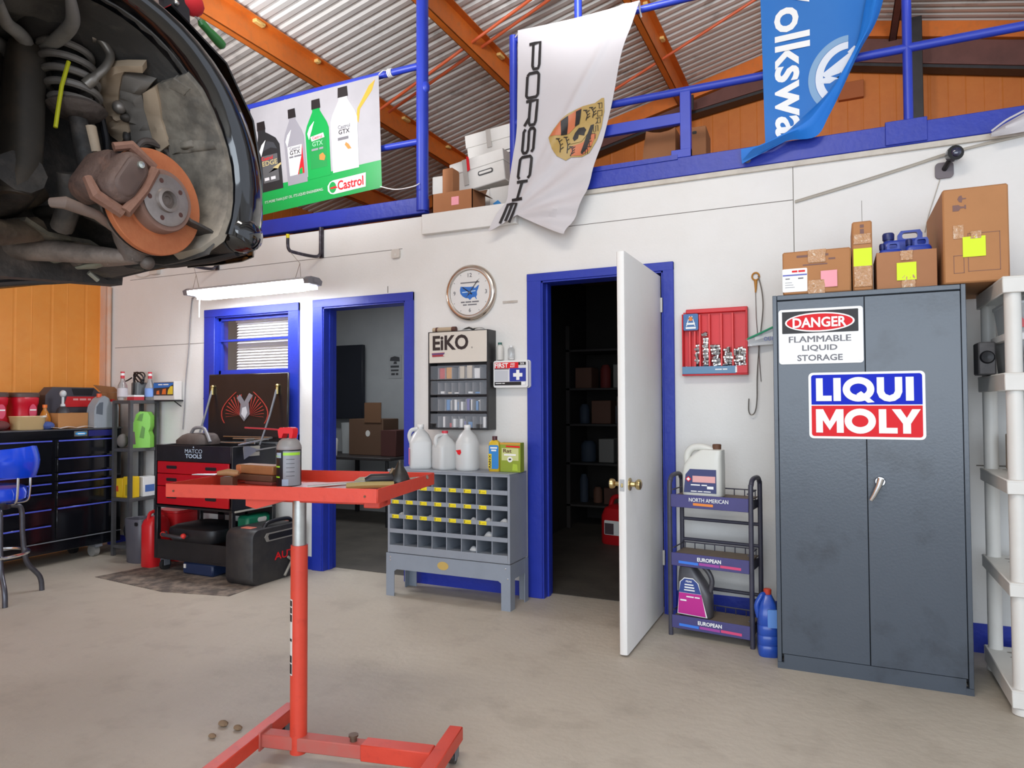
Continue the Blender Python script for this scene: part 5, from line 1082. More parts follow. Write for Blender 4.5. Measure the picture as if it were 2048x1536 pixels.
t = thing('white_pipe', 'pale square post standing in the dark storeroom', 'post', (-1.86, 2.3, 0)); add(t, 'post', lambda m_: m_.box(-.07, .07, -.05, .05, .0, 1.36, .006), M('post_pale', 'B9ADA0', .6))
t = thing('fuel_can', 'red plastic fuel can with white label on the storeroom floor', 'can', (-1.80, 1.95, 0), -10); m_ = MB(); m_.loft([ring(z, .34*k, .26*k, 0, 0, 5, 28) for z, k in ((0, .93), (.02, 1), (.26, 1), (.33, .85), (.36, .5))]); m_.tube(bez([(-.12, 0, .31), (-.08, 0, .42), (.06, 0, .42), (.12, 0, .31)], 5), .022, 10); m_.obj('body', t, M('can_red', 'C21C22', .4)); add(t, 'paper_label', lambda m_: (m_.mat(print_white), m_.prism(rr(.15, .13, .01, -.04, .16), -.134, -.13), m_.mat(M('label_dim', '5A4A50', .5)), m_.plate([(-.11, .1), (-.02, .1), (-.02, .2), (-.11, .2)], -.134))); add(t, 'spout', lambda m_: m_.cyl((.06, 0, .34), (.10, 0, .46), .022, .016), black)
# ================================================================ tool cart with raised lid
TX = Matrix(((0, -1, 0, 0), (1, 0, 0, 0), (0, 0, 1, 0), (0, 0, 0, 1)))       # turns a front facing -y into one facing +x
cart = thing('tool_cart', 'black tool cart with red drawers and raised lid under the window', 'tool cart', (-4.45, -.33, 0)); ck = M('cart_black', '17171B', .35, n=(12, .3, '2C2C30')); crd = M('cart_red', 'B80F1C', .3, n=(5, .25, '9A0C17'))
w2, yf, yb = .415, -.20, .24
m_ = MB(); m_.box(-w2, w2, yf, yb, .50, .515); m_.box(-w2, -w2+.015, yf, yb, .5151, .985, .003); m_.box(w2-.015, w2, yf, yb, .5151, .985, .003); m_.box(-w2+.0151, w2-.0151, yb-.012, yb, .5151, .985); m_.box(-w2+.0151, w2-.0151, yf, yf+.012, .86, .985, .002); m_.box(-w2+.0151, w2-.0151, yf+.02, yb-.0121, .90, .912)
m_.box(-w2+.0151, w2-.0151, yf+.02, yb-.0121, .52, .54)
m_.obj('body', cart, ck)
for z0, z1 in ((.765, .858), (.668, .762), (.525, .665)):
    m_ = MB(); m_.box(-w2+.035, w2-.035, yf-.004, yf+.012, z0, z1, .003); d_ = m_.obj('drawer', cart, crd)
    for x in (-.22, .20): add(d_, 'pull', lambda m_: (m_.mat(black), m_.prism(rr(.115, .026, .012, x, z1-.043 if z1-z0 < .1 else z1-.078), yf-.006, yf-.0045), m_.mat(M('pull_rim', '8A4048', .3, .5)), m_.plate([(x-.05, (z1-.043 if z1-z0 < .1 else z1-.078)+.010), (x+.05, (z1-.043 if z1-z0 < .1 else z1-.078)+.010), (x+.05, (z1-.043 if z1-z0 < .1 else z1-.078)+.013), (x-.05, (z1-.043 if z1-z0 < .1 else z1-.078)+.013)], yf-.0061)))
add(cart, 'lettering', lambda m_: (m_.text('MATCO', .013, .943, .185, .030, yf-.0005, .03), m_.text('TOOLS', .013, .905, .175, .032, yf-.0005, .03), m_.plate([(.005, .968), (.02, .968), (.013, .98)], yf-.0005)), M('cart_letter', 'B9CBDD', .4))
for x in (-w2, w2-.035):
    for y in (yf, yb-.035): add(cart, 'corner_post', lambda m_: m_.box(x, x+.035, y, y+.035, .10, .4999, .003), ck)
add(cart, 'lower_tray', lambda m_: (m_.box(-w2+.001, w2-.001, yf+.001, yb-.001, .10, .112), m_.box(-w2+.0351, w2-.0351, yf+.002, yf+.012, .1121, .25), m_.box(-w2+.0351, w2-.0351, yb-.012, yb-.002, .1121, .29)), ck)
add(cart, 'back_frame', lambda m_: (m_.box(-.2, -.13, yb-.013, yb-.003, .2901, .4999), m_.box(.1, .13, yb-.013, yb-.003, .2901, .4999), m_.box(-w2+.0351, w2-.0351, yb-.013, yb-.003, .39, .4999)), ck)
for x in (-w2+.06, w2-.06):
    for y in (yf+.05, yb-.05): add(cart, 'caster', lambda m_: (m_.mat(mid_grey), m_.box(x-.025, x+.025, y-.02, y+.02, .085, .10), m_.box(x-.024, x-.018, y-.02, y+.03, .04, .09), m_.box(x+.018, x+.024, y-.02, y+.03, .04, .09), m_.mat(rubber), m_.tube([(x-.015, y+.005, .043), (x+.015, y+.005, .043)], .0425, 20)))
# raised lid
m_ = MB(); m_.box(-.434, .434, 0, .022, 0, .55, .006); ld = m_.obj('lid', cart, M('lid_black', '1B1718', .3, n=(4, .3, '2B2526'))); ld.location = (.105, yb-.012, 1.0); ld.rotation_euler = (R(-1), 0, 0)
m_ = MB(); y = -.0012
m_.mat(M('air_red', 'A83A30', .5)); cx, cz = -.02, .27
for s in (-1, 1):
    for k in range(9):
        a = R(100-12*k); L = .27-.012*k
        m_.plate([(cx+s*.05, cz-.06), (cx+s*(.05+L*math.cos(a)*.75+.02), cz-.08+L*math.sin(a)*.72), (cx+s*(.054+L*math.cos(a)*.75+.026), cz-.084+L*math.sin(a)*.72)], y-.0002*k)
    P = [(cx+s*(.10+.16*math.sin(t*.28)), cz+.13-.032*t) for t in range(9)]
    for p, q in zip(P, P[1:]): m_.plate([p, q, (q[0]-s*.012, q[1]), (p[0]-s*.012, p[1])], y-.002)
m_.mat(M('air_grey', '7D7A80', .5)); m_.plate([(cx-.05, cz-.06), (cx, cz-.11), (cx+.06, cz-.05), (cx+.045, cz+.04), (cx+.09, cz+.10), (cx+.05, cz+.12), (cx+.0, cz+.05), (cx-.05, cz+.11), (cx-.085, cz+.08), (cx-.04, cz+.03)], y-.003)
m_.mat(M('air_white', 'C6C6CA', .5)); m_.plate([(cx-.03, cz-.05), (cx+.01, cz-.09), (cx+.035, cz-.04), (cx+.02, cz+.01), (cx-.02, cz+.0)], y-.005)
m_.obj('airbrush_pattern', ld)
for x in (-.375, .335):
    m_ = MB(); m_.tube([(x, -.012, .43), (x-.015 if x < 0 else x-.02, -.07, .2), (x-.028 if x < 0 else x-.05, -.14, -.03)], [.010, .008, .007], 10); g_ = m_.obj('gas_strut', ld, mid_grey)
    add(g_, 'strut_end', lambda m_: (m_.tube([(x, -.012, .38), (x, -.012, .435)], .0135, 10), m_.ball((x, -.01, .445), .016)), M('strut_brass', 'B9A66E', .3, .9))
# things on the cart side and in the top tray
add(cart, 'side_rail', lambda m_: (m_.box(w2, w2+.012, yf+.02, yb-.05, .495, .508, .002), m_.box(w2+.0, w2+.01, yf+.16, yf+.26, .955, .98), m_.box(w2+.0, w2+.006, yf+.16, yf+.26, .905, .935)), M('side_pale', 'A7A296', .5))
add(cart, 'top_rail', lambda m_: m_.tube([(-.1, yb-.05, 1.035), (.42, yb-.05, 1.035), (.42, yf+.05, .995)], .007, 8), steel)
sc = thing('scraper', 'silver flat scraper hung on the right side of the tool cart', 'scraper', (-3.995, -.42, .94)); m_ = MB(TX); m_.prism([(-.05, .03), (-.04, -.05), (.07, .0), (.08, .018), (.0, .045), (-.045, .045)], -.006, -.001); m_.obj('blade', sc, M('scraper_steel', '9FA0A6', .35, .6)); add(sc, 'shaft', lambda m_: m_.tube([(.004, .07, .01), (.006, .30, .025)], .006, 8), steel)
t = thing('tool_bag', 'worn brown tool pouch with grey handle on the cart top', 'tool bag', (-4.60, -.35, .987)); m_ = MB(); m_.loft([ring(z, w, d, cx, 0, 3.5, 24) for z, w, d, cx in ((0, .34, .22, 0), (.03, .34, .22, 0), (.07, .27, .18, .02), (.085, .2, .14, .03))]); m_.obj('pouch', t, M('pouch_brown', '4B403C', .7, n=(12, .4, '6B625C'))); add(t, 'handle', lambda m_: m_.tube(bez([(-.02, -.05, .08), (.02, -.05, .125), (.11, -.05, .128), (.15, -.05, .09), (.20, -.06, .02)], 5), .013, 8), M('handle_grey', '7C7A7C', .45))
t = thing('long_pry_bar', 'pair of thin steel bars lying along the cart top tray', 'bar', (-4.1, -.28, .9875)); add(t, 'bar', lambda m_: (m_.tube([(-.30, .1, .035), (.05, .12, .035)], .009, 8), m_.tube([(-.28, -.05, .012), (.06, -.03, .012)], .007, 8), m_.box(-.1, -.085, .02, .12, .0, .04)), steel)
t = thing('green_case', 'green plastic tool case on the cart lower shelf at right', 'case', (-4.19, -.26, .414)); t.location = (-4.17, -.3, .1145)
m_ = MB(); m_.box(-.015, .10, -.05, .20, .0, .33, .02); m_.obj('shell', t, M('case_green', '177A58', .4)); add(t, 'oval_label', lambda m_: (setattr(m_, 'T', TX), m_.prism(rr(.09, .035, .016, .10, .29), -.104, -.1005)), off_white)
t = thing('creeper_case', 'black moulded tool case with red tipped handle sticking out of cart bottom', 'case', (-4.43, -.44, .1125)); t.location = (-4.46, -.38, .2505)
m_ = MB(); m_.loft([ring(z, .52*k, .40*k2, 0, 0, 6, 32) for z, k, k2 in ((0, .9, .9), (.02, .97, .97), (.07, 1, 1), (.10, .97, .97), (.12, .8, .8))]); m_.obj('shell', t, black); add(t, 'handle', lambda m_: m_.tube(bez([(-.24, -.19, .06), (-.23, -.235, .055), (-.1, -.245, .05), (-.02, -.235, .045), (-.01, -.19, .05)], 5), .014, 8), dark_grey)
for x in (-.235, -.015): add(t, 'red_tip', lambda m_: m_.ball((x, -.225, .054), .021), M('tip_red', 'D8352F', .4))
t.location = (-4.46, -.36, .251)
t = thing('red_tub', 'red plastic tub with grey cord behind the cart left post', 'tub', (-4.98, -.19, .0)); m_ = MB(); m_.loft([ring(z, .2*k, .26*k, 0, 0, 5, 28) for z, k in ((.0, .7), (.2, .85), (.40, 1), (.405, 1.06), (.425, 1.06))]); m_.obj('tub', t, M('tub_red', 'D3262A', .35)); t.location = (-5.04, -.16, 0); t.scale = (1.25, 1, 1)
t = thing('red_jerrycan', 'upright red plastic can standing left of the tool cart', 'can', (-5.03, -.42, 0)); m_ = MB(); m_.loft([ring(z, .14*k, .2*k, 0, 0, 4, 24) for z, k in ((0, .95), (.01, 1), (.33, 1), (.37, .85), (.40, .5))]); m_.obj('body', t, M('can_red2', 'CE2227', .35)); add(t, 'handle', lambda m_: m_.tube(bez([(0, -.07, .36), (0, -.05, .43), (0, .05, .43), (0, .07, .36)], 4), .014, 8), M('can_red2', 'CE2227', .35))
t.location = (-5.005, -.405, 0)
t = thing('waste_bin', 'tapered dark grey waste bin between tool chest and red can', 'bin', (-5.25, -.36, 0)); m_ = MB(); m_.loft([ring(z, .23*k, .19*k, 0, 0, 3, 28) for z, k in ((0, .82), (.005, .85), (.355, 1), (.36, .97), (.355, .93), (.1, .86), (.09, .3))]); m_.obj('bin', t, M('bin_dark', '53525A', .4)); add(t, 'hand_hole', lambda m_: m_.prism(rr(.03, .03, .01, .07, .325), -.096, -.09), black)
t = thing('blue_tool_case', 'dark blue case on the floor mat under the cart front', 'case', (-4.4, -.46, 0)); m_ = MB(); m_.box(-.16, .16, -.06, .10, 0.004, .095, .012); m_.obj('shell', t, M('case_blue', '1B2A4A', .5)); add(t, 'latch', lambda m_: m_.box(-.14, -.12, -.066, -.06, .05, .08), off_white)
mt = thing('floor_mat', 'worn dark rubber mat under the black tool cart', 'mat', (-4.4, -.5, 0)); m_ = MB(); m_.prism([(-.68, -.36), (.15, -.44), (.66, -.33), (.62, .25), (-.58, .25)], .0005, .004, 'z'); m_.obj('mat', mt, M('mat_worn', '5A524C', .85, n=(9, .8, '97897A', .42, .62), b=(40, .3)))

# upright carrying case with red lettering
ac = thing('diagnostic_case', 'upright black carrying case with grey handle and red lettering', 'case', (-3.89, -.33, 0)); cb_ = M('case_charcoal', '2A292B', .5, n=(9, .5, '47443F'))
m_ = MB(); pr = rr(.56, .40, .06, 0, .2, 6); m_.loft([[(x*1.0, u*(1-k*.04), v*(1-k*.03)+.006*k) for u, v in pr] for x, k in ((-.13, 1), (-.115, 0), (.115, 0), (.13, 1))]); m_.obj('shell', ac, cb_)
add(ac, 'grip_panel', lambda m_: (setattr(m_, 'T', TX), m_.prism([(-.16, .335), (-.14, .30), (.24, .30), (.26, .335), (.25, .36), (-.14, .36)], -.138, -.128)), M('case_grey', '8A8680', .45)); add(ac, 'handle', lambda m_: m_.tube(bez([(.08, -.12, .385), (.09, -.09, .425), (.09, .03, .435), (.085, .14, .425), (.08, .17, .385)], 5), .015, 10), black)
add(ac, 'panel_recess', lambda m_: (setattr(m_, 'T', TX), m_.prism([(-.13, .338), (-.12, .31), (.22, .31), (.235, .338), (.22, .352), (-.12, .352)], -.1395, -.1375)), black)
for y in (-.19, .2): add(ac, 'latch', lambda m_: m_.box(-.04, .06, y-.03, y+.03, .395, .405, .003), M('latch_salmon', 'C9705C', .5))
m_ = MB(TX).mat(print_red); m_.text('AUTEL', .09, .178, .30, .055, -.1315, .02); m_.obj('lettering', ac)
t = thing('lug_wrench', 'grey cross shaped wrench leaning on the black carrying case', 'wrench', (-3.755, -.21, .004)); add(t, 'arms', lambda m_: (m_.tube([(.02, -.10, .02), (.0, .06, .19)], .010, 8), m_.tube([(.015, -.06, .15), (.01, .08, .05)], .010, 8), m_.ball((.012, -.01, .105), .018)), M('wrench_grey', '9A968C', .5, .3))

# ================================================================ long tool chest against the orange wall
ch = thing('tool_chest', 'long black roller tool chest with blue drawer pulls by the orange wall', 'tool chest', (-5.96, -1.0, 0)); kb = M('chest_black', '0E0F14', .16, coat=.4, n=(9, .25, '1A1C22')); bl_ = M('pull_blue', '5C68E0', .28, .25)
fx_ = .24
m_ = MB(); m_.box(-.22, fx_-.012, -.9, .80, .11, 1.09, .004); m_.box(fx_-.0119, fx_, .75, .80, .11, 1.09, .002); m_.box(fx_-.0119, fx_, -.9, .749, 1.03, 1.09); m_.obj('body', ch, kb)
add(ch, 'worktop', lambda m_: m_.box(-.225, fx_+.006, -.905, .81, 1.0905, 1.102, .003), M('chest_top', '4A4A4E', .5, n=(8, .4, '77736E')))
def col_(y0, y1, rows):
    for za, zb in rows:
        m_ = MB(); m_.box(fx_-.0118, fx_+.004, y0, y1, zb+.004, za-.004, .002); d_ = m_.obj('drawer', ch, kb)
        add(d_, 'pull', lambda m_: m_.box(fx_+.0041, fx_+.016, y0+.004, y1-.004, za-.018, za-.006, .003), bl_)
rows = [(1.02, .875), (.873, .752), (.750, .68), (.678, .607), (.605, .475), (.473, .215)]
col_(.245, .742, rows); col_(-.30, .20, [(1.02, .752), (.750, .68), (.678, .607), (.605, .475), (.473, .345), (.343, .215)]); col_(-.85, -.33, [(1.02, .752), (.750, .607), (.605, .345), (.343, .215)])
add(ch, 'lower_trim', lambda m_: m_.box(fx_+.0, fx_+.006, -.9, .80, .198, .206), mid_grey)
add(ch, 'name_badge', lambda m_: (setattr(m_, 'T', TX), m_.mat(steel), m_.prism(rr(.11, .045, .004, .435, 1.06), -fx_-.003, -fx_), m_.mat(M('badge_blue', '3D9BDA', .3)), m_.plate(oval(.095, .028, .435, 1.06), -fx_-.0032), m_.mat(print_white), m_.text('#5', .435, 1.06, .06, .010, -fx_-.005, .02), m_.mat(M('badge_violet', '25266A', .35)), m_.plate([(.50, 1.035), (.745, 1.035), (.745, 1.085), (.50, 1.085)], -fx_-.0012)))
for y in (-.78, .62): add(ch, 'caster', lambda m_: (m_.mat(mid_grey), m_.box(.06, .22, y-.03, y+.03, .085, .11), m_.mat(M('wheel_grey', '8E8C88', .5)), m_.tube([(.15, y-.022, .05), (.15, y+.022, .05)], .05, 22)))
for y in (-.78, .62): add(ch, 'caster', lambda m_: (m_.mat(mid_grey), m_.box(-.2, -.06, y-.03, y+.03, .085, .11), m_.mat(rubber), m_.tube([(-.13, y-.022, .05), (-.13, y+.022, .05)], .05, 22)))
ZT = 1.1025
def tub(label, y, rz):
    t = thing('coffee_tub', label, 'tub', (-6.04, y, ZT), rz, 'red plastic tubs on the tool chest'); m_ = MB(); m_.loft([ring(z, .22*k, .2*k, 0, 0, 3, 28) for z, k in ((0, .93), (.01, .97), (.08, .95), (.10, .9), (.18, .9), (.20, .97), (.24, 1.0), (.255, .95))]); m_.obj('tub', t, M('tub_crimson', 'C8142A', .35)); add(t, 'lid', lambda m_: m_.loft([ring(z, .225*k, .205*k, 0, 0, 3, 28) for z, k in ((.25, 1), (.275, 1), (.285, .93))]), M('lid_brown', '5A4640', .5)); add(t, 'paper_label', lambda m_: (setattr(m_, 'T', TX), m_.mat(M('tub_pink', 'D8506A', .5)), m_.plate(oval(.06, .11, .02, .14), -.108), m_.mat(print_white), m_.text('#5', .02, .15, .05, .012, -.11, .02), m_.plate([(-.05, .05), (-.02, .05), (-.02, .08), (-.05, .08)], -.108)))
    t.location.z = ZT+.0; return t
for y, l_ in ((-.845, 'nearer to frame centre of the red tubs on the tool chest'), (-1.08, 'red tub at the left frame edge on the tool chest')):
    o_ = tub(l_, y, 0); o_.scale = (1, 1, 1.05)
t = thing('plastic_tray', 'translucent tan tray at the front of the tool chest top', 'tray', (-5.82, -.93, ZT)); m_ = MB(); m_.loft([ring(z, .14*k, .23*k, 0, 0, 5, 28) for z, k in ((0, .85), (.005, .9), (.10, 1), (.105, 1.04), (.11, 1.02), (.10, .96), (.01, .85), (.009, .2))]); m_.obj('tray', t, M('tray_tan', 'C6A878', .35)); add(t, 'pale_pen', lambda m_: m_.tube([(.06, -.0, .1), (.065, .10, .105)], .008, 8), off_white)
t = thing('brown_cloth', 'dark red cloth lump at the left end of the chest top', 'cloth', (-5.83, -1.14, ZT)); m_ = MB(); m_.ball((0, 0, .04), .06, .08, .04); m_.obj('cloth', t, M('cloth_maroon', '6E3A38', .9))
t = thing('amber_bottle', 'amber spray bottle between red tub and black case', 'bottle', (-5.875, -.765, ZT)); m_ = MB(); m_.lathe([(.001, 0), (.04, 0), (.043, .01), (.043, .09), (.025, .14), (.014, .16), (.014, .18), (.001, .18)]); m_.obj('body', t, M('amber_clear', 'D88A2A', .2, tr=.4)); add(t, 'cap', lambda m_: m_.lathe([(.017, .175), (.017, .2), (.001, .2)]), M('cap_orange', 'E8762A', .4))
t = thing('blow_mold_case', 'black and red power tool case at the back of the chest top', 'case', (-6.08, -.455, ZT)); m_ = MB(TX); m_.prism([(-.22, 0), (.26, 0), (.26, .30), (.2, .35), (-.16, .35), (-.22, .28)], -.06, .06); m_.obj('shell', t, M('case_grey2', '46434A', .45)); m_ = MB(TX).mat(M('case_red', 'C8282C', .4)); m_.prism([(-.07, .18), (.22, .18), (.22, .27), (-.04, .27)], -.066, -.0605); m_.mat(M('case_pink', 'E0A09C', .4)); m_.text('#3 4 2', .09, .245, .16, .02, -.0665, .02); m_.obj('face_panel', t); add(t, 'handle_recess', lambda m_: (setattr(m_, 'T', TX), m_.prism([(.02, .28), (.18, .28), (.2, .34), (.0, .34)], -.062, -.0602)), black)
t = thing('brown_carton', 'open topped brown carton in the middle of the chest top', 'box', (-5.89, -.585, ZT), 8); m_ = MB(); m_.box(-.085, .085, -.14, -.135, 0, .13); m_.box(-.085, .085, .135, .14, 0, .13); m_.box(-.085, -.08, -.1349, .1349, 0, .13); m_.box(.08, .085, -.1349, .1349, 0, .13); m_.box(-.0799, .0799, -.1349, .1349, .0005, .005); m_.obj('carton', t, M('carton_tan', 'B07A48', .75, n=(4, .3, 'C49158')))
t = thing('pump_bottle', 'dark bottle with white pump standing in the brown carton', 'bottle', (-5.89, -.61, ZT+.0065)); m_ = MB(); m_.lathe([(.001, 0), (.055, 0), (.055, .12), (.04, .16), (.018, .18), (.001, .18)]); m_.obj('body', t, dark_grey); add(t, 'pump', lambda m_: (m_.cyl((0, 0, .175), (0, 0, .20), .02, .016), m_.cyl((0, 0, .20), (0, 0, .26), .010), m_.ball((0, 0, .285), .028, .025, .03)), M('pump_pale', 'C9CDCE', .4))
jg = thing('silver_jug', 'silver oil jug with orange cap at the right of the chest top', 'jug', (-5.80, -.345, ZT), 0); m_ = MB(TX)
o = [(-.085, 0), (.085, 0), (.085, .14), (.07, .20), (.045, .255), (.005, .275), (-.035, .25), (-.075, .19), (-.085, .14)]; m_.prism(o, -.05, .05); m_.obj('body', jg, silver_plastic); add(jg, 'handle_recess', lambda m_: (setattr(m_, 'T', TX), m_.prism([(-.068, .12), (-.012, .11), (-.008, .22), (-.04, .215), (-.066, .18)], -.0525, -.0502)), M('jug_shadow', '5D646C', .5)); add(jg, 'cap', lambda m_: m_.lathe([(.02, .262), (.02, .295), (.001, .295)], (0, -.01, 0)), M('cap_orange2', 'D8552C', .4))
t = thing('silver_bottle', 'silver bottle with red cap beside the silver jug', 'bottle', (-5.84, -.205, ZT)); m_ = MB(); m_.loft([ring(z, .08*k, .10*k, 0, 0, 3, 24) for z, k in ((0, .95), (.005, 1), (.17, 1), (.2, .9), (.215, .4), (.225, .35))]); m_.obj('body', t, M('bottle_silver', 'B9C0C4', .35)); add(t, 'cap', lambda m_: m_.lathe([(.017, .222), (.017, .245), (.001, .245)]), print_red)
t = thing('papers', 'white papers lying along the front of the chest top', 'paper', (-5.77, -.55, ZT)); m_ = MB(); m_.sheet([[(x, y, .006+.012*abs(math.sin(y*22+x*9))) for x in (-.04, .0, .04)] for y in [(-.22+.02*k) for k in range(19)]], .003); m_.obj('sheets', t, M('paper_pale', 'D4CCC6', .6)); t.location = (-5.79, -.62, ZT)
t.location = (-5.745, -.58, ZT)
t = thing('blue_rag', 'blue crumpled rag behind the papers on the chest top', 'rag', (-5.78, -.80, ZT)); m_ = MB(); m_.ball((0, 0, .03), .05, .05, .035, 12, 6); m_.obj('cloth', t, M('rag_blue', '44548E', .9, b=(30, .6)))
t = thing('open_box', 'brown box with raised flaps at the far end of the chest top', 'box', (-6.08, -.015, ZT)); add(t, 'carton', lambda m_: m_.box(-.08, .08, -.18, .0, 0, .31, .004), M('carton_mid', '8F5E38', .8)); add(t, 'flap', lambda m_: (m_.prism([(-.18, .31), (.0, .312), (-.06, .36), (-.26, .375)], .075, .079, 'x')), M('carton_mid', '8F5E38', .8))

# ================================================================ bar stool, left edge
stl = thing('bar_stool', 'chrome and grey bar stool with bright blue padded seat and back', 'stool', (-5.14, -1.54, 0), -29); vb = M('vinyl_blue', '0F45D8', .22, coat=.4, n=(5, .2, '0C36B0')); tb = M('stool_tube', '5F5F66', .35, .7, n=(14, .4, '3E3E44'))
m_ = MB(); m_.lathe([(.001, .655), (.17, .655), (.19, .67), (.195, .71), (.185, .745), (.15, .762), (.001, .768)], n=36); m_.obj('seat', stl, vb)
add(stl, 'swivel', lambda m_: m_.lathe([(.001, .60), (.10, .60), (.10, .655), (.001, .655)]), tb)
m_ = MB(); g = []
for i in range(15):
    a = R(-62+124*i/14+62); row = []
    for j in range(9):
        q = j/8; zz = .815+.205*q; e = .02*math.sin(math.pi*q); rr_ = .225+e
        row.append((rr_*math.cos(a), rr_*math.sin(a), zz-.018*abs(i-7)/7*(1 if q > .5 else -1)))
    g.append(row)
m_.sheet(g, .035); m_.obj('backrest', stl, vb)
for a in (40, 78): add(stl, 'back_support', lambda m_: m_.tube(bez([(.10*math.cos(R(a)), .10*math.sin(R(a)), .64), (.19*math.cos(R(a)), .19*math.sin(R(a)), .65), (.208*math.cos(R(a)), .208*math.sin(R(a)), .72), (.212*math.cos(R(a)), .212*math.sin(R(a)), .86)], 4), .008, 8), chrome)
for a in (15, 105, 195, 285):
    c, s = math.cos(R(a)), math.sin(R(a)); add(stl, 'leg', lambda m_: m_.tube(bez([(.02*c, .02*s, .61), (.12*c, .12*s, .615), (.165*c, .165*s, .58), (.175*c, .175*s, .40), (.20*c, .20*s, .22), (.28*c, .28*s, .10), (.295*c, .295*s, .0)], 5), .0165, 10), tb)
add(stl, 'foot_ring', lambda m_: m_.tube([(.205*math.cos(k*.1963), .205*math.sin(k*.1963), .30) for k in range(32)], .011, 8, True), chrome)

# ================================================================ small metal rack in the corner
mr = thing('metal_rack', 'narrow grey steel rack in the corner beside the tool chest', 'rack', (-5.565, -.175, 0)); ms = M('rack_steel', '5A5A5C', .45, .3, n=(12, .4, '3D3C3C'))
for x in (-.102, .102):
    for y in (-.127, .127): add(mr, 'post', lambda m_: m_.box(x-.014, x+.014, y-.014, y+.014, 0, 1.33), ms)
for z in (1.338, .925, .50, .1): add(mr, 'shelf', lambda m_: m_.box(-.117, .117, -.142, .142, z-.03, z, .003), ms)
def soda(label, x, y, liq):
    t = thing('glass_bottle', label, 'bottle', (x, y, 1.3385)); m_ = MB(); m_.lathe([(.001, 0), (.038, 0), (.041, .006), (.041, .10), (.036, .13), (.02, .165), (.015, .19), (.015, .225), (.001, .225)]); m_.obj('body', t, clear)
    add(t, 'cap', lambda m_: (m_.mat(M('cap_red3', 'C8323E', .4)), m_.lathe([(.0165, .235), (.0165, .25), (.001, .25)]), m_.lathe([(.0165, .19), (.0165, .215), (.012, .215)]), m_.mat(white), m_.lathe([(.016, .215), (.016, .2355), (.012, .2355)]))); add(t, 'paper_label', lambda m_: m_.lathe([(.0405, .03), (.0418, .03), (.0418, .105), (.0405, .105)]), liq)
    return t
soda('clear bottle with red cap and white label left on the rack top', -5.63, -.26, M('label_soft', 'C9C2C4', .5)); soda('clear bottle with red cap and blue label right on the rack top', -5.51, -.085, M('label_sky', '7FA0DC', .5))
t = thing('flat_box', 'small red and white box between the two rack bottles', 'box', (-5.55, -.19, 1.3385)); add(t, 'carton', lambda m_: m_.box(-.05, .04, -.05, .05, 0, .03), M('box_redlow', 'C0383E', .5)); add(t, 'lid', lambda m_: m_.box(-.05, .04, -.05, .05, .0301, .045), white)
t = thing('battery_charger', 'grey charger with coiled black cable on the rack top left', 'charger', (-5.63, -.10, 1.3385)); add(t, 'case', lambda m_: m_.box(-.045, .045, -.05, .05, 0, .16, .01), M('charger_grey', '6B6F70', .5)); m_ = MB()
for k in range(4): m_.tube([(.07*math.cos(a*.35+k), -.0+.02*math.sin(a*.3+k), .20+.05*math.sin(a*.35)) for a in range(18)], .006, 6, True)
m_.tube(bez([(-.03, -.05, .2), (-.1, -.06, .17), (-.16, -.06, .19)], 4), .006, 6); m_.tube(bez([(.0, -.055, .2), (.01, -.06, .1), (.0, -.06, .02)], 4), .006, 6); m_.obj('cable', t, black)
t = thing('picture_box', 'colourful boxed product with blue top at the rack right end', 'box', (-5.33, -.08, 1.3385)); t.location = (-5.33, -.048, 1.339); m_ = MB(); m_.box(-.13, .13, -.04, .04, 0, .165, .003); m_.obj('carton', t, M('box_pale2', 'CFC9C4', .6)); add(t, 'picture_print', lambda m_: (m_.mat(M('pic_dark', '3B2E2C', .5)), m_.plate([(-.125, .04), (.12, .04), (.12, .155), (-.125, .155)], -.0401), m_.mat(M('pic_blue', '2C6FC0', .5)), m_.plate([(-.125, .105), (.06, .11), (.12, .135), (.12, .15), (-.125, .15)], -.0418), m_.mat(M('pic_orange', 'E0702C', .5)), m_.plate([(-.02, .05), (.03, .05), (.03, .10), (-.01, .095)], -.0418), m_.plate([(-.09, .05), (-.05, .05), (-.055, .085), (-.085, .08)], -.0418), m_.mat(M('pic_yellow', 'E6C43A', .5)), m_.plate([(.05, .05), (.115, .05), (.115, .12), (.09, .12), (.06, .09)], -.0418), m_.mat(print_white), m_.text('#4 5', .0, .135, .13, .012, -.0432, .02)))
tb_ = thing('wall_bracket', 'small black wall bracket under the colourful boxed product', 'bracket', (-5.32, -.045, 1.333)); add(tb_, 'plate', lambda m_: m_.box(-.12, .13, -.045, .044, -.006, .005, .001), black); add(tb_, 'arm', lambda m_: m_.tube([(.12, -.04, -.004), (.12, .03, -.05)], .005, 6), black)
t = thing('lime_jug', 'bright lime green jug on the rack middle shelf', 'jug', (-5.51, -.16, .9255), 35); m_ = MB(); m_.prism([(-.085, 0), (.085, 0), (.085, .10), (.07, .14), (.085, .18), (.085, .27), (.06, .31), (-.0, .315), (-.03, .29), (-.055, .2), (-.085, .16)], -.055, .055); m_.obj('body', t, lime_plastic); add(t, 'handle_recess', lambda m_: (m_.prism([(.0, .09), (.035, .08), (.045, .17), (.02, .19)], -.058, -.0552), m_.prism([(-.02, .24), (.02, .23), (.03, .30), (.0, .29)], -.058, -.0552)), M('lime_shadow', '5C9038', .4)); add(t, 'dark_label', lambda m_: m_.prism([(-.08, .03), (-.03, .03), (-.04, .14), (-.08, .14)], -.057, -.0552), M('label_mauve', '6C5A60', .5))
t = thing('funnel', 'grey funnel behind the lime jug on the rack', 'funnel', (-5.62, -.10, .9255)); m_ = MB(); m_.lathe([(.012, 0), (.014, .08), (.04, .2), (.042, .22), (.036, .2), (.01, .08)]); m_.obj('funnel', t, mid_grey)
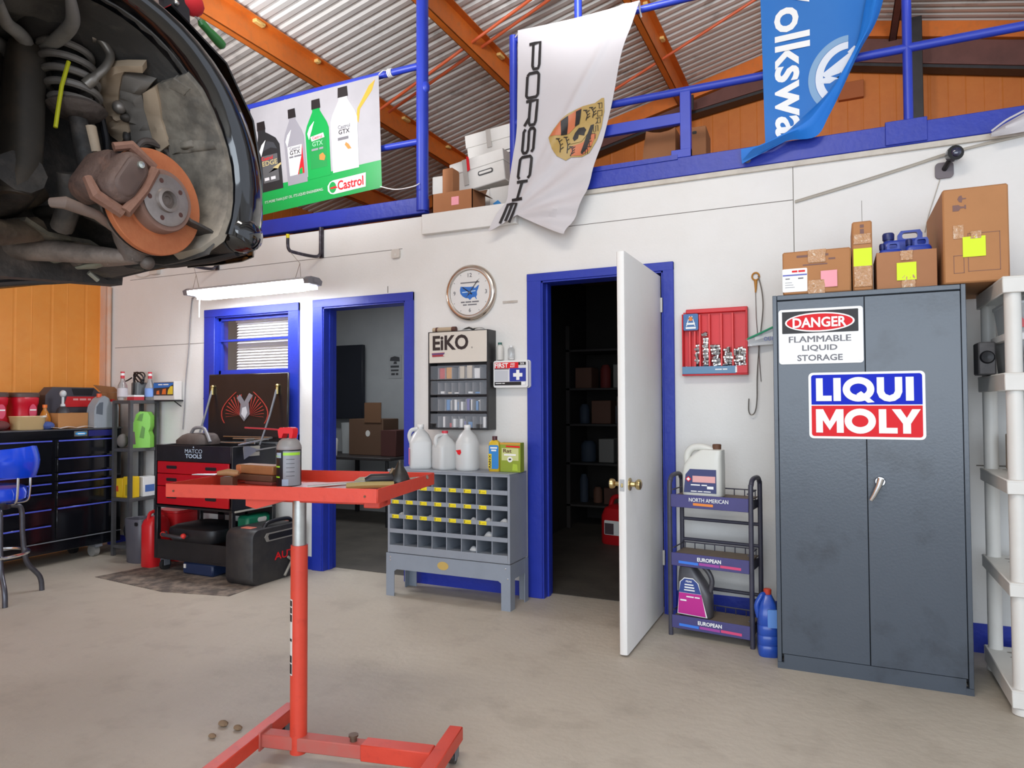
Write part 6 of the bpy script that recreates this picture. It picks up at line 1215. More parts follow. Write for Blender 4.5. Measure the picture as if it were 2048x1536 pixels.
t = thing('yellow_pack', 'yellow and red carton on the rack lower shelf', 'box', (-5.625, -.25, .5005)); add(t, 'carton', lambda m_: (m_.mat(M('pack_yellow', 'E6BE1E', .5)), m_.box(-.05, .05, -.04, .04, 0, .16, .003), m_.mat(M('pack_orange', 'C8502A', .5)), m_.plate([(-.045, .05), (.0, .05), (-.005, .1), (-.045, .09)], -.0401)))
t = thing('yellow_pack', 'tall yellow carton at the rack lower shelf front', 'box', (-5.515, -.25, .5005)); add(t, 'carton', lambda m_: (m_.mat(M('pack_yellow', 'E6BE1E', .5)), m_.box(-.05, .05, -.04, .04, 0, .18, .003), m_.mat(M('pack_olive', 'B09A20', .5)), m_.plate([(-.02, .02), (.02, .02), (.02, .12), (-.02, .11)], -.0401)))
t = thing('white_pack', 'white carton with blue print at the rack lower shelf right', 'box', (-5.51, -.11, .5005)); add(t, 'carton', lambda m_: (m_.mat(white), m_.box(-.05, .05, -.07, .07, 0, .17, .003), m_.mat(M('pack_blue2', '4A6FB4', .5)), m_.box(.0501, .0515, -.05, .04, .04, .10)))
t = thing('black_bag', 'black plastic bag on the rack bottom shelf', 'bag', (-5.565, -.17, .1005)); m_ = MB(); m_.ball((0, 0, .11), .08, .10, .11); m_.obj('bag', t, black)
t = thing('grey_cloth', 'grey cloth lump at the left of the rack middle shelf', 'cloth', (-5.635, -.25, .9255)); m_ = MB(); m_.ball((0.0, 0, .06), .035, .05, .06); m_.obj('cloth', t, M('cloth_grey', '6E6864', .9))
# ================================================================ red work stand in the foreground
wt = thing('work_stand', 'red rolling work stand with shallow tray on a chrome post', 'work table', (-1.815, -2.24, 0), 11.7); rd = M('stand_red', 'D2432E', .42, n=(5, .3, 'AE2A20'), n2=(22, .3, '8E2018', .56, .75), b=(50, .04)); dusty = M('stand_dusty', 'B85248', .6, n=(8, .6, '9E6A5E'))
m_ = MB(); TW, TD = .402, .273; zb, zt = .975, 1.02
m_.box(-TW, TW, -TD, TD, zb, zb+.004); m_.box(-TW, TW, -TD-.003, -TD, zb-.002, zt, .001); m_.box(-TW, TW, TD, TD+.003, zb-.002, zt, .001); m_.box(-TW-.003, -TW, -TD, TD, zb-.002, zt, .001); m_.box(TW, TW+.003, -TD, TD, zb-.002, zt, .001)
tr = m_.obj('tray', wt, rd)
for x, y in ((-.37, -TD-.004), (.36, -TD-.004)): add(tr, 'bolt_hole', lambda m_: m_.lathe([(.001, -.001), (.004, -.001), (.004, .001)], (x, y, .995), 'y', 8), dark_wood)
add(wt, 'tray_bracket', lambda m_: (m_.prism([(-.11, .974), (-.11, .945), (-.07, .935), (.06, .972)], -.235, -.03), m_.box(-.05, .36, -.13, -.09, .945, .9745, .002), m_.box(.30, .36, -.16, -.06, .938, .9746, .003)), rd)
add(wt, 'chrome_post', lambda m_: m_.cyl((.025, -.109, .70), (.025, -.109, .974), .0245, n=24), galv)
m_ = MB().mat(rd); m_.cyl((.025, -.109, .05), (.025, -.109, .79), .030, n=24); m_.obj('lower_post', wt)
m_ = MB(rotz(0)).mat(off_white)
def wrapz(m_, z0, z1, a0, a1, r_): m_.loft([[(.025+r_*math.cos(R(a0+(a1-a0)*k/8)), -.109+r_*math.sin(R(a0+(a1-a0)*k/8)), z) for k in range(9)] for z in (z0, z1)], False, False)
wrapz(m_, .33, .60, 198, 252, .0305); m_.mat(print_black)
for z0, z1 in ((.335, .37), (.375, .40), (.45, .46), (.52, .545), (.55, .57), (.575, .595)): wrapz(m_, z0, z1, 201, 248, .0309)
m_.obj('warning_label', wt)
# foot frame
def foot(x0, y0, y1, nm): add(wt, nm, lambda m_: (m_.mat(rd), m_.box(x0-.026, x0+.026, y0, y1, .065, .115, .003)), None)
foot(-.135, -.62, .12, 'foot_bar'); foot(.56, -.30, .075, 'foot_bar')
add(wt, 'cross_bar', lambda m_: m_.box(-.109, .30, -.137, -.085, .064, .112, .003), dusty); add(wt, 'cross_sleeve', lambda m_: m_.box(.28, .534, -.142, -.08, .060, .117, .003), rd)
add(wt, 'clamp_bolt', lambda m_: (m_.cyl((.24, -.11, .112), (.24, -.11, .128), .012), m_.cyl((.24, -.11, .128), (.24, -.11, .135), .017)), M('bolt_rust', '6A5648', .5, .6))
add(wt, 'joint_plate', lambda m_: m_.box(-.112, -.104, -.15, -.07, .055, .122, .002), dusty)
for x, y in ((-.135, .06), (-.135, -.55), (.56, .03), (.56, -.26)): add(wt, 'caster', lambda m_: (m_.mat(mid_grey), m_.box(x-.02, x+.02, y-.02, y+.02, .058, .065), m_.box(x-.018, x-.014, y-.018, y+.02, .02, .06), m_.box(x+.014, x+.018, y-.018, y+.02, .02, .06), m_.mat(M('caster_wheel', '3C3836', .4)), m_.tube([(x-.012, y+.004, .0265), (x+.012, y+.004, .0265)], .026, 18)))
# items on the tray, heights from the tray top
Z0 = .9795
sp = thing('spray_can', 'spray can with grey shoulder and red trigger nozzle on the tray', 'spray can', (-1.945, -2.205, Z0), 0)
m_ = MB().mat(M('can_charcoal', '232427', .35, .3)); m_.lathe([(.001, 0), (.046, 0), (.047, .004), (.047, .145), (.001, .146)], n=32); m_.mat(M('can_grey_band', '83888B', .35)); m_.obj('body', sp)
m_ = MB(); m_.lathe([(.047, .143), (.048, .147), (.046, .158), (.038, .176), (.026, .186), (.001, .187)], n=32); m_.obj('shoulder', sp, M('can_shoulder', '8F8B87', .4))
m_ = MB()
def wrap(m_, z0, z1, a0, a1, r_=.0476): m_.loft([[(r_*math.cos(R(a0+(a1-a0)*k/10)), r_*math.sin(R(a0+(a1-a0)*k/10)), z) for k in range(11)] for z in (z0, z1)], False, False)
m_.mat(M('label_silver', '8C9194', .35)); wrap(m_, .005, .138, -75, 15); m_.mat(M('label_lime', '9AD435', .45)); wrap(m_, .122, .133, -75, 10, .0480)
for z in (.115, .075, .035): wrap(m_, z, z+.006, -128, -92, .0480)
m_.mat(M('label_steelblue', '9FB2C4', .45)); wrap(m_, .112, .132, -118, -85, .0480); wrap(m_, .005, .03, -80, -50, .0480); m_.mat(print_black)
for k in range(5): wrap(m_, .042+.016*k, .0435+.016*k, -60, -22, .0480)
m_.obj('paper_label', sp)
add(sp, 'trigger_nozzle', lambda m_: (m_.prism([(-.040, .187), (-.026, .187), (-.018, .205), (.012, .205), (.012, .187), (.026, .187), (.032, .212), (.03, .225), (.018, .23), (-.035, .228), (-.046, .218), (-.044, .205)], -.014, .014)), M('nozzle_red', 'E0222A', .35))
add(sp, 'straw', lambda m_: m_.tube([(-.04, 0, .218), (-.12, -.004, .222), (-.225, -.008, .225)], .0035, 8), M('straw_red', 'B8323A', .35))
t = thing('wood_block', 'upper tan wood block of the stack left of the spray can', 'block', (-2.105, -2.19, Z0+.0405), -4); m_ = MB(); m_.box(-.105, .105, -.035, .035, 0, .036, .004); m_.obj('block', t, wood); add(t, 'worn_corner', lambda m_: m_.box(-.1065, -.075, -.0365, -.02, -.001, .034, .003), M('wood_orange', 'B8683A', .6))
t = thing('wood_block', 'lower dark wood block of the stack left of the spray can', 'block', (-2.125, -2.185, Z0+.0005), -3); m_ = MB(); m_.box(-.10, .12, -.04, .04, .012, .0385, .004); m_.mat(dark_wood); m_.mat(M('block_red', '7E3A30', .7)); m_.box(-.03, .12, -.042, .038, 0, .0119, .002); m_.mats[0:1] = [dark_wood]; m_.obj('block', t)
t = thing('scraper_knife', 'wooden handled scraper lying at the left corner of the tray', 'scraper', (-2.20, -2.32, Z0+.0), 20); add(t, 'handle', lambda m_: m_.tube([(.0, 0, .05), (.04, .0, .054), (.07, 0, .05), (.085, 0, .05)], [.009, .014, .014, .008], 10), M('handle_tan', 'A87C50', .6)); add(t, 'blade', lambda m_: m_.prism([(-.10, -.012), (.0, -.02), (.0, .02), (-.09, .006)], .044, .047, 'z'), steel)
add(t, 'rest', lambda m_: m_.box(.02, .07, -.02, .02, .0005, .037), dark_wood)
t = thing('shop_papers', 'pale pink paper sheets lying on the tray behind the spray can', 'paper', (-1.79, -2.12, Z0), 14); m_ = MB(); m_.sheet([[(x, y, .003+.004*math.sin(x*16)+.003*math.cos(y*20)) for y in (-.12, -.06, 0, .06, .12)] for x in (-.14, -.07, 0, .07, .14)], .002); m_.obj('sheets', t, M('paper_pink', 'D9BCC2', .6))
pl = thing('steel_rod_tool', 'long steel rod tool with black sleeve lying on the tray', 'tool', (-1.66, -2.16, Z0), 25)
add(pl, 'rod', lambda m_: m_.tube([(-.16, -.07, .012), (.05, .0, .022)], .0065, 8), steel); add(pl, 'sleeve', lambda m_: m_.tube([(.04, -.003, .026), (.06, .003, .032), (.135, .02, .032), (.15, .024, .026)], [.014, .021, .021, .016], 12), black); add(pl, 'body', lambda m_: m_.tube(bez([(-.02, -.05, .012), (.06, -.045, .016), (.15, -.02, .014)], 4), .013, 8), M('tool_olive', 'A08E54', .5))
t = thing('black_air_tool', 'black tool with pointed tip standing at the right end of the tray', 'tool', (-1.525, -2.06, Z0), 0); add(t, 'body', lambda m_: m_.lathe([(.001, 0), (.036, 0), (.040, .008), (.038, .03), (.028, .055), (.016, .075), (.010, .09), (.004, .102), (.001, .104)], n=20), M('tool_black', '26241F', .35)); add(t, 'lever', lambda m_: (m_.tube([(-.035, -.02, .006), (-.045, -.018, .03), (-.02, -.015, .07)], .007, 8)), M('lever_tan', '8E7D62', .45, .5))
t = thing('steel_pliers', 'open steel pliers lying at the right rim of the tray', 'pliers', (-1.53, -1.97, Z0), -20); add(t, 'jaws', lambda m_: (m_.tube(bez([(-.05, .0, .01), (.0, .03, .018), (.05, .02, .02)], 4), .009, 8), m_.tube(bez([(-.05, .01, .012), (.01, -.02, .018), (.05, .0, .02)], 4), .008, 8), m_.tube([(.04, .01, .02), (.075, .02, .032)], .008, 8)), M('pliers_steel', 'A2998C', .4, .7))
t = thing('plastic_bits', 'pale green plastic piece lying behind the black sleeve on the tray', 'piece', (-1.70, -2.03, Z0), 10); add(t, 'piece', lambda m_: m_.loft([ring(z, .11*k, .05*k, 0, 0, 3, 16) for z, k in ((0, .9), (.012, 1), (.026, .6))]), M('bits_olive', '9C9A80', .5))
# litter on the floor near the stand
for k, (x, y, w) in enumerate(((-2.26, -2.23, .04), (-2.18, -2.23, .035), (-2.22, -2.32, .03))):
    t = thing('floor_crumb', 'small brown crumb of dirt on the floor left of the work stand', 'crumb', (x, y, 0.0), 0, 'dirt crumbs left of the work stand'); m_ = MB(); m_.ball((0, 0, w*.3), w*.6, w*.4, w*.3, 8, 5); m_.obj('crumb', t, M('crumb_brown', '8A7258', .9))
# ================================================================ car raised on a lift, upper left: front right wheel well with the wheel off
car = thing('lifted_car', 'black car raised overhead with its front right wheel removed', 'car', (-2.6, -3.6, 1.6)); O = Vector((-2.6, -3.6, 1.6))
paint = M('car_black', '08090C', .07, coat=1.0); liner_m = M('liner_dark', '454342', .7, n=(5, .7, '6E6A65', .42, .66), n2=(14, .4, '7A756C', .6, .75), b=(30, .15))
liner_d = M('liner_dusty', '958B7D', .75, n=(7, .75, '4E4A45', .43, .63), n2=(12, .5, '9A9284', .52, .7), b=(30, .15)); under = M('underbody', '34312F', .6, n=(7, .7, '655B53', .46, .66), b=(25, .3))
grime = M('grimy_metal', '685D57', .6, .3, n=(8, .6, '6B5F58', .45, .62), n2=(18, .5, '28221F', .5, .66), b=(40, .3)); beige = M('inner_panel', 'C4AD93', .55, n=(5, .5, '7F7468', .48, .68), n2=(13, .3, 'C2AD94', .5, .65)); alu = M('cast_alloy', 'A29A92', .45, .6, n=(12, .5, '7A716A'))
def C(*p): return Vector(p)-O
def cpart(name, fn, mat=None, parent=None, sm=38):
    m_ = MB(); m_.T = Matrix.Translation(-O); fn(m_); return m_.obj(name, parent or car, mat, sm)
AY, AZ, AR = -3.16, 1.95, .388
def arch(a, r_, x): return (x, AY+r_*math.cos(R(a)), AZ+r_*math.sin(R(a)))
def outer(a):                        # how far the wing reaches past the arch edge
    if a > 90: return .06+.25*min(1, (a-90)/60)
    if a > 0: return .135-.075*min(1, a/75)
    return .135
angs = [-22+8*k for k in range(26)]
def wing(m_):
    g = []
    for a in angs:
        e = outer(a); row = [arch(a, AR-.012, -1.69), arch(a, AR-.004, -1.632), arch(a, AR+.006, -1.618), arch(a, AR+.03, -1.608), arch(a, AR+e*.6, -1.612), arch(a, AR+e*.88, -1.645), arch(a, AR+e, -1.71), arch(a, AR+e*1.02, -1.80), arch(a, AR+e*.98, -1.95)]
        g.append(row)
    m_.sheet(g, .004)
fender = cpart('fender', wing, paint, None, 60)
cpart('bumper_corner', lambda m_: (m_.loft([[(x, -2.735+ry*math.cos(2*math.pi*k/20)*sx, 1.82+rz*math.sin(2*math.pi*k/20)) for k in range(20)] for x, ry, rz, sx in ((-1.60, .004, .004, 1), (-1.602, .03, .03, 1), (-1.615, .055, .05, 1), (-1.65, .065, .058, 1), (-1.75, .06, .055, 1), (-1.85, .03, .03, 1))])), paint, None, 70)
def bumper(m_):
    g = []
    for k in range(13):
        t = k/12; x = -1.70-1.75*t; bow = .10*math.sin(math.pi*t)
        g.append([(x, -2.70+.02+bow*.6, 1.775), (x, -2.63+bow, 1.80), (x, -2.60+bow*1.3, 1.9), (x, -2.60+bow*1.4, 2.05), (x, -2.64+bow*1.2, 2.22), (x, -2.75+bow, 2.36), (x, -2.95+bow*.6, 2.44)])
    m_.sheet(g, .006)
cpart('front_bumper', bumper, paint, None, 60)
cpart('side_panel', lambda m_: m_.sheet([[(-1.62-.02*abs(k-2), -3.56-.35*i, z) for k, z in enumerate((1.72, 1.85, 2.05, 2.25, 2.42, 2.55))] for i in range(6)], .006), paint, None, 60)
cpart('hood', lambda m_: m_.sheet([[(-1.80-.30*i, y, z+.04*math.sin(math.pi*i/5)) for y, z in ((-2.78, 2.42), (-3.0, 2.50), (-3.5, 2.56), (-4.2, 2.62), (-5.0, 2.66))] for i in range(6)], .006), paint, None, 60)
def lin_surf(m_):
    g = []
    for k in range(33):
        a = -34+8*k; r0 = AR-.012; row = []
        for j in range(13):
            t = j/12; x = -1.66-.50*t; r_ = r0+.028*math.sin(math.pi*t)-.02*t+.006*math.sin(a*.55)*math.sin(math.pi*t)+(-.012 if .45 < t < .52 else 0)
            row.append(arch(a, r_, x))
        g.append(row)
    m_.sheet(g, .004)
cpart('wheel_arch_liner', lin_surf, liner_m, None, 50)
# panels pressed into the wheel well wall: outlines in degrees round the arch and distance along it
def patch(m_, poly, r_, th=.006, bump=.004):
    bm = bmesh.new(); vs = [bm.verts.new((a, x*100, 0)) for a, x in poly]; bm.faces.new(vs)
    bmesh.ops.triangulate(bm, faces=bm.faces[:])
    for _ in range(3):
        es = [e for e in bm.edges if e.calc_length() > 4.5]
        if not es: break
        bmesh.ops.subdivide_edges(bm, edges=es, cuts=1); bmesh.ops.triangulate(bm, faces=[f for f in bm.faces if len(f.verts) > 3])
    be = {e for e in bm.edges if e.is_boundary}; edge = {v for e in be for v in e.verts}
    bm.verts.index_update(); V = [v.co.copy() for v in bm.verts]; n = len(V); fs = [tuple(v.index for v in f.verts) for f in bm.faces]
    P = [arch(v.x, r_-(0 if bm_v in edge else bump+bump*math.sin(v.x*.7)*math.cos(v.y*.9)), v.y/100) for v, bm_v in zip(V, bm.verts)]+[arch(v.x, r_+th+.02, v.y/100) for v in V]
    sides = [(e.verts[0].index, e.verts[1].index, e.verts[1].index+n, e.verts[0].index+n) for e in be]; bm.free()
    m_.add(P, fs+[tuple(k+n for k in reversed(f)) for f in fs]+sides)
cpart('liner_front_panel', lambda m_: (patch(m_, [(51, -1.775), (51.8, -1.656), (44.2, -1.645), (28.5, -1.645), (10.1, -1.64), (-12.3, -1.635), (-25.2, -1.64), (-31.5, -1.69), (-33, -1.80), (-20, -1.84), (-3.4, -1.82), (12, -1.87), (22, -1.86), (36, -1.84)], .362),
    patch(m_, [(27, -1.842), (21.9, -1.665), (18, -1.662), (20, -1.845)], .356), m_.box(-1.79, -1.74, AY+.315, AY+.34, 2.075, 2.095, .003)), liner_d, None, 50)
cpart('liner_step', lambda m_: patch(m_, [(52, -1.70), (46, -1.665), (44, -1.70), (49, -1.735)], .355), liner_d, None, 50)
cpart('pale_bracket', lambda m_: patch(m_, [(57.6, -2.004), (50.7, -2.039), (42.5, -2.069), (34.9, -2.068), (30.5, -2.041), (34.7, -1.982), (40.9, -1.966), (46.1, -1.974), (53.4, -1.921), (59.3, -1.867), (61.1, -1.843), (58.1, -1.784), (61.2, -1.763), (63.6, -1.824), (64.8, -1.868), (61.9, -1.936)], .352, .006, .010), beige, None, 50)
cpart('inner_rail', lambda m_: patch(m_, [(59.3, -1.867), (52.6, -1.786), (48.6, -1.854), (42.1, -1.881), (33, -1.903), (26, -1.908), (24, -2.03), (34.7, -1.982), (40.9, -1.966), (46.1, -1.974), (53.4, -1.921)], .358, .006, .008), M('rail_grey', '8A837C', .6, n=(6, .5, '6A645E')), None, 50)
cpart('inner_rail', lambda m_: patch(m_, [(49.5, -1.842), (50.8, -1.782), (44.6, -1.802), (36, -1.835), (24.5, -1.846), (22, -1.90), (26, -1.908), (35.2, -1.893), (43.1, -1.875)], .354, .006, .006), beige, None, 50)
cpart('bracket_bolt', lambda m_: m_.ball(arch(46.8, .345, -1.954), .020), alu); cpart('bracket_bolt', lambda m_: m_.ball(arch(56.2, .345, -2.003), .010), alu)
cpart('bracket_hole', lambda m_: m_.ball(arch(41.0, .350, -1.96), .018, .018, .012), under); cpart('bracket_hole', lambda m_: m_.ball(arch(33.0, .352, -2.0), .012, .012, .020), under)
cpart('inner_wing', lambda m_: m_.prism([(-3.75, 1.62), (-2.76, 1.70), (-2.72, 2.2), (-2.74, 2.45), (-3.75, 2.5)], -2.22, -2.16, 'x'), under)
# ribbed rubber folds up in the roof of the wheel well
fold = M('rubber_folds', '7C7875', .6, n=(5, .6, 'A8A39B', .45, .65))
for P in ([(118, -1.82), (106.7, -1.92), (97, -1.97), (90, -2.01), (86, -2.06), (84, -2.14)], [(110, -1.98), (101, -2.05), (92, -2.09), (84, -2.13), (80, -2.18)], [(102, -1.70), (93, -1.78), (88, -1.86), (85, -1.95), (83, -2.05)]):
    n_ = (len(P)-1)*6+1
    cpart('rubber_fold', lambda m_: m_.tube(bez([arch(a, .372 if k in (0, len(P)-1) else .350, x) for k, (a, x) in enumerate(P)], 6), [.006+.013*math.sin(math.pi*(.06+.88*k/(n_-1)))**.6 for k in range(n_)], 10), fold)
cpart('brake_hose', lambda m_: m_.tube(bez([(-1.92, -2.90, 2.06), (-1.90, -2.885, 2.10), (-1.89, -2.845, 2.105), (-1.88, -2.81, 2.09), (-1.88, -2.80, 2.06)], 6), .011, 8), grime)
cpart('brake_hose', lambda m_: m_.tube(bez([(-1.98, -2.97, 2.19), (-1.97, -2.955, 2.10), (-1.95, -2.96, 2.02), (-1.90, -2.96, 1.97), (-1.84, -2.98, 1.93)], 6), .010, 8), black)
cpart('brake_hose', lambda m_: m_.tube(bez([(-1.99, -2.99, 2.21), (-1.985, -2.985, 2.10), (-1.97, -2.99, 2.0), (-1.9, -3.02, 1.96)], 6), .007, 8), M('hose_grey', '5E5854', .5))
# strut, spring, top mount and link
a0, a1 = Vector((-1.97, -3.085, 2.335)), Vector((-1.95, -3.055, 2.145))
cpart('strut_tower', lambda m_: m_.lathe([(.001, 2.37), (.10, 2.37), (.115, 2.345), (.10, 2.33), (.075, 2.315), (.001, 2.31)], (-1.98, -3.09, 0), 'z', 28), M('tower_dark', '2A2828', .6, n=(8, .5, '45413E')))
def coil(m_):
    pts = []
    for k in range(121):
        t = k/120; a = 2*math.pi*5.2*t; c = a0.lerp(a1, t); r_ = .058+.006*math.sin(math.pi*t); pts.append((c.x+r_*math.cos(a), c.y+r_*math.sin(a), c.z+.004*0))
    m_.tube(pts, .0105, 8)
cpart('coil_spring', coil, M('spring_grey', '77716B', .5, n=(14, .4, '3E3A38')))
cpart('dust_boot', lambda m_: m_.lathe([(.036, 2.33)]+[(.034+.005*(k % 2), 2.32-.012*k) for k in range(1, 10)]+[(.03, 2.19)], (-1.965, -3.075, 0), 'z', 20), rubber)
cpart('spring_seat', lambda m_: m_.lathe([(.001, 2.15), (.07, 2.155), (.078, 2.145), (.06, 2.125), (.03, 2.115), (.001, 2.115)], (-1.95, -3.055, 0), 'z', 24), grime)
cpart('strut_tube', lambda m_: (m_.tube([(-1.95, -3.055, 2.13), (-1.93, -3.045, 2.02), (-1.91, -3.035, 1.93)], [.024, .026, .028], 14)), under); cpart('strut_label', lambda m_: m_.tube([(-1.921, -3.035, 2.095), (-1.909, -3.027, 2.02)], .016, 10), beige)
cpart('anti_roll_link', lambda m_: m_.tube(bez([(-1.88, -3.062, 2.335), (-1.87, -3.045, 2.335), (-1.86, -3.02, 2.30), (-1.86, -3.03, 2.262), (-1.87, -3.05, 2.228), (-1.89, -3.07, 2.195)], 6), [.016]*5+[.012]*21+[.016]*5, 10), M('link_bright', '8B847C', .4, .6, n=(12, .3, '6A625C')))
cpart('link_mount', lambda m_: m_.loft([ring(z, .07*k, .06*k, -1.89, -3.05, 3, 16) for z, k in ((2.33, .8), (2.345, 1), (2.375, .9), (2.385, .5))]), M('mount_pale', '7E786F', .6))
cpart('yellow_mark', lambda m_: m_.tube([(-1.90, -3.112, 2.245), (-1.90, -3.130, 2.17), (-1.90, -3.138, 2.11), (-1.90, -3.145, 2.05)], .0055, 8), M('marker_yellow', 'C9C81E', .5))
cpart('inner_post', lambda m_: m_.loft([ring(z, w, .09, -2.02, y, 3, 20) for z, w, y in ((1.86, .16, -3.20), (1.95, .15, -3.175), (2.05, .12, -3.165), (2.15, .10, -3.16), (2.25, .09, -3.155), (2.30, .05, -3.15))]), M('post_dark', '3A342D', .6, n=(8, .6, '57493A', .45, .65)))
# rotor, hub, caliper and knuckle; wheel axis points out of the car
HX, HY, HZ = -1.70, -2.998, 1.858
rotor = cpart('brake_rotor', lambda m_: m_.lathe([(.06, -.012), (.143, -.012), (.145, -.006), (.145, .008), (.143, .010), (.092, .010), (.088, .014), (.085, .040), (.082, .044), (.04, .046), (.04, .0)], (HX, HY, HZ), 'x', 64), M('rotor_rust', 'B0643C', .7, n=(9, .4, '98532F'), n2=(30, .3, 'C07A4E'), b=(70, .1)))
cpart('rotor_hat', lambda m_: m_.lathe([(.042, .0465), (.082, .0465), (.0855, .041), (.088, .016)], (HX, HY, HZ), 'x', 48), M('hat_brown', '7F5F52', .65, n=(10, .5, '5E463C')), rotor)
cpart('hub_face', lambda m_: m_.lathe([(.030, .047), (.070, .047), (.070, .050), (.062, .052), (.034, .052), (.032, .060), (.024, .062), (.022, .046)], (HX, HY, HZ), 'x', 40), M('hub_steel', '9A918C', .4, .7, n=(16, .5, '6E6662')), rotor)
cpart('hub_bore', lambda m_: (m_.mat(grime), m_.lathe([(.001, .045), (.0235, .045), (.0235, .050), (.012, .054), (.011, .05), (.001, .05)], (HX, HY, HZ), 'x', 24)), None, rotor)
for k in range(5):
    a = R(90+72*k+20); cpart('stud_hole', lambda m_: m_.lathe([(.001, .0525), (.0065, .0525), (.0075, .0515)], (HX, HY+.053*math.cos(a), HZ+.053*math.sin(a)), 'x', 12), M('hole_maroon', '4A2A24', .7), rotor)
cal_m = M('caliper_rust', '5C4840', .7, n=(9, .5, '4B342E'), n2=(20, .4, '85604F', .5, .68), b=(50, .25))
cx, cy = -3.108, 1.89; ta = R(60)      # caliper long axis in the plane of the rotor
def CP(u, v): return (cx+u*math.cos(ta)-v*math.sin(ta), cy+u*math.sin(ta)+v*math.cos(ta))
def calb(m_):
    P = [CP(u, v) for u, v in rr(.150, .082, .036, 0, 0, 6)]; m_.loft([[(x, HYc+(p[0]-HYc)*k, HZc+(p[1]-HZc)*k) for p in P] for x, k in ((-1.735, .9), (-1.725, 1), (-1.665, 1.0), (-1.652, .93), (-1.645, .78))])
HYc, HZc = CP(0, 0)
cal = cpart('brake_caliper', calb, cal_m)
cpart('caliper_recess', lambda m_: m_.loft([[(x, HYc+(p[0]-HYc)*k, HZc+(p[1]-HZc)*k) for p in [CP(u, v) for u, v in rr(.112, .056, .026, 0, 0, 6)]] for x, k in ((-1.65, 1.1), (-1.641, 1.0), (-1.638, .9))]), M('caliper_dark', '584741', .75, n=(12, .5, '6B5146')), cal)
cpart('caliper_bolt', lambda m_: m_.lathe([(.001, .010), (.009, .008), (.010, 0)], (-1.640, CP(.042, 0)[0], CP(.042, 0)[1]), 'x', 14), M('bolt_bright', 'C9CFC6', .3, .9), cal)
brk = cpart('caliper_bracket', lambda m_: (m_.tube([(-1.655, *CP(.075, -.045)), (-1.650, *CP(0, -.049)), (-1.655, *CP(-.085, -.04))], [.014, .012, .016], 8), m_.tube([(-1.665, *CP(.085, -.045)), (-1.675, *CP(.09, .03)), (-1.69, *CP(.06, .055))], [.013, .015, .012], 8), m_.tube([(-1.665, *CP(-.085, -.04)), (-1.68, *CP(-.09, .03)), (-1.70, *CP(-.055, .06))], [.016, .017, .012], 8)), M('bracket_rust', '7C5848', .7, n=(9, .5, '6A4438'), b=(50, .2)))
cpart('caliper_body', lambda m_: m_.loft([[(x, HYc+(p[0]-HYc)*k+.02*0, HZc+(p[1]-HZc)*k) for p in [CP(u, v+.018) for u, v in rr(.15, .085, .038, 0, 0, 6)]] for x, k in ((-1.80, .85), (-1.78, 1), (-1.72, 1.0), (-1.70, .9))]), cal_m, cal)
cpart('tie_rod', lambda m_: m_.tube([(-1.76, -3.07, 1.775), (-1.72, -3.15, 1.79), (-1.72, -3.23, 1.80), (-1.75, -3.245, 1.80)], [.011, .013, .016, .012], 10), M('tie_rod_rust', '7C6A60', .6, n=(9, .4, '5E4F47')))
cpart('steering_knuckle', lambda m_: (m_.tube([(-1.91, -3.035, 1.97), (-1.86, -3.02, 1.90), (-1.80, -3.0, 1.85), (-1.79, -2.99, 1.76), (-1.80, -2.98, 1.71)], [.03, .045, .06, .05, .03], 14), m_.tube([(-1.90, -2.95, 1.97), (-1.80, -2.94, 1.94), (-1.72, -2.96, 1.93)], .018, 10)), grime)
cpart('dust_shield', lambda m_: m_.lathe([(.05, -.03), (.135, -.03), (.142, -.022), (.142, -.03), (.05, -.034)], (HX, HY, HZ), 'x', 48), grime)
cpart('drive_shaft', lambda m_: (m_.tube([(-1.82, -3.0, 1.855), (-2.0, -3.02, 1.87), (-2.55, -3.06, 1.90)], .018, 12), m_.tube([(-1.83, -3.0, 1.857), (-1.86, -3.003, 1.858), (-1.89, -3.006, 1.86), (-1.92, -3.01, 1.863), (-1.96, -3.014, 1.866)], [.055, .048, .05, .038, .026], 16)), under)
cpart('lower_control_arm', lambda m_: (m_.tube([(-1.78, -2.985, 1.715), (-1.95, -3.02, 1.735), (-2.15, -3.08, 1.76), (-2.45, -3.22, 1.79)], [.022, .034, .045, .05], 12, flat=.8), m_.tube([(-1.80, -2.985, 1.715), (-2.0, -2.93, 1.74), (-2.4, -2.88, 1.78)], [.022, .028, .035], 12, flat=.8), m_.ball((-1.775, -2.96, 1.705), .02)), M('arm_worn', '84776E', .6, .2, n=(7, .6, '3E3733', .45, .62), b=(30, .3)))
cpart('subframe', lambda m_: (m_.tube(bez([(-1.95, -3.20, 1.92), (-2.15, -3.15, 1.88), (-2.4, -3.1, 1.9), (-2.8, -3.1, 1.88)], 4), .06, 10), m_.tube(bez([(-1.95, -3.35, 1.84), (-2.2, -3.2, 1.80), (-2.5, -3.12, 1.80), (-3.0, -3.1, 1.80)], 4), .05, 10), m_.box(-3.1, -2.2, -3.3, -2.9, 1.86, 2.1, .03), m_.box(-2.7, -2.3, -3.35, -3.2, 1.76, 1.86, .02), m_.tube([(-1.88, -3.12, 1.93), (-1.90, -3.10, 1.86), (-1.97, -3.08, 1.80)], .03, 10)), under)
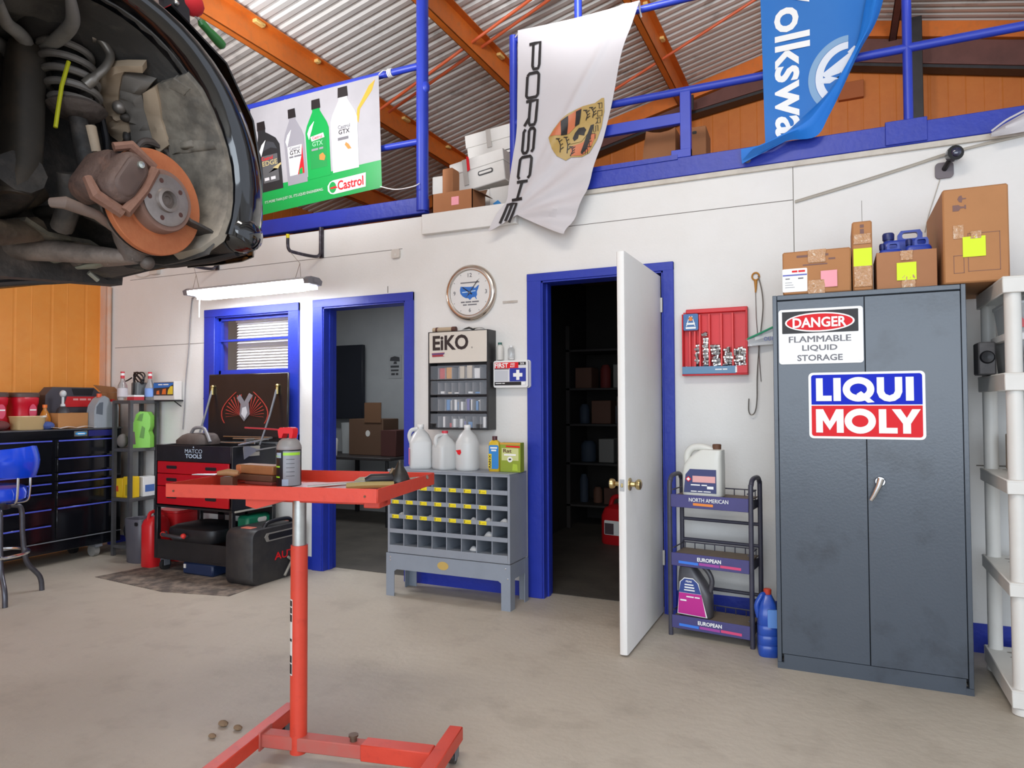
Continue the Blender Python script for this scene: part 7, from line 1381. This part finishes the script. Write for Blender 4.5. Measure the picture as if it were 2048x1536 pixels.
cpart('gearbox_casting', lambda m_: (m_.ball((-2.25, -3.22, 1.93), .12, .10, .09), m_.tube(bez([(-2.0, -3.30, 1.90), (-2.05, -3.20, 1.865), (-2.08, -3.12, 1.875), (-2.1, -3.06, 1.92)], 4), .022, 10), m_.tube([(-2.0, -3.34, 1.76), (-2.03, -3.2, 1.765), (-2.05, -3.1, 1.80)], .035, 10)), M('casting_brown', '6A5B4C', .6, .2, n=(6, .6, '2A2522', .45, .62), n2=(14, .4, '6A5C4A'), b=(20, .4)))
cpart('engine_bracket', lambda m_: (m_.box(-2.34, -2.28, -3.09, -2.99, 2.02, 2.26, .006), m_.box(-2.38, -2.30, -3.2, -3.08, 2.02, 2.14, .006)), M('bracket_bluegrey', '5E6470', .45, .3, n=(8, .4, '44485A')))
cpart('front_undertray', lambda m_: m_.sheet([[(-1.66-.16*k, -2.70-.035*j+.02*math.sin(k*1.3)-.006*k, 1.772-.012*math.sin(j*1.2+k*.9)+.028*(j/4)**2-.002*k) for j in range(9)] for k in range(12)], .008), under)
cpart('tray_edge', lambda m_: m_.tube(bez([(-1.66, -2.74, 1.765), (-1.80, -2.75, 1.752), (-1.95, -2.77, 1.750), (-2.05, -2.79, 1.735), (-2.15, -2.81, 1.722), (-2.3, -2.86, 1.712), (-2.5, -2.92, 1.71), (-2.8, -2.95, 1.71)], 4), .012, 8), black)
cpart('splash_guard', lambda m_: m_.sheet([[(-2.0-.14*k, -2.80-.06*j-.012*k, 1.735-.022*math.sin(j*1.6+k)*(.6)-.004*k+.012*j) for j in range(7)] for k in range(8)], .012), M('guard_dark', '3E3A38', .6, n=(6, .7, '77705F', .48, .64), b=(18, .5)))
for x, y, z in ((-2.04, -2.93, 1.735), (-2.10, -2.90, 1.70), (-2.26, -2.98, 1.735)): cpart('undertray_clip', lambda m_: m_.tube([(x, y-.015, z+.012), (x, y+.015, z-.008)], .0075, 8), M('clip_pale', '9A9B90', .4, .5))
for p, q in (((-2.12, -2.98, 1.74), (-2.28, -3.0, 1.74)), ((-1.98, -2.94, 1.725), (-2.10, -2.95, 1.72))): cpart('tray_flange', lambda m_: m_.tube([p, [(p[i]+q[i])/2 for i in range(3)], q], [.008, .02, .01], 8, flat=.5), M('flange_pale', '87897A', .55, .2, n=(9, .5, '5E5E52')))
# things resting on the wing top
t = thing('fender_tool_holder', 'black tool holder with red cloth ends hung over the car wing', 'tool holder', (-1.88, -2.80, 2.44)); add(t, 'holder', lambda m_: m_.prism([(-.05, .17), (.05, .17), (.055, .09), (.03, .06), (.03, -.03), (-.02, -.03), (-.03, .05)], -.012, .012, 'x'), M('holder_black', '1D1C20', .5)); add(t, 'red_cloth', lambda m_: (m_.ball((0, -.085, .15), .03, .07, .035, 12, 6)), M('cloth_red', 'C01A24', .8)); add(t, 'red_cloth', lambda m_: (m_.ball((0, .07, .165), .03, .045, .04, 12, 6)), M('cloth_red', 'C01A24', .8)); add(t, 'stud', lambda m_: m_.ball((.016, .0, .125), .009), steel)
t = thing('screwdriver', 'green handled screwdriver hanging beside the black tool holder', 'screwdriver', (-1.88, -2.725, 2.562)); 
add(t, 'shaft', lambda m_: m_.tube([(0, -.035, .025), (0, .03, .0)], .003, 6), steel); add(t, 'handle', lambda m_: m_.tube([(0, .025, .004), (0, .035, -.002), (0, .06, -.013), (0, .075, -.019), (0, .105, -.031), (0, .122, -.038), (0, .128, -.04)], [.006, .014, .013, .015, .017, .015, .008], 12), M('handle_green', '2E6B32', .35))
